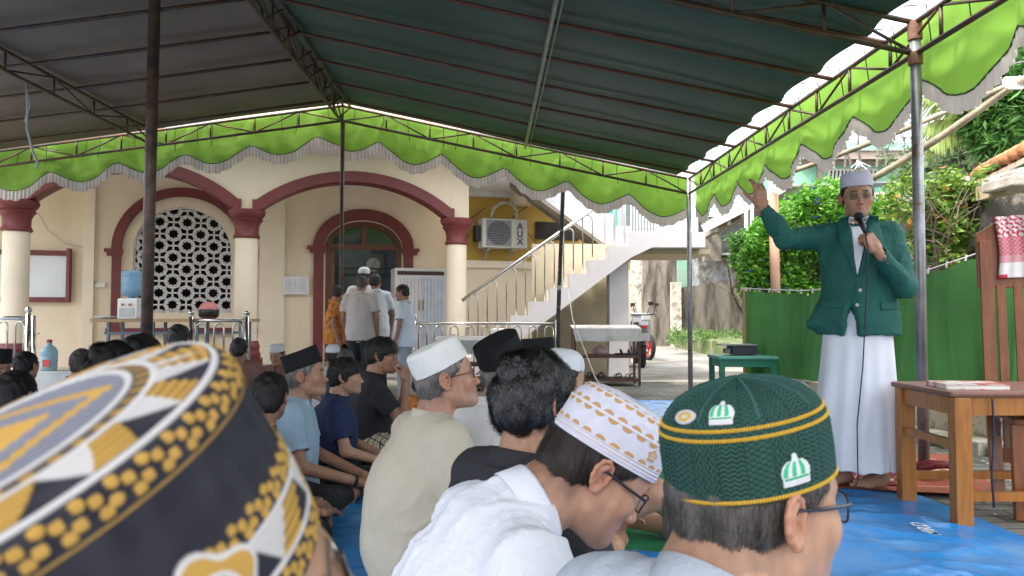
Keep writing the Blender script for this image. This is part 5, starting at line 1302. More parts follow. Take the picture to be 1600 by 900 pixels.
# ---- railings with hoops
def railing(label, xa, xb, y, h, npan, balls=(1, 1), hoops=True, bot=.12, rr=.022):
    E = empty('steel_railing', (0, 0, 0), 0, label, 'railing')
    mb = MB(); mb.tube([(xa, y, h), (xb, y, h)], rr, 10); mb.build('top_rail', chrome, E, smooth=True)
    mb = MB(); mb.tube([(xa, y, bot), (xb, y, bot)], rr*.7, 8); mb.build('bottom_rail', chrome, E, smooth=True)
    for x_, bll in ((xa, balls[0]), (xb, balls[1])):
        mb = MB(); mb.tube([(x_, y, 0), (x_, y, h+.05)], rr*1.35, 12)
        if bll: mb.lathe([(.005, h+.03), (.028, h+.045), (.018, h+.055), (.03, h+.07), (.038, h+.09), (.03, h+.115), (.004, h+.125)], (x_, y, 0), 14)
        mb.build('post', chrome, E, smooth=True)
    W = (xb-xa)/npan
    for k in range(npan):
        mb = MB(); ubal(xa+W*(k+.5), W*.52, y, h-.04, bot, mb); mb.build('hoop', chrome, E, smooth=True)
    return E
railing('steel hooped railing in front of the white cupboard and stairs', P(648, 505, 10.3)[0], P(870, 505, 10.3)[0], 10.3, .85, 9, (1, 0), rr=.018)
railing('short steel railing with ball finials below the lattice window', P(299, 500, 9.0)[0], P(386, 500, 9.0)[0], 9.0, .90, 3)
railing('steel railing at the far left edge before the notice board', P(-60, 500, 8.3)[0], P(44, 500, 8.3)[0], 8.3, .93, 4)
mb = MB(); mb.tube([P(52, 700, 8.3)*[1, 1, 0], P(52, 493, 8.3)], .025, 10); mb.tube([P(52, 521, 8.3), P(62, 521, 8.3)], .008, 6); tag(mb.build('steel_post', chrome, smooth=True), 'plain steel gate post beside the left railing end', 'post')
# ---- black painted pole before the stairs
mb = MB(); mb.tube([P(872, 560, 9.6)*[1, 1, 0], P(872, 500, 9.6), P(880, 290, 9.6), P(881, 240, 9.6)], .028, 10); tag(mb.build('scuffed_pole', M('chipped_black_paint', (.045, .04, .038), .6, .3, 10, .2, dirt=(.5, .48, .44), ds=11, dd=(.6, .62)), smooth=True), 'black and white chipped pole in front of the staircase', 'pole')
mb = MB(); mb.tube([P(888, 455, 10), P(895, 500, 10), P(930, 590, 9.2), P(945, 612, 8.8)], .008, 6); tag(mb.build('power_cord', M('cable_grey', (1, 1, 1)), smooth=True), 'thin pale cord running down past the shoe rack', 'cord')
# ---- white cupboard
wq = WB-.55; cu0 = Fuz(617, 450, wq)[0]; cu1 = Fuz(697, 450, wq)[0]; czt = Fuz(650, 419, wq)[1]
CB = empty('cupboard', (0, 0, 0), 0, 'white two-door cupboard right of the doorway', 'cupboard')
wm = M('cupboard_white', (.68, .66, .66), .4, .05, 3, 0)
mb = MB(); mb.box(FW((cu0+cu1)/2, wq+.25, (czt+FLZ)/2), (cu1-cu0, .5, czt-FLZ), rz=PHI); mb.build('carcass', wm, CB, bev=.01)
mb = MB(); mb.box(FW((cu0+cu1)/2, wq-.004, czt-.09), (cu1-cu0-.08, .012, .07), rz=PHI); mb.build('top_strip', M('cupboard_dark', (.06, .03, .025), .5), CB)
dw = (cu1-cu0-.08)/2
for s_ in (0, 1):
    uc = cu0+.04+dw*(s_+.5); mb = MB(); mb.box(FW(uc, wq-.012, (czt-.16+FLZ+.05)/2), (dw-.012, .024, czt-.16-FLZ-.05), rz=PHI); d_ = mb.build('door', wm if s_ == 0 else M('cupboard_bluish', (.55, .60, .68), .4), CB)
    g_ = MB()
    for k in range(6): g_.box(FW(uc-dw*.38+k*dw*.152, wq-.027, (czt+FLZ)/2), (.012, .01, (czt-FLZ)*.78), rz=PHI)
    g_.build('groove', M('groove_grey', (.42, .42, .43), .5), d_)
    h_ = MB(); h_.tube([FW(uc+(dw*.42 if s_ == 0 else -dw*.42), wq-.04, 1.05), FW(uc+(dw*.42 if s_ == 0 else -dw*.42), wq-.04, 1.25)], .012, 6); h_.build('handle', M('brass_handle', (.3, .2, .08), .3, metal=.8), d_)
# ---- papers, notice board
def papers(px0, px1, py0, py1, label):
    u0, z1 = Fuz(px0, py0, WB-.09); u1, z0 = Fuz(px1, py1, WB-.09)
    E = MB(); E.box(FW((u0+u1)/2, WB-.095, (z0+z1)/2), (u1-u0, .006, z1-z0), rz=PHI); o_ = tag(E.build('paper_notice', M('sheet_paper', (.74, .72, .74), .7)), label, 'notice', 'paper notices taped beside the door')
    L = MB()
    rg = np.random.default_rng(3)
    for k in range(9):
        z = z1-.05-(z1-z0-.1)*k/8
        for j in range(3): a = u0+.03+(u1-u0-.06)*j/3; L.box(FW(a+(u1-u0)*.12, WB-.0995, z), ((u1-u0)*.2, .002, .005), rz=PHI)
    L.build('printed_lines', M('print_grey', (.42, .42, .45), .8), o_)
papers(442, 461, 432, 460, 'left sheet of the printed notices beside the door'); papers(462, 482, 432, 460, 'right sheet of the printed notices beside the door')
NB = empty('notice_board', (0, 0, 0), 0, 'glazed notice board in a maroon frame at the left wall', 'notice board')
wn_ = WB-.09; u0, z1 = Fuz(-60, 391, wn_); u1, z0 = Fuz(110, 474, wn_); z1 = Fuz(60, 391, wn_)[1]; z0 = Fuz(60, 472, wn_)[1]
mb = MB(); mb.box(FW((u0+u1)/2, wn_+.03, (z0+z1)/2), (u1-u0-.08, .02, z1-z0-.08), rz=PHI); mb.build('board', M('board_white', (.62, .66, .66), .12, .1, 1.5, 0, spec=.8), NB)
mb = MB()
for q in ((u0, z0+.04, u1, z0+.04), (u0, z1-.04, u1, z1-.04)): mb.bar(FW(q[0], wn_, q[1]), FW(q[2], wn_, q[3]), .06, .08)
for uu in (u0+.03, u1-.03): mb.bar(FW(uu, wn_-.006, z0), FW(uu, wn_-.006, z1+.04), .07, .06)
mb.build('frame', maroon, NB, bev=.006)
# socket and cable
u, z = Fuz(155, 445, WB-.1); mb = MB(); mb.box(FW(u, WB-.02, z), (.16, .05, .08), rz=PHI); tag(mb.build('wall_socket', M('socket_white', (.7, .68, .6), .4), bev=.006), 'white double wall socket left of the lattice window', 'socket')
mb = MB(); mb.tube([FW(*(lambda q: (q[0], WB-.06, q[1]))(Fuz(x, y, WB-.06))) for x, y in ((60, 333), (75, 360), (100, 380), (138, 388), (146, 392), (144, 425), (140, 432), (150, 443))], .008, 6); tag(mb.build('wall_cable', M('cable_grey', (1, 1, 1)), smooth=True), 'thin grey cable sagging along the left wall to the socket', 'cable')
# ---- serving table, dispenser, helmet
SV = empty('long_table', (0, 0, 0), 0, 'long narrow table with blue steel legs under the lattice window', 'table')
ty = 9.9; xa = P(128, 500, ty)[0]; xb = P(400, 500, ty+.6)[0]; tzp = P(200, 501, ty)[2]
LT = wood('pale_ply', (.42, .29, .16), (.34, .23, .12), .5)
mb = MB(); mb.box(((xa+xb)/2, ty+.5, tzp), (xb-xa, .5, .045), rz=.12); mb.build('tabletop', LT, SV)
blu = M('blue_grey_steel', (.10, .15, .20), .4)
for k in range(4):
    xx = xa+.25+(xb-xa-.4)*k/3; yy = ty+.3+(xx-(xa+xb)/2)*.12
    for d_ in (0, .36): mb = MB(); mb.box((xx, yy+d_, tzp/2), (.035, .035, tzp-.045)); mb.build('leg', blu, SV)
mb = MB(); mb.bar((xa+.25, ty+.3-.2, tzp-.17), (xb-.15, ty+.3+.2, tzp-.17), .03, .03); mb.build('stretcher', blu, SV)
WDsp = empty('water_dispenser', (0, 0, 0), 0, 'white water dispenser topped by a blue water bottle', 'water dispenser')
px_ = P(206, 490, ty+.3); wx = px_[0]; wy = ty+.3; wz = tzp+.023
mb = MB(); mb.box((wx, wy, wz+.14), (.27, .27, .28)); mb.build('body', M('dispenser_white', (.72, .72, .7), .35, .03, 3, 0), WDsp, bev=.015)
mb = MB(); mb.box((wx, wy-.13, wz+.09), (.2, .03, .12)); mb.build('drip_recess', M('dispenser_grey', (.45, .46, .47), .5), WDsp)
for k in (-1, 1): mb = MB(); mb.tube([(wx+k*.05, wy-.13, wz+.2), (wx+k*.05, wy-.17, wz+.2), (wx+k*.05, wy-.17, wz+.17)], .012, 8); mb.build('tap', M('tap_red', (.45, .12, .1) if k < 0 else (.2, .3, .5), .4), WDsp)
pet = M('blue_bottle_plastic', (.28, .50, .66), .15, .1, 5, .1, 12, transl=.4, spec=.6)
mb = MB(); mb.lathe([(.03, .28), (.05, .30), (.12, .33), (.14, .37), (.14, .45), (.135, .46), (.14, .48), (.14, .56), (.135, .57), (.14, .59), (.14, .63), (.12, .66), (.02, .665)], (wx, wy, wz), 24); mb.build('bottle', pet, WDsp, smooth=True)
HL = empty('helmet', (0, 0, 0), 0, 'pink open-face motorcycle helmet on the long table', 'helmet')
hp = P(326, 490, ty+.6); hz = tzp+.025
mb = MB(); mb.lathe([(.10, .0), (.125, .05), (.135, .11), (.125, .17), (.09, .215), (.05, .235), (.005, .24)], (hp[0], hp[1], hz), 24); mb.build('shell', M('helmet_pink', (.52, .20, .19), .3, .05, 3, 0), HL, smooth=True)
mb = MB(); mb.lathe([(.128, .02), (.139, .06), (.143, .11), (.139, .13)], (hp[0]+.01, hp[1]-.02, hz), 24); S_ = mb.build('visor', M('visor_black', (.012, .012, .014), .15), HL, smooth=True)
plt = MB(); plt.lathe([(.02, 0), (.12, .01), (.15, .03), (.14, .035), (.02, .015)], (P(168, 497, ty+.3)[0], ty+.25, tzp+.024), 20); tag(plt.build('tray', M('tray_grey', (.6, .6, .6), .3), smooth=True), 'round pale tray beside the water dispenser', 'tray')
# big water bottle on the ledge at left
BT = empty('water_bottle', (0, 0, 0), 0, 'clear blue large water bottle behind the row of men at left', 'bottle')
bp_ = P(66, 580, 7.2); bb = bp_[2]
LB = MB(); LB.box((bp_[0]-.75, 7.45, bb/2), (2.5, .5, bb)); tag(LB.build('tiled_ledge', M('ledge_tile', (.55, .50, .42), .4)), 'pale tiled ledge under the large water bottle at left', 'ledge')
mb = MB(); mb.lathe([(q*.58, w_*.78) for q, w_ in [(.10, .0), (.125, .01), (.13, .08), (.12, .09), (.13, .1), (.13, .17), (.12, .18), (.13, .19), (.13, .24), (.10, .29), (.045, .32), (.04, .36)]], (bp_[0], 7.3, bb), 24); mb.build('body', M('clear_blue_plastic', (.45, .62, .66), .15, .05, 3, 0, transl=.4, spec=.6), BT, smooth=True)
mb = MB(); mb.lathe([(.026, .278), (.027, .30), (.01, .305)], (bp_[0], 7.3, bb), 16); mb.build('bottle_cap', M('cap_red', (.5, .06, .05), .4), BT, smooth=True)
mb = MB(); mb.box((bp_[0]+.02, 7.3-.077, bb+.075), (.07, .006, .07)); mb.build('sticker', M('sticker_red', (.62, .07, .06), .5), BT)
# white clothes bag / satchel etc near cupboard
# ---- motorbikes
def motorbike(label, loc, rz, redw):
    E = empty('motorbike', loc, rz, label, 'motorbike', 'motorbikes parked in the alley')
    tyre = M('tyre_rubber', (.02, .02, .02), .8); metal = M('engine_metal', (.12, .12, .13), .4, metal=.6); red = M('red_wheel', (.5, .015, .02), .35); bl_ = M('bike_black', (.02, .02, .024), .3)
    for yy, nm in ((-.62, 'front_wheel'), (.62, 'rear_wheel')):
        mb = MB(); mb.tube([(0, yy+.245*cos(a), .29+.245*sin(a)) for a in np.linspace(0, 2*pi, 33)], .048, 10, caps=False); w_ = mb.build(nm, tyre, E, smooth=True)
        mb = MB(); mb.tube([(0, yy+.2*cos(a), .29+.2*sin(a)) for a in np.linspace(0, 2*pi, 25)], .018, 8, caps=False)
        for k in range(5):
            for q in (-.18, .18): a = 2*pi*k/5; mb.tube([(0, yy, .29), (0, yy+.2*cos(a+q), .29+.2*sin(a+q))], .012, 6)
        mb.tube([(-.05, yy, .29), (.05, yy, .29)], .05, 10); mb.build('rim', red if redw else metal, w_, smooth=True)
    mb = MB(); mb.prism([(-.09, -.45, .8), (-.09, -.35, .45), (-.09, -.1, .32), (-.09, .3, .34), (-.09, .55, .6), (-.09, .9, .78), (-.09, .85, .86), (-.09, .2, .72), (-.09, -.1, .6), (-.09, -.3, .92)], (.18, 0, 0)); mb.build('body', bl_ if redw else M('bike_grey', (.3, .3, .32), .3), E, bev=.02)
    mb = MB(); mb.box((0, .4, .80), (.22, .75, .09)); mb.build('seat', M('seat_vinyl', (.015, .015, .015), .6), E, bev=.03)
    mb = MB(); mb.tube([(-.05, -.62, .29), (-.06, -.45, .75)], .025, 8); mb.tube([(.05, -.62, .29), (.06, -.45, .75)], .025, 8); mb.build('fork', metal, E)
    mb = MB(); mb.tube([(-.35, -.25, 1.0), (-.2, -.38, .98), (.2, -.38, .98), (.35, -.25, 1.0)], .016, 8); mb.build('handlebar', metal, E)
    mb = MB(); mb.box((0, -.46, .93), (.2, .12, .16)); mb.build('headlight', M('lamp_clear', (.5, .5, .5), .1), E, bev=.03)
    mb = MB(); mb.box((0, -.05, .38), (.2, .4, .24)); mb.build('engine', metal, E, bev=.02)
    mb = MB(); mb.box((0, .93, .76), (.10, .05, .05)); mb.build('tail_lamp', M('tail_red', (.45, .02, .02), .2), E, bev=.01)
    mb = MB(); mb.box((0, .98, .58), (.2, .01, .14)); mb.build('number_plate', M('plate_white', (.38, .38, .38), .5), E)
    mb = MB(); mb.tube([(.13, 0, .25), (.14, .7, .34)], [.03, .05], 10); mb.build('exhaust', metal, E)
    mb = MB(); mb.bar((0, .45, .5), (0, .9, .42), .14, .02); mb.build('mudguard', bl_, E)
    for s_ in (-1, 1): mb = MB(); mb.tube([(s_*.2, -.38, .98), (s_*.27, -.42, 1.16)], .008, 6); mb.box((s_*.28, -.42, 1.2), (.1, .02, .07)); mb.build('mirror', bl_, E)
    return E
q = G(1000, 574); motorbike('dark motorbike parked closest to the stair pillar', (q[0]+.06, q[1]+.45, 0), R(176), False)
q = G(1022, 562); motorbike('black motorbike with bright red wheels in the alley', (q[0]-.32, q[1]+.3, 0), R(14), True)
q = G(990, 562); motorbike('grey motorbike mostly hidden behind the stair pillar', (q[0]-.05, q[1]+1.5, 0), R(180), False)
# ---- bamboo poles at upper right
bam = M('bamboo_pole', (.40, .32, .22), .6, .3, 6, .3, 30, dirt=(.2, .16, .11), ds=4)
KN = P(1592, 130, 5.6)
for (px, py, Y, r_, lb) in ((1205, 283, 7.2, .022, 'thin bamboo pole, uppermost of the poles tied at the upper right'), (1365, 282, 6.6, .029, 'thick bamboo pole running behind the tent post'), (1400, 262, 6.9, .018, 'slender lower bamboo lath tied under the thick pole')):
    mb = MB(); a = P(px, py, Y); mid = (a+KN)/2; pts = [a+(KN-a)*t+np.array([0, 0, -.03*sin(pi*t)+(.0 if r_ > .03 else .02)]) for t in np.linspace(0, 1.02, 12)]
    mb.tube(pts, [r_*(1+.06*(k % 2)) for k in range(12)], 10); tag(mb.build('bamboo_pole', bam, smooth=True), lb, 'pole', 'bamboo poles tied together')
mb = MB()
for k in range(5): mb.tube([KN+np.array([.04*cos(a)-.02*k, .04*sin(a)*.3, .05*sin(a)]) for a in np.linspace(0, 2*pi, 12)], .008, 5)
tag(mb.build('rope_knot', M('rope', (.5, .48, .42), .8)), 'rope lashing where the bamboo poles meet', 'rope')
mb = MB(); mb.tube([P(1400, 140, 9), P(1480, 121, 8), P(1640, 88, 6.5)], .008, 5); tag(mb.build('overhead_wire', M('wire_dark', (.15, .14, .13), .6)), 'overhead wire crossing the sky above the bamboo poles', 'wire')
mb = MB(); mb.tube([P(1340, 250, 6.5), P(1341, 262, 6.5)], .012, 5)
for k in range(6): mb.tube([P(1341, 252, 6.5), P(1330+k*6, 262+3*sin(k*2), 6.45)], .004, 4)
tag(mb.build('twine_scrap', M('twine_pale', (.6, .68, .72), .6)), 'scrap of pale twine tied above the speaker to a bamboo pole', 'twine')
# brown pipe in the shrub
mb = MB(); a = P(1208, 285, 8.75); mb.tube([(a[0]+.02, 8.75, 0), (a[0], 8.75, a[2])], .057, 12); tag(mb.build('pipe_post', M('terracotta_pipe', (.40, .22, .15), .6, .15, 5, .1, dirt=(.3, .2, .14)), smooth=True), 'terracotta coloured pipe standing in the flowering shrub', 'pipe')
mb = MB(); mb.bar(P(1192, 262, 8.6), P(1207, 300, 8.6), .03, .02); mb.prism([P(1196, 255, 8.6), P(1200, 262, 8.6), P(1219, 300, 8.6), P(1203, 303, 8.6)], (0, .02, 0)); tag(mb.build('white_rag', M('rag_white', (.65, .62, .58), .8)), 'white rag caught on top of the terracotta pipe', 'rag')
# hanging lamp hook at far upper right
mb = MB(); q = P(1594, 10, 4.6); mb.tube([q+[0, 0, .12], q], .004, 5); mb.tube([q, q+[-.035, 0, -.12], q+[.035, 0, -.12], q], .006, 6); mb.build('hanger', M('hanger_blue', (.08, .12, .3), .5))
bpy.data.objects['hanger'].name = 'wire_hanger'; tag(bpy.data.objects['wire_hanger'], 'small triangular wire hanger dangling from the eave at upper right', 'hanger')
# parked car behind the shrubs
CR = empty('parked_car', (0, 0, 0), 0, 'white car half hidden behind the shrubs under the carport', 'car')
c0 = P(1415, 420, 11.0); mb = MB(); mb.prism([(c0[0], 10.5, .3), (c0[0], 10.5, .95), (c0[0]+.9, 10.5, 1.05), (c0[0]+1.5, 10.5, 1.5), (c0[0]+3.0, 10.5, 1.55), (c0[0]+3.8, 10.5, 1.0), (c0[0]+4.0, 10.5, .3)], (0, 1.7, 0)); mb.build('body', M('car_white', (.7, .7, .7), .2, 0, bump=0), CR, bev=.08)
mb = MB(); mb.prism([(c0[0]+.98, 10.48, 1.06), (c0[0]+1.53, 10.48, 1.44), (c0[0]+2.9, 10.48, 1.47), (c0[0]+3.4, 10.48, 1.06)], (0, 1.74, 0)); mb.build('window', M('car_glass', (.02, .025, .03), .05, 0, bump=0), CR)
for xx in (.7, 3.2):
    for yy in (10.5, 12.1): mb = MB(); mb.tube([(c0[0]+xx, yy-.02, .32), (c0[0]+xx, yy+.2, .32)], .31, 20); mb.build('wheel', M('tyre_rubber', (1, 1, 1)), CR)
# ================================================================== plants
def leaves(n, centers, rad, size, seed, flat=.5, asp=.45, droop=0.3, pts=None, nrm=None, fold=True):
    """leaf-shaped quads scattered around centres; returns V,F and a per-leaf random"""
    r = np.random.default_rng(seed)
    if pts is None:
        c = centers[r.integers(0, len(centers), n)]; d = r.normal(size=(n, 3)); d /= np.linalg.norm(d, axis=1, keepdims=True)
        rr = (r.random(n)**.45)[:, None]; pts = c+d*rr*rad
    n = len(pts)
    ax = r.normal(size=(n, 3)); ax[:, 2] = ax[:, 2]*flat-droop; ax /= np.linalg.norm(ax, axis=1, keepdims=True)
    up = r.normal(size=(n, 3))*.6+[0, 0, 1]; sd = np.cross(ax, up); sd /= np.linalg.norm(sd, axis=1, keepdims=True)+1e-9; nn = np.cross(sd, ax)
    L = (size*(.6+.8*r.random(n)))[:, None]; W = L*asp*.5
    V = np.stack([pts, pts+ax*L*.45-sd*W-nn*W*.25, pts+ax*L, pts+ax*L*.45+sd*W-nn*W*.25, ], 1).reshape(-1, 3)
    V = np.concatenate([V]); b = (np.arange(n)*4)[:, None]; F = b+np.array([0, 1, 2, 3]); return V, F, r.random(n)
def leafmat(name, c1, c2, transl=.35, rough=.5):
    if name in MATS: return MATS[name]
    m = M(name, c1, rough, 0, bump=0, spec=.35); n = m.node_tree.nodes; l = m.node_tree.links; b = n['Principled BSDF']
    a = n.new('ShaderNodeAttribute'); a.attribute_name = 'Col'; l.new(a.outputs['Color'], b.inputs['Base Color'])
    tr = n.new('ShaderNodeBsdfTranslucent'); l.new(a.outputs['Color'], tr.inputs['Color']); ms = n.new('ShaderNodeMixShader'); ms.inputs[0].default_value = transl
    l.new(b.outputs[0], ms.inputs[1]); l.new(tr.outputs[0], ms.inputs[2]); l.new(ms.outputs[0], n['Material Output'].inputs[0]); return m
def foliage(name, parent, V, F, rnd, c1, c2, mat, c3=None):
    k = np.repeat(rnd, 4)[:, None]; C = np.array(c1)*(1-k)+np.array(c2)*k
    if c3 is not None: C[(np.repeat(rnd, 4) > .94)] = c3
    return mk(name, V, F, mat, parent, smooth=False, cols=C)
LG = leafmat('leaf', (1, 1, 1), (1, 1, 1))
bark = M('bark', (.16, .12, .09), .9, .3, 8, .5, 30)
def limb(mb, p, d, L, r_, depth, rg, tips, spread=.6, up=.15):
    n = 5; pts = [p]; q = np.array(p, float); dd = np.array(d, float)
    for k in range(n): dd = dd+rg.normal(size=3)*.12+np.array([0, 0, up*.2]); dd /= np.linalg.norm(dd); q = q+dd*L/n; pts.append(q.copy())
    mb.tube(pts, list(np.linspace(r_, r_*.6, n+1)), 6)
    if depth == 0: tips.append(q); tips.append(pts[-3]); return
    for k in range(rg.integers(2, 4)):
        e = dd+rg.normal(size=3)*spread; e /= np.linalg.norm(e); limb(mb, q, e, L*.72, r_*.6, depth-1, rg, tips, spread, up)
# flowering vine shrub (px 1165-1320, y 285-450)
rg = np.random.default_rng(12)
SHB = empty('flowering_shrub', (0, 0, 0), 0, 'big bright green vine-covered shrub with small blue flowers behind the speaker', 'shrub')
cs_ = []
for k in range(260):
    px = rg.uniform(1168, 1345); f = (px-1168)/177; lo_, hi_ = 450, np.interp(px, [1168, 1180, 1215, 1270, 1300, 1345], [405, 360, 335, 292, 285, 300]); py = rg.uniform(hi_, 460)
    cs_.append(P(px, py, rg.uniform(8.9, 9.7)))
for k in range(60): cs_.append(P(rg.uniform(1300, 1400), rg.uniform(300, 420), rg.uniform(8.9, 9.4)))
cs_ = np.array(cs_)
mb = MB(); tips = []
for k in range(5): limb(mb, (3.2+.3*k, 9.4, 0), (rg.normal()*.2, 0, 1), .9, .03, 2, rg, tips)
mb.build('stem', bark, SHB)
V, F, r_ = leaves(30000, cs_, .17, .065, 5, asp=.55, droop=.25); foliage('foliage', SHB, V, F, r_, (.05, .19, .012), (.19, .44, .05), LG, (.34, .5, .1))
fl = MB()
for k in range(70):
    c = cs_[rg.integers(0, len(cs_))]+np.array([rg.normal()*.05, -.17, rg.normal()*.05]); fl.lathe([(.003, 0), (.022, .01), (.026, .02)], c, 6)
fl.build('blossom', M('blue_blossom', (.06, .06, .45), .6), SHB)
# shrubs right of the tent post
SH2 = empty('yellowing_shrub', (0, 0, 0), 0, 'open shrub with yellow-green leaves between the tent post and peeling wall', 'shrub')
cs_ = []; mb = MB(); tips = []
for k in range(6): limb(mb, P(rg.uniform(1450, 1500), 420, 6.6)*[1, 1, 0]+[0, 0, .3], (rg.normal()*.25, 0, 1), .75, .022, 3, rg, tips, .55)
for (px, py, n_) in ((1490, 290, 18), (1470, 330, 16), (1515, 330, 16), (1500, 370, 14), (1450, 300, 12), (1410, 300, 10), (1480, 380, 14), (1450, 370, 10), (1440, 330, 6), (1518, 300, 8)):
    for k in range(n_): cs_.append(P(px+rg.normal()*16, py+rg.normal()*12, rg.uniform(6.4, 7.2)))
mb.build('branch', bark, SH2)
V, F, r_ = leaves(4200, np.array(cs_), .1, .075, 6, asp=.5, droop=.3); foliage('foliage', SH2, V, F, r_, (.06, .16, .02), (.25, .36, .06), LG, (.5, .2, .04))
SH3 = empty('pale_leafed_shrub', (0, 0, 0), 0, 'dense pale green shrub just above the cloth fence wire', 'shrub')
cs_ = np.array([P(rg.uniform(1435, 1520), rg.uniform(355, 410), rg.uniform(7.0, 7.6)) for k in range(40)]); V, F, r_ = leaves(3500, cs_, .11, .06, 7, asp=.5); foliage('foliage', SH3, V, F, r_, (.08, .2, .04), (.3, .45, .16), LG)
mb = MB(); tips = []
for k in range(3): limb(mb, (P(1470, 400, 7.3)[0]+.1*k, 7.3, 0), (0, 0, 1), .8, .02, 1, rg, tips)
mb.build('branch', bark, SH3)
SH4 = empty('small_shrub', (0, 0, 0), 0, 'small green bush left of the shed pipes', 'shrub')
cs_ = np.array([P(rg.uniform(1148, 1185), rg.uniform(365, 425), rg.uniform(10.2, 10.6)) for k in range(30)]); V, F, r_ = leaves(2200, cs_, .14, .07, 9, asp=.5); foliage('foliage', SH4, V, F, r_, (.03, .10, .015), (.1, .24, .04), LG)
# big mango-like tree far right
def tree(label, name, base, h, spread_pts, n, size, asp, c1, c2, seed, c3=None, rad=.5, trunk_r=.2, droop=.5, depth=3, name2='crown'):
    E = empty(name, (0, 0, 0), 0, label, 'tree'); rg = np.random.default_rng(seed); mb = MB(); tips = []
    limb(mb, base, (0, 0, 1), h*.35, trunk_r, depth, rg, tips, .55, .3); mb.build('trunk', bark, E, smooth=True)
    V, F, r_ = leaves(n, np.array(spread_pts), rad, size, seed, asp=asp, droop=droop); foliage(name2, E, V, F, r_, c1, c2, LG, c3); return E
pts = []
for k in range(240):
    px = rg.uniform(1562, 1720); top = np.interp(px, [1562, 1582, 1600, 1720], [150, 90, 55, 0]); py = rg.uniform(top, 245); pts.append(P(px, py, rg.uniform(11.5, 14)))
for k in range(26): pts.append(P(1562+rg.normal()*9, 150+rg.normal()*10, 12)); pts.append(P(1556+rg.normal()*8, 200+rg.normal()*10, 12))
tree('dense dark green mango tree rising above the tiled roof', 'mango_tree', (P(1640, 300, 13)[0], 13, 0), 6, pts, 17000, .24, .24, (.03, .10, .018), (.12, .27, .06), 21, rad=.42)
# hazy tree row behind
for i, (px, py, Y, sx_, sy_, n_, lb) in enumerate(((1510, 235, 17, 45, 28, 2600, 'pale hazy bushy tree behind the yellowing shrub'), (1440, 262, 21, 30, 18, 1500, 'low greyish tree beside the green house roof end'))):
    pts = [P(px+rg.normal()*sx_*.5, py+rg.normal()*sy_*.5, Y+rg.normal()*.6) for k in range(60)]
    tree(lb, 'broadleaf_tree', (P(px, 300, Y)[0], Y, 0), 4, pts, n_, .22, .4, (.07, .12, .05), (.2, .26, .12), 31+i, rad=.5)
# plumeria with bare branching
PLM = empty('plumeria_tree', (0, 0, 0), 0, 'sparse thin-branched tree against the sky behind the green house', 'tree')
mb = MB(); tips = []; rg = np.random.default_rng(77)
for (px, d_) in ((1330, -.25), (1345, .0), (1370, .2), (1400, .3), (1320, .0), (1385, -.1)):
    limb(mb, P(px, 262, 22), (d_, 0, 1), 1.0, .04, 4, rg, tips, .55, .1)
mb.tube([P(1355, 300, 22)*[1, 1, 0], P(1355, 262, 22)], .12, 8)
mb.build('trunk', M('grey_bark', (.2, .18, .16), .9), PLM)
V, F, r_ = leaves(5200, np.array(tips), .22, .13, 41, asp=.35, droop=-.1); foliage('crown', PLM, V, F, r_, (.10, .15, .06), (.26, .32, .16), LG)
# coconut palm
def frond(mb, lf, p, d, L, rg, droop=1.0, lw=.035, ll=.45):
    q = np.array(p, float); dd = np.array(d, float); dd /= np.linalg.norm(dd); pts = [q.copy()]; n = 26
    for k in range(n):
        dd = dd+np.array([0, 0, -.055*droop*(.4+k/n*1.4)]); dd /= np.linalg.norm(dd); q = q+dd*L/n; pts.append(q.copy())
        side = np.cross(dd, [0, 0, 1]); side /= np.linalg.norm(side)+1e-9
        if k > 2:
            for s in (-1, 1):
                for h in (0, .5):
                    l = ll*sin(pi*min(.12+.85*k/n, .97))*(.85+.3*rg.random()); a = side*s*.75+dd*.45+np.array([0, 0, -.5-.35*rg.random()]); a /= np.linalg.norm(a)
                    b = q-dd*L/n*h; w_ = dd*lw*.5; m_ = b+a*l*.5; e = b+a*l+np.array([0, 0, -.25*l]); lf.append((b-w_, b+w_, m_+w_*.9, m_-w_*.9)); lf.append((m_-w_*.9, m_+w_*.9, e+w_*.1, e-w_*.1))
    mb.tube(pts, list(np.linspace(.03, .006, n+1)), 5)
def palm(label, loc, h, L, dirs, seed, c1, c2, lw=.05, ll=.6):
    E = empty('coconut_palm', (0, 0, 0), 0, label, 'palm tree'); rg = np.random.default_rng(seed); loc = np.array(loc)
    mb = MB(); mb.tube([loc*[1, 1, 0], loc*[1, 1, .5]+[.1, 0, 0], loc], [.2, .15, .12], 10); mb.build('trunk', bark, E, smooth=True)
    for d in dirs:
        mb = MB(); lf = []; frond(mb, lf, loc, d, L*(.85+.3*rg.random()), rg, lw=lw, ll=ll)
        V = np.array(lf).reshape(-1, 3); F = np.arange(len(V)).reshape(-1, 4); rr = rg.random(len(F)); k = np.repeat(rr, 4)[:, None]
        o_ = mk('frond', V, F, LG, E, cols=np.array(c1)*(1-k)+np.array(c2)*k); s_ = mb.build('frond_rib', M('palm_rib', (.2, .22, .08), .7), o_)
palm('tall coconut palm with feathery fronds against the sky at right', P(1625, 85, 15), 6, 2.6, [(-1, 0, .15), (-.9, .3, .5), (-.8, -.3, .1), (-.5, .1, 1), (.3, 0, 1), (-1, .2, -.25), (1, 0, .3), (-.6, -.2, -.5), (.5, .3, .7), (-.95, -.1, .75)], 5, (.06, .11, .03), (.2, .26, .10))
palm('young palm with yellow-green drooping fronds above the tiled roof', P(1528, 205, 12.5), 4, 1.1, [(-.5, 0, .8), (.4, 0, .9), (-1, 0, .3), (.8, .1, .3), (0, 0, 1), (-.3, -.3, .4), (.4, -.3, .5), (-.7, .2, .6)], 9, (.14, .22, .05), (.36, .42, .14), lw=.035, ll=.5)
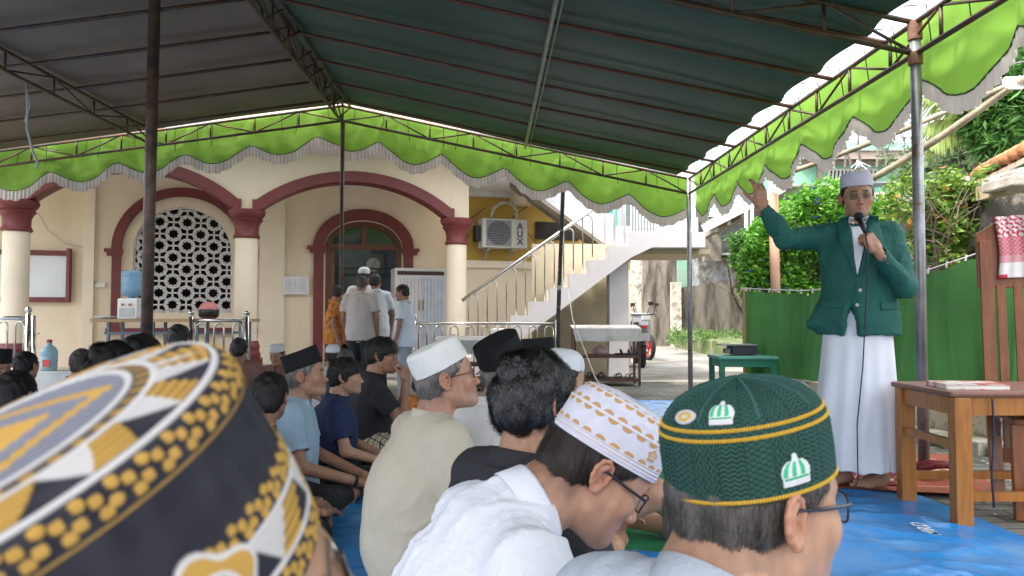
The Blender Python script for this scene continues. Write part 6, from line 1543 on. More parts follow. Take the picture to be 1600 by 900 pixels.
# weeds on the planter ledge and along the kerb
cs_ = np.array([P(rg.uniform(1050, 1185), rg.uniform(524, 531), rg.uniform(18, 22)) for k in range(60)])
V, F, r_ = leaves(2600, cs_, .2, .14, 55, flat=1, asp=.2, droop=-.5); o_ = foliage('weeds', None, V, F, r_, (.05, .12, .02), (.16, .26, .07), LG); tag(o_, 'low weeds growing on the mossy alley ledge', 'weeds', None, 'stuff')
cs_ = np.array([tuple(np.append(fc0+(fc1-fc0)*t+[-.25, -.05], .01)) for t in rg.random(26)]+[(rg.uniform(2.5, 3.6), rg.uniform(3.5, 4.9), .0) for k in range(10)])
V, F, r_ = leaves(900, cs_, .05, .035, 56, flat=1, asp=.3, droop=-.6); o_ = foliage('weeds', None, V, F, r_, (.05, .10, .02), (.14, .2, .06), LG); tag(o_, 'tiny weeds along the foot of the crumbling wall', 'weeds', None, 'stuff')
# pebbles and debris on the paving
V = []; F = []
for k in range(260):
    x, y = (rg.uniform(2.25, 3.6), rg.uniform(2.4, 5)) if k < 160 else (rg.uniform(-2, 4), rg.uniform(8.5, 12)); s_ = rg.uniform(.004, .014); b = len(V)
    V += [(x-s_, y, .004), (x, y-s_*.8, .005), (x+s_*1.2, y, .004), (x, y+s_, .005), (x, y, .004+s_*.8)]; F += [[b, b+1, b+4], [b+1, b+2, b+4], [b+2, b+3, b+4], [b+3, b, b+4]]
tag(mk('pebbles', V, F, M('pebble', (.4, .38, .34), .9, .3, 30)), 'small stones and leaf litter scattered on the ground', 'pebbles', None, 'stuff')
# ================================================================== cast
from mathutils.bvhtree import BVHTree
def cloth(name, col, rough=.85, bs=180, bump=.25, **k): return M(name, col, rough, .05, 6, bump, bs, **k)
W1 = cloth('white_cotton', (.68, .69, .74)); W2 = cloth('warm_white_cotton', (.70, .68, .66)); CR1 = cloth('cream_linen', (.50, .445, .35)); CR2 = cloth('pale_beige_cotton', (.56, .49, .43))
LB_ = cloth('light_blue_cotton', (.33, .46, .58)); NV = cloth('navy_cotton', (.018, .028, .085)); BKc = cloth('black_cotton', (.022, .022, .026)); CH_ = cloth('charcoal_cotton', (.035, .04, .055))
GY = cloth('grey_cotton', (.38, .42, .48)); ORG = cloth('orange_batik', (.58, .22, .04), dirt=(.38, .1, .02), ds=14, dd=(.5, .56)); MRN = cloth('brown_plaid', (.22, .11, .09)); DK = cloth('dark_trouser', (.02, .022, .024))
velvet = M('black_velvet', (.008, .008, .009), .8, .2, 20, .2, 200, spec=.3); wcap = M('white_cap_cloth', (.74, .72, .68), .85, .05, 10, .35, 160); wcap2 = M('white_knit_cap', (.7, .7, .72), .9, .05, 10, .6, 220)
lcap = M('lilac_grey_cap', (.46, .45, .55), .85, .04, 8, .3, 240)
frm = M('glasses_black', (.012, .012, .016), .25, 0, bump=0); frm2 = M('glasses_brown', (.10, .035, .03), .25, 0, bump=0); mtl = M('glasses_metal', (.3, .28, .25), .25, 0, bump=0, metal=1)
lens = M('clear_lens', (.85, .92, 1), .03, 0, bump=0, alpha=.12, spec=.35); lens_t = M('tinted_lens', (.035, .03, .028), .15, 0, bump=0, alpha=.38, spec=.25); lens_b = M('blue_tint_lens', (.25, .45, .8), .03, 0, bump=0, alpha=.45, spec=.8)
GH_ = M('grey_hair', (.17, .155, .145), .6, .5, 60, .6, 200, stretch=(1, 1, .3)); BH_ = M('dark_brown_hair', (.03, .02, .016), .5, .3, 50, .5, 180, stretch=(1, 1, .3)); SH_ = M('salt_hair', (.08, .07, .065), .55, .6, 70, .6, 200, stretch=(1, 1, .3))
def hat_ptn(ob, Rh, hc, prof, a, b, n, m, fn, tilt, off, mat, sup=2.05):
    V, F, C = ringmesh(resamp(prof, m), n, a, b, fn, sup); Rc = np.array(Matrix.Rotation(R(tilt[0]), 3, 'X') @ Matrix.Rotation(R(tilt[1]), 3, 'Y'))
    V = V@Rc.T+np.array(off); return mk('cap', V@Rh.T+hc, F, mat, ob, smooth=True, cols=C)
def seated(px, py, Y, yaw, label, cap_h=.0, hoff=.09, smin=.7, smax=1.12, **k):
    zt = P(px, py, Y)[2]; s = min(max(zt/(.855+cap_h), smin), smax); X = (px-800)/FPX*Y
    loc = (X-sin(R(yaw))*hoff*s, Y-cos(R(yaw))*hoff*s, zt-s*(.855+cap_h))
    if abs(loc[2]) > .001 and loc[2] < 0: loc = (loc[0], loc[1], max(loc[2], -.12))
    return person(label, loc, yaw, s=s, **k)
SEATG = 'men and boys seated on the blue groundsheet'; STG = 'people standing at the mosque door'
# ---------------------------------------------------------------- speaker
SPX, SPY = (1337-800)/FPX*4.02, 4.02
st = dict(pelvis=(0, 0, .93), waist=(0, .01, 1.09), chest=(0, .015, 1.26), sc=(0, .0, 1.405), nb=(0, .005, 1.455), hc=(0.0, .045, 1.612))
def jacket_hem(T):
    T.cyl((0, 0, 1.15), (0, .0, .845), .165, .212, k=.08, fl=.70, ax=(0, 1, 0)); T.cap((.17, .02, .97), (.245, .03, .90), .05, .03, k=.07)
    T.ell((0, 0, 1.30), (.19, .125, .12), k=.08)
    T.cyl((0, 0, .80), (0, .0, .93), .192, .165, k=.008, op='s', fl=.68, ax=(0, 1, 0))
    T.ell((.055, .17, .80), (.036, .14, .20), k=.015, op='s'); T.box((0, 0, .70), (.5, .5, .13), r=.01, k=.01, op='s')
jkt = cloth('green_suit_cloth', (.008, .088, .070), .75, 220, .2)
spk, Rh, hc = person('man in green blazer and white sarong speaking into a microphone with one arm raised', (SPX+.01, SPY, .037), 196, s=.967, skin=(.36, .19, .12), res=.0062, hres=.0028,
    head=(196, 3, 2), **st, shw=.178, legs='stand', arms={'R': ((.385, .12, 1.375), (.515, .16, 1.565), (.06, .10, 1), dict(up=(-.55, .75, .1), curl=(18, 24, 30, 22), tcurl=12, tout=50, splay=(R(0), 3, -3, -12), flip=1)), 'L': ((-.222, .10, 1.10), (-.058, .255, 1.292), (.50, .05, .80), dict(up=(-.55, .8, .25), curl=(62, 66, 70, 70), tcurl=38, tout=35))},
    sleeve='long', shirt=jkt, fold=.012, footdir={1: (.75, .65, 0), -1: (.88, .5, 0)}, collarspec=dict(mat=W1, Rr=.057, h=.026, tip=.012), hem=jacket_hem, hair='crew', cap='kopiah', capmat=lcap, captilt=(2, 0), caplift=.006, gl=(mtl, lens_t, dict(wd=.025, ht=.017, fr=.0010)), mous=.5, beard=.18, stub=(.06, .05, .045), facefat=1.04)
spk['label'] = 'man in green blazer and white sarong speaking into a microphone with one arm raised'
def bvh_of(o): me = o.data; return BVHTree.FromPolygons([v.co for v in me.vertices], [tuple(p.vertices) for p in me.polygons])
jk = [c for c in spk.children if c.name.startswith('shirt')][0]; jk.name = 'blazer'; jb = bvh_of(jk)
def drape(name, A_, B_, mat, parent, off=.004, n=24, m=8, th=.003, bv=None, dirn=(0, -1, 0), far=.6):
    A_ = np.array(A_, float); B_ = np.array(B_, float); ta = np.linspace(0, len(A_)-1, n); V = []
    L = []
    for t in ta:
        a = np.array([np.interp(t, range(len(A_)), A_[:, i]) for i in (0, 1)]); b = np.array([np.interp(t, range(len(B_)), B_[:, i]) for i in (0, 1)])
        for j in range(m):
            q = a+(b-a)*j/(m-1); h = bv.ray_cast(Vector((q[0], far*(-dirn[1]), q[1])), Vector(dirn)); y = h[0].y if h[0] is not None else (V[-1][1] if V else .1)
            V.append([q[0], y-dirn[1]*off if h[0] is not None else y, q[1]])
    V = np.array(V).reshape(n, m, 3)
    for _ in range(3): V[1:-1, :, 1] = (V[:-2, :, 1]+V[1:-1, :, 1]+V[2:, :, 1])/3
    o = mk(name, V.reshape(-1, 3), grid(n, m), mat, parent, smooth=True); s = o.modifiers.new('solid', 'SOLIDIFY'); s.thickness = th; s.offset = 0; return o
drape('shirt_front', [(-.05, 1.492), (-.034, 1.42), (.0, 1.27), (.024, 1.17)], [(.05, 1.492), (.042, 1.42), (.04, 1.27), (.028, 1.17)], W1, spk, .009, bv=jb, m=12)
drape('lapel', [(-.05, 1.50), (-.036, 1.42), (-.004, 1.27), (.022, 1.16)], [(-.10, 1.49), (-.115, 1.37), (-.088, 1.335), (.018, 1.155)], jkt, jk, .013, bv=jb, n=30)
drape('lapel', [(.05, 1.50), (.044, 1.42), (.040, 1.27), (.026, 1.16)], [(.10, 1.49), (.115, 1.37), (.092, 1.335), (.034, 1.155)], jkt, jk, .013, bv=jb, n=30)
drape('pocket_flap', [(.10, 1.03), (.10, .985)], [(.205, 1.045), (.21, .995)], jkt, jk, .005, bv=jb, n=6)
drape('pocket_flap', [(-.09, 1.02), (-.09, .975)], [(-.19, 1.03), (-.195, .985)], jkt, jk, .005, bv=jb, n=6)
drape('front_edge', [(.022, 1.13), (.045, .99)], [(.030, 1.13), (.053, .99)], jkt, jk, .004, bv=jb, n=20, m=3)
for zz, xx in ((1.085, .012), (1.005, .028)):
    h = jb.ray_cast(Vector((xx, .6, zz)), Vector((0, -1, 0))); mb = MB(); c = h[0]; mb.tube([(xx, c.y-.002, zz), (xx, c.y+.006, zz)], .0095, 12); mb.build('button', M('button_pearl', (.4, .42, .38), .2), jk, smooth=False)
wv = np.array((-.058, .255, 1.292)); ev = np.array((-.222, .10, 1.10)); ud_ = (wv-ev)/np.linalg.norm(wv-ev)
for k in range(3): mb = MB(); c = wv-ud_*(.05+.02*k)+np.array([-.0, .040, -.012]); mb.tube([c, c+[0, .008, 0]], .006, 10); mb.build('cuff_button', M('button_dark', (.03, .04, .04), .2), jk)
collar((0, -.004, 1.452), (0, -.12, 1), jkt, jk, Rr=.068, h=.024, gap=58, tip=.0, th=.003)
# robe
T = SDF(); T.cyl((.018, 0, .10), (0, 0, .98), .240, .168, k=.02, fl=.72, ax=(0, 1, 0)); T.cyl((0, 0, .05), (0, 0, .22), .222, .205, k=.006, op='s', fl=.70, ax=(0, 1, 0))
V, F = T.mesh(.009); N = vnorm(V, F); th = np.arctan2(V[:, 0], V[:, 1]); env = np.clip((1.0-V[:, 2])/.5, 0, 1)
V += N*((.005*np.sin(th*5+1.2+V[:, 2]*1.5)+.006*np.sin(th*11+V[:, 2]*3)+.004*folds(V, 5, 6, (1, 1, .25)))*env)[:, None]
mk('robe', V, F, W1, spk, smooth=True)
# microphone
MC = empty('microphone', (0, 0, 0), 0, 'black microphone held at the speaker mouth', 'microphone'); Mw = spk.matrix_basis.copy(); Mw = Matrix.Translation(spk.location) @ Matrix.Rotation(-R(196), 4, 'Z') @ Matrix.Scale(.967, 4)
m0 = Mw @ Vector((.002, .286, 1.388)); m1 = Mw @ Vector((.022, .222, 1.478)); d_ = (m1-m0)
mb = MB(); mb.tube([m0, m0+d_*.8], [.011, .016], 12); mb.build('handle', blackp, MC, smooth=True)
mb = MB(); mb.lathe([(.004, -.024), (.018, -.018), (.024, 0), (.019, .017), (.004, .024)], m1, 16); mb.build('grille_head', M('mic_foam', (.012, .012, .013), .9, .1, 40, .6, 300), MC, smooth=True)
mb = MB(); x_ = m0; mb.tube([m0, m0+Vector((0, -.03, -.1)), Vector((SPX-.06, SPY-.24, 1.0)), Vector((SPX-.09, SPY-.26, .7)), Vector((SPX-.12, SPY-.25, .4)), Vector((SPX-.13, SPY-.27, .12)), Vector((SPX-.2, SPY-.35, .07)), Vector((SPX-.5, SPY-.3, .07))], .0035, 6); mb.build('cable', blackp, MC, smooth=True)
ta = MB()
# ---------------------------------------------------------------- near left capped man (very close to camera)
GOLD = np.array([.44, .26, .06]); BLK = np.array([.022, .022, .03]); WHT = np.array([.52, .50, .49])
def cap1_fn(emb_th):
    def fn(TH, S, V):
        rl = np.hypot(V[:, 0], V[:, 1])+1e-6; arc = TH*.098; C = np.tile(BLK, (len(S), 1)); h = np.zeros(len(S))
        thr = .0004*np.sin(TH*700)
        def cord(s0, w=.0014):
            m = np.abs(S-s0) < w; C[m] = WHT; h[m] = .0013*np.sqrt(np.clip(1-((S[m]-s0)/w)**2, 0, 1))+.0003*np.sin(arc[m]*4200+(S[m]-s0)*2200)
        def dots(s0, s1):
            T = .0125
            for k, (du, dv) in enumerate(((.0, .28), (.0055, .62), (.0045, .12), (.0105, .82))):
                u = (arc-du+T/2) % T-T/2; v = S-(s0+(s1-s0)*dv); m = (np.abs(u)**3+np.abs(v)**3) < .0023**3; C[m] = GOLD; h[m] = .0009+.0003*np.sin(arc[m]*6000)
        def blocks(s0, s1, T):
            sl = (S-s0)/(s1-s0); u = ((arc+sl*T*.32) % T)/T; b = (S > s0) & (S < s1); g = b & (u < .42); C[g] = GOLD*(.8+.25*np.sin(sl[g]*4*2*pi)[:, None]); h[g] = .0010+.0005*np.sin(sl[g]*8*pi)
            q = b & (u >= .42); uu = (u-.42)/.58; wq_ = q & (sl > uu); C[wq_] = WHT*(.93+.07*np.sin(arc[wq_]*3000+S[wq_]*2000))[:, None]; h[wq_] = .0008+.0002*np.sin(S[wq_]*5000)
        C += (wav(V, 3, 60, 5)*.004)[:, None]
        dots(.004, .0145); cord(.017); blocks(.0185, .036, .050); cord(.0375); dots(.040, .050)
        m = np.abs(S-.0835) < .0006; C[m] = GOLD*.7; h[m] = .0005
        dots(.0865, .0985); cord(.1015); blocks(.103, .121, .046); cord(.1225)
        m = (S > .124) & (S < .1295); C[m] = [.10, .075, .06]; m &= (np.sin(arc*420) > .2); C[m] = GOLD*.75; cord(.131)
        m = S > .1325; C[m] = (np.array([.16, .165, .2])*(1+.35*np.sin(V[m, 0]*1500))[:, None]); h[m] = .0004*np.sin(V[m, 0]*1500)
        g = m & (np.abs(V[:, 0])*1.3+np.abs(V[:, 1]-.012)*1.0 < .022); C[g] = GOLD*1.05
        g = m & (np.abs(np.abs(V[:, 0])*1.2+np.abs(V[:, 1]-.0)-.055) < .005); C[g] = GOLD
        # shield emblem
        x = ((TH-emb_th+pi) % (2*pi)-pi)*.098; y = S-.030; an = np.arctan2(y, x); rr = np.hypot(x, y); ed = .0195*(1+.14*np.cos(an*5-pi/2*5))
        m = rr < ed+.0025; C[m] = WHT; h[m] = .002; m = rr < ed; C[m] = GOLD; h[m] = .0022; m = np.abs(rr-.0115) < .0012; C[m] = WHT; m = rr < .0102; C[m] = BLK*2; m = (rr < .009) & (np.sin(x*1400)*np.sin(y*1100) > -.1); C[m] = WHT*.8
        return h, C
    return fn
knit = M('knit_cap_pattern', (1, 1, 1), .85, .06, 60, .35, 900, attr=True, spec=.25)
c1 = dict(X=-.176, Y=.362, z=.777, yaw=62, pitch=-24, roll=11)
prof1 = [(.985, -.002), (1.0, .0), (1.012, .03), (1.0, .088), (.985, .0945), (.93, .098), (.6, .104), (.3, .106), (.01, .106)]
p1, Rh1, hc1 = person('nearest man, seen from above in a black cap with gold and white woven bands', (0, 0, 0), 50, skin=(.36, .2, .13), res=.009, hres=.003, head=(c1['yaw'], c1['pitch'], c1['roll']),
    hc=(0, .1, .735), shirt=W2, trouser=DK, hair='crew', hairmat=SH_, gl=(mtl, lens_t, dict(wd=.026, ht=.018, fr=.0016)), beard=.2, mous=.3, stub=(.2, .18, .17), hatclip=(.045, .087))
def put_head(ob, hcl, yaw, target):
    Rz = Matrix.Rotation(-R(yaw), 3, 'Z'); off = Rz @ (Vector(hcl)*ob.scale[0]); ob.location = Vector(target)-off
put_head(p1, hc1, 50, (c1['X'], c1['Y'], c1['z']))
hat_ptn(p1, Rh1, hc1, prof1, .086, .107, 1100, 330, cap1_fn(R(62)), (5, 0), (0, -.006, .030), knit)
# ---------------------------------------------------------------- green capped man
DG = np.array([.020, .060, .050]); CY = np.array([.50, .30, .035]); MINT = np.array([.05, .42, .22])
def cap2_fn(TH, S, V):
    rl = np.hypot(V[:, 0], V[:, 1])+1e-6; arc = TH*.096; C = np.tile(DG, (len(S), 1)); h = np.zeros(len(S)); T = .030; pn = np.floor(arc/T); pu = (arc % T); kk = (pn % 3)
    bub = np.sin(arc*2*pi/.0058)*np.sin(S*2*pi/.0068+pi*np.floor(arc/.0058)); cab = np.sin(S*2*pi/.0052+np.abs(((arc*2*pi/.010) % (2*pi))-pi)*1.3); pl_ = np.sin(arc*2*pi/.0045+2*np.sin(S*600))
    f = np.where(kk == 0, bub, np.where(kk == 1, cab, .5*pl_+.7*np.sin(S*2*pi/.009+2.5*np.sin(arc*900)))); h += .0009*f
    C *= (1.05+.50*f+.18*np.sin(arc*5200)*np.sin(S*4100))[:, None]; g = pu < .0012; h[g] = -.0006; C[g] = DG*.7  # relief shading put into the colour: knit grooves darker, raised stitches lighter
    up = S > .093; q = np.abs(((TH*8/(2*pi)) % 1)-.5)*rl*2*pi/8; g = up & (q < .0015); h[g] = .001; C[g] = DG*1.7
    def cord(s0, w=.0022):
        m = np.abs(S-s0) < w; t = np.sin(arc*2*pi/.0034+(S-s0)*500); C[m] = (CY*(1+.30*t)[:, None])[m]; h[m] = .0020*np.sqrt(np.clip(1-((S[m]-s0)/w)**2, 0, 1))+.0006*t[m]
    cord(.0045); cord(.073); cord(.0835)
    def dome(th0, s0, sc_=1.0):
        x = ((TH-th0+pi) % (2*pi)-pi)*np.where(S > .085, rl, .096)/sc_; y = (S-s0)/sc_
        hw = np.where(y < 0, -.1, np.where(y < .010, .0140, np.where(y < .0275, .0152*np.sqrt(np.clip(1-((y-.0135)/.0155)**2, 0, 1)), np.where(y < .035, .002*(.035-y)/.0075+.0003, -.1))))
        m = (np.abs(x) < hw+.0018) & (y > -.0018) & (y < .037); C[m] = [.62, .66, .62]; h[m] = .0016
        d = (np.abs(x) < hw) & (y > .0105) & (y < .0265); st_ = np.sin(x/np.maximum(hw, .003)*9.5); C[d & (st_ > -.1)] = MINT; h[d] = .0019+.0004*st_[d]
        b = (np.abs(x) < hw) & (y > .0065) & (y < .0095); C[b] = MINT*.8; b = (np.abs(x) < hw) & (y < .0055) & (y > 0); C[b] = [.60, .58, .62]; h[b] = .0018+.0003*np.sin(y[b]*6000)
    dome(R(95), .014, 1.0); dome(R(140), .0905, .85)
    for th0, s0 in ((R(14), .106), (R(172), .099)):
        x = ((TH-th0+pi) % (2*pi)-pi)*rl; y = S-s0; r2 = np.hypot(x/.017, y/.0085); m = r2 < 1; C[m] = WHT; h[m] = .0018; m = r2 < .62; C[m] = CY*1.2; m = r2 < .3; C[m] = WHT
    return h, C
prof2 = [(.975, -.002), (.99, .0), (1.0, .03), (.995, .06), (.955, .077), (.88, .091), (.76, .103), (.54, .114), (.27, .120), (.01, .122)]
p2, Rh2, hc2 = person('man in a dark green knitted cap with gold cords and mosque dome patches', (0, 0, 0), 50, skin=(.42, .235, .15), res=.007, hres=.0022, head=(66, 2, 0), hc=(0, .085, .735), sc=(0, -.02, .588), nb=(0, -.005, .628), shw=.155, neck_r=.062, hatclip=(.042, .2),
    shirt=GY, trouser=DK, hair='crew', hairmat=SH_, gl=(frm, lens_b, dict(wd=.027, ht=.018, fr=.0014, tr=.0022)), beard=.25, mous=.3, stub=(.1, .085, .08), facefat=1.1, collarspec=dict(style='band', h=.03, Rr=.066, gap=12))
put_head(p2, hc2, 50, ((1174-800)/FPX*.9, .9, .730))
hat_ptn(p2, Rh2, hc2, prof2, .087, .106, 1150, 330, cap2_fn, (11, 0), (0, -.006, .026), knit)
# ---------------------------------------------------------------- white capped man looking down
GO2 = np.array([.52, .30, .12]); WP = np.array([.62, .61, .69])
def cap3_fn(TH, S, V):
    rl = np.hypot(V[:, 0], V[:, 1])+1e-6; arc = TH*.096; C = np.tile(WP, (len(S), 1)); h = .0002*np.sin(arc*5200)*np.sin(S*4600)
    b = S < .019; h[b] = .0016+.0008*np.cos((S[b])*2*pi/.0062); C[b & (np.abs(S-.0092) < .0012)] = [.60, .50, .52]; C[b & (np.abs(S-.0155) < .001)] = [.62, .52, .52]
    def scal(s0, sg, T=.026, ph=0, r_=.0075):
        u = ((arc+ph) % T)-T/2; v = (S-s0)*sg; rr = np.hypot(u*.8, v); m = (v > 0) & (rr < r_); C[m] = GO2; h[m] = .0008+.0002*np.sin(rr[m]*7000)
    scal(.0195, 1); scal(.060, -1, ph=.004); scal(.0650, 1, ph=.017); scal(.098, -1, T=.024); scal(.103, 1, T=.024, ph=.012, r_=.006)
    for s0 in (.0625, .1005): m = np.abs(S-s0) < .0022; C[m] = WP*1.06; h[m] = .0014
    x = ((TH-R(62)+pi) % (2*pi)-pi)*.096; y = S-.040; an = np.arctan2(y, x); rr = np.hypot(x, y*.95); ed = .0085*(1+.17*np.cos(an*5-pi/2*5)); m = rr < ed+.0012; C[m] = GO2*.8; h[m] = .0016; m = rr < ed-.001; C[m] = GO2*1.15; m = rr < .0045; C[m] = WP*.9; m = (rr < .004) & (np.sin(x*2600)*np.sin(y*2200) > 0); C[m] = GO2*.7
    return h, C
prof3 = [(.985, -.002), (1.0, .0), (1.0, .03), (.985, .06), (.93, .078), (.82, .094), (.6, .104), (.3, .109), (.01, .110)]
p3, Rh3, hc3 = person('man in a white cap with gold scallops bowing his head, white long-sleeved shirt', (0, 0, 0), 72, skin=(.44, .235, .15), res=.006, hres=.0024, head=(78, 36, 4), hc=(0, .285, .70),
    waist=(0, -.01, .28), chest=(0, .04, .44), sc=(0, .095, .578), nb=(0, .155, .632), shw=.185, fat=.015, sleeve='long', arms={'R': ((.26, .12, .33), (.1, .33, .2), (-.5, .8, 0)), 'L': ((-.26, .12, .33), (-.1, .33, .2), (.5, .8, 0))},
    shirt=W1, trouser=DK, hair='crew', hairmat=BH_, gl=(frm, lens, dict(wd=.026, ht=.017, fr=.0018, tr=.0025)), beard=.35, mous=.5, stub=(.16, .14, .13), facefat=1.08, fold=.013, collarspec=dict(h=.036, Rr=.060, tip=.03, sh=(0, -.008, -.004)), neck_r=.056, neckhole=.052, neckcut=.045, hem=lambda T: T.cap((0, .075, .60), (0, .115, .632), .075, .060, k=.04), hatclip=(.045, .087))
put_head(p3, hc3, 72, ((932-800)/FPX*1.38, 1.38, .672))
hat_ptn(p3, Rh3, hc3, prof3, .087, .108, 1000, 280, cap3_fn, (5, 0), (0, -.006, .032), knit)
def seams(ob, z0, wx, mat, spec_=True, yoff=0):
    sh = [c for c in ob.children if c.name.startswith('shirt')][0]; bv = bvh_of(sh)
    drape('yoke_seam', [(-wx, z0), (wx, z0)], [(-wx, z0+.004), (wx, z0+.004)], mat, sh, .0012, n=60, m=2, th=.002, bv=bv, dirn=(0, 1, 0), far=.6)
seams(p3, .505, .19, W1)
# ---------------------------------------------------------------- others near
seated(836, 556, 1.92, 48, 'man with thick wavy black hair and black shirt behind the white-shirted man', shirt=BKc, trouser=DK, hair='curly', hairmat=M('wavy_black_hair', (.016, .013, .013), .3, .5, 60, .6, 120, spec=.8, stretch=(1, 1, .4)), hres=.0032, res=.008, head=(42, 2, 0), skin=(.36, .19, .12))
cream_, _, _ = seated(680, 521, 2.62, 60, 'elderly man in white cap and glasses wearing a cream shirt', cap_h=.035, hoff=.05, shirt=CR1, trouser=DK, hair='crew', hairmat=GH_, hres=.003, res=.0065, head=(74, -12, 0), cap='tall', capmat=wcap, captilt=(15, 0), caplift=-.006, gl=(frm2, lens, dict(wd=.025, ht=.016)),
    skin=(.42, .22, .145), fat=.02, fold=.008, hem=lambda T: T.cap((0, -.05, .2), (0, -.04, .34), .15, .14, k=.08), mous=.5, beard=.2, stub=(.4, .38, .36), collarspec=dict(style='band', h=.036, Rr=.07, gap=14))
seated(788, 519, 3.12, 45, 'man in tilted black velvet cap and white shirt behind the wavy haired man', cap_h=.04, shirt=W2, trouser=DK, hair='crew', hairmat=GH_, hres=.0042, head=(52, -12, 4), cap='peci', capmat=velvet, captilt=(14, 0), gl=(mtl, lens), skin=(.42, .23, .15), fat=.01)
seated(842, 524, 4.3, 60, 'man behind in a black velvet cap, only the cap showing', cap_h=.04, shirt=CH_, trouser=DK, hair='crew', hres=.006, cap='peci', capmat=velvet, captilt=(3, 0), head=(70, 0, 0))
def legs_out(B, parts, skin):
    B.cap((.10, .10, .12), (.30, .42, .30), .085, .06, k=.02); B.cap((.30, .42, .30), (.18, .62, .10), .055, .036, k=.02)
    Vf, Ff = foot_mesh(frame((.17, .63, .10), (.15, .55, .75), (-.2, -.75, .5)), 1, .0035); parts.append((Vf, Ff, np.tile(skin*1.05, (len(Vf), 1))))
    Vf, Ff = foot_mesh(frame((.02, .60, .08), (.75, .2, -.3), (0, 0, 1)), -1, .0035); parts.append((Vf, Ff, np.tile(skin*1.05, (len(Vf), 1)))); B.cap((-.1, .35, .12), (.02, .60, .08), .055, .036, k=.02)
seated(852, 541, 3.05, 84, 'barefoot man in white skullcap with bent knee behind the wavy haired man', cap_h=.02, hoff=.02, shirt=CH_, trouser=None, hair='crew', hres=.005, cap='skull', capmat=wcap2, head=(70, 12, 0), extra=legs_out, skin=(.44, .245, .16), feet=False)
sc1 = ((.25, .10, .27), (.10, .40, .15), (-.45, .85, -.25)); sc2 = ((-.25, .10, .27), (-.10, .40, .15), (.45, .85, -.25))
blue_, _, _ = seated(482, 541, 3.72, 82, 'man in black velvet cap and light blue shirt with a black wristband, hands clasped', cap_h=.04, hoff=.10, shirt=LB_, trouser=DK, hair='crew', hairmat=GH_, hres=.004, res=.0065, head=(84, -6, 0), cap='peci', capmat=velvet, captilt=(14, 0), arms={'R': sc1, 'L': sc2}, skin=(.38, .2, .125), mous=.7, beard=.15, stub=(.5, .48, .46), fat=.01, fold=.008)
mb = MB(); a_, b_ = np.array(sc1[0]), np.array(sc1[1]); u_ = (b_-a_)/np.linalg.norm(b_-a_); mb.tube([b_-u_*.045, b_-u_*.025], .031, 16); mb.build('wristband', blackp, blue_, smooth=False)
seated(543, 560, 4.2, 78, 'plump boy with bowl haircut in a navy shirt beside the man in light blue', hoff=.10, shirt=NV, trouser=DK, hair='bowl', hres=.004, res=.0075, head=(80, -2, 0), skin=(.46, .26, .17), facefat=1.15, fat=.02, arms={'R': sc1, 'L': sc2})
seated(600, 528, 4.9, 80, 'young man in black shirt and patterned sarong, hand at his chin', hoff=.10, shirt=BKc, trouser=None, hair='bowl', hres=.0045, res=.008, head=(88, 3, 0), skin=(.36, .19, .12), gl=(frm, lens), feet=False,
    arms={'R': ((.24, .22, .30), (.10, .25, .56), (-.2, .0, 1), dict(up=(.5, .8, 0), curl=(60, 60, 60, 60))), 'L': ((-.25, .10, .28), (-.05, .35, .2), (.5, .6, 0))})
# sarong for him
yb = bpy.data.objects[[o.name for o in bpy.data.objects if o.name.startswith('person')][-1]]
yb = [o for o in bpy.data.objects if o.get('label', '').startswith('young man in black shirt')][0]
T = SDF(); T.ell((0, 0, .12), (.17, .14, .11), k=.06)
for sg in (-1, 1): T.cap((sg*.09, 0, .11), (sg*.29, .25, .14), .10, .085, k=.06); T.cap((sg*.29, .25, .14), (-sg*.02, .36, .07), .08, .06, k=.06)
V, F = T.mesh(.008); V = V+vnorm(V, F)*((folds(V, 3, 7)-.3)*.012)[:, None]; V[:, 2] = np.maximum(V[:, 2], .004)
pa = np.abs(((V[:, 0]+V[:, 1])*13) % 1-.5)+0; pb_ = np.abs(((V[:, 2]*1.3+V[:, 1]-V[:, 0]*.4)*13) % 1-.5); ln = np.minimum(pa, pb_) < .10; dt = (pa > .40) & (pb_ > .40)
C = np.tile([.55, .47, .33], (len(V), 1)); C[ln | dt] = [.03, .025, .02]; mk('sarong', V, F, M('batik_print', (1, 1, 1), .85, .05, 10, .2, 150, attr=True), yb, smooth=True, cols=C)
# back row, centre
seated(434, 535, 7.1, 188, 'man in a white cap and brown shirt facing the camera by the wall', cap_h=.03, shirt=MRN, trouser=DK, hair='crew', hres=.007, res=.011, head=(188, 15, 0), cap='kopiah', capmat=wcap2, mous=.5)
seated(424, 582, 3.1, 60, 'dark haired head just behind the man in light blue', shirt=BKc, trouser=DK, hair='short', hres=.005, res=.011, skin=(.33, .18, .12))
seated(521, 535, 6.9, 120, 'man in a small white cap behind the boy in navy', cap_h=.03, shirt=W2, trouser=DK, hair='crew', hres=.007, res=.011, cap='skull', capmat=wcap2)
seated(541, 546, 5.9, 40, 'brown haired head seen from behind above the boy in navy', shirt=CH_, trouser=DK, hair='short', hairmat=SH_, hres=.007, res=.011)
seated(655, 588, 5.6, 60, 'boy in orange shirt mostly hidden behind the cream shirted man', shirt=ORG, trouser=DK, hair='short', hres=.007, res=.011, smin=.6)
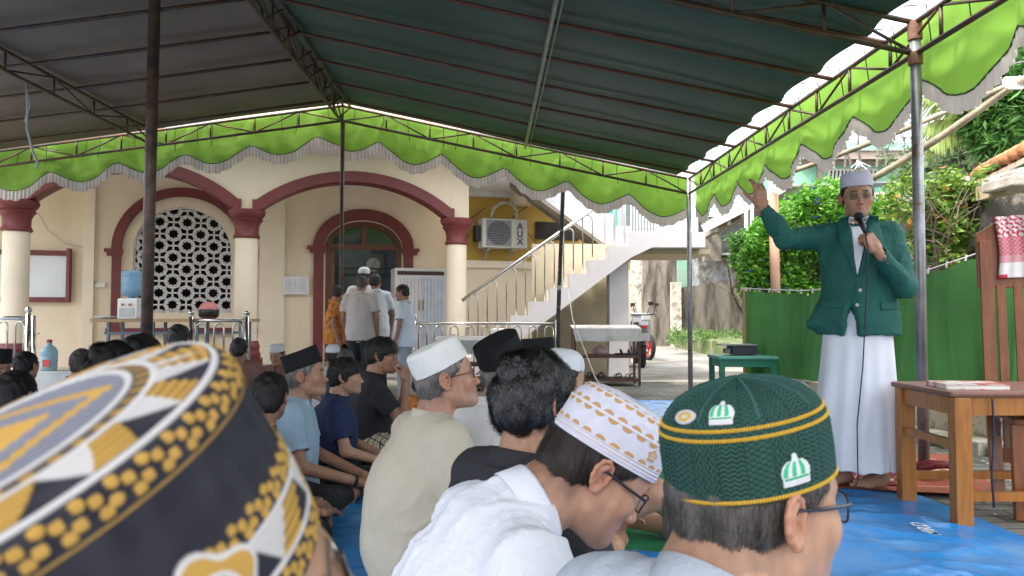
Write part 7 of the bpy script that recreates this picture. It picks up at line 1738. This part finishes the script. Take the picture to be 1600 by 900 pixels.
# back row, left
seated(-4, 541, 4.4, 112, 'man in dark velvet cap cut by the left edge of the picture', cap_h=.04, shirt=BKc, trouser=DK, hair='crew', hres=.0055, res=.011, head=(112, 5, 0), cap='peci', capmat=velvet, captilt=(4, 0), skin=(.33, .17, .11))
seated(43, 549, 5.2, 82, 'short haired man with a round face before the clear water bottle', shirt=MRN, trouser=DK, hair='crew', hres=.005, res=.011, skin=(.42, .23, .15), facefat=1.12)
seated(28, 580, 3.1, 68, 'dark haired man lowest at the left edge', shirt=BKc, trouser=DK, hair='short', hres=.0045, res=.011, skin=(.36, .19, .12), smin=.6)
seated(131, 545, 5.2, 84, 'short haired man in thin glasses left of the long table', shirt=GY, trouser=DK, hair='crew', hres=.005, res=.011, gl=(mtl, lens), skin=(.44, .24, .16), hairmat=SH_)
seated(222, 525, 3.6, 60, 'bushy dark haired head beside the brown tent post', shirt=BKc, trouser=DK, hair='bowl', hres=.005, res=.011)
seated(178, 540, 3.0, 62, 'black haired head just left of the brown tent post', shirt=CH_, trouser=DK, hair='curly', hres=.0045, res=.011, smin=.6)
seated(281, 507, 6.2, 25, 'dark haired boy in white seen from behind under the long table', shirt=W2, trouser=DK, hair='short', hres=.006, res=.011)
seated(375, 528, 6.8, 175, 'boy with dark hair sitting right of the steel railing', shirt=MRN, trouser=DK, hair='short', hres=.006, res=.011, smin=.6)
# ---------------------------------------------------------------- standing group
ST_ = dict(pelvis=(0, 0, .93), waist=(0, .01, 1.08), chest=(0, .01, 1.26), sc=(0, .0, 1.405), nb=(0, .005, 1.455), hc=(0.0, .05, 1.61), legs='stand')
def standing(px, py, Y, yaw, label, top=1.725, **k):
    zt = P(px, py, Y)[2]-.0; s = (zt)/top; q = dict(ST_); q.update(k); q.setdefault('arms', {'R': ((.25, -.02, 1.12), (.24, .06, .86), (0, .1, -1), dict(up=(1, 0, 0), curl=(20, 22, 24, 26))), 'L': ((-.25, -.02, 1.12), (-.24, .06, .86), (0, .1, -1), dict(up=(-1, 0, 0), curl=(20, 22, 24, 26)))})
    return person(label, ((px-800)/FPX*Y, Y, .0), yaw, s=s, res=.010, hres=.006, group=STG, **q)
hemf = lambda T: (T.cyl((0, 0, 1.1), (0, 0, .80), .175, .20, k=.06, fl=.75, ax=(0, 1, 0)), T.cyl((0, 0, .78), (0, 0, .86), .185, .17, k=.006, op='s', fl=.73, ax=(0, 1, 0)))
standing(563, 430, 8.8, 8, 'grey haired man in pale beige shirt seen from behind at the doorway', shirt=CR2, trouser=DK, hair='crew', hairmat=SH_, hem=hemf, fat=.03, shw=.195, fold=.01, collarspec=dict(h=.03), skin=(.33, .18, .12))
standing(568, 417, 9.7, 160, 'man in a round white cap standing furthest in at the doorway', top=1.745, shirt=W2, trouser=DK, hair='crew', cap='skull', capmat=wcap2, hem=hemf, skin=(.30, .16, .1))
standing(588, 428, 9.3, 330, 'dark haired man in white right behind the beige shirted man', shirt=W1, trouser=DK, hair='short', hem=hemf, skin=(.30, .16, .1))
standing(522, 446, 9.0, 75, 'boy in an orange batik shirt left of the far tent post', shirt=ORG, trouser=cloth('stone_trouser', (.45, .42, .36)), hair='short', hem=hemf, skin=(.38, .2, .13))
standing(633, 445, 8.4, 285, 'boy in a white shirt facing left in front of the cupboard', shirt=W1, trouser=cloth('grey_sarong', (.33, .34, .36)), hair='short', head=(282, 5, 0), hem=hemf, skin=(.33, .17, .11))
for o in list(bpy.data.objects):
    if o.name.startswith('person') and not o.get('group') and o.parent is None and o is not spk: o['group'] = SEATG
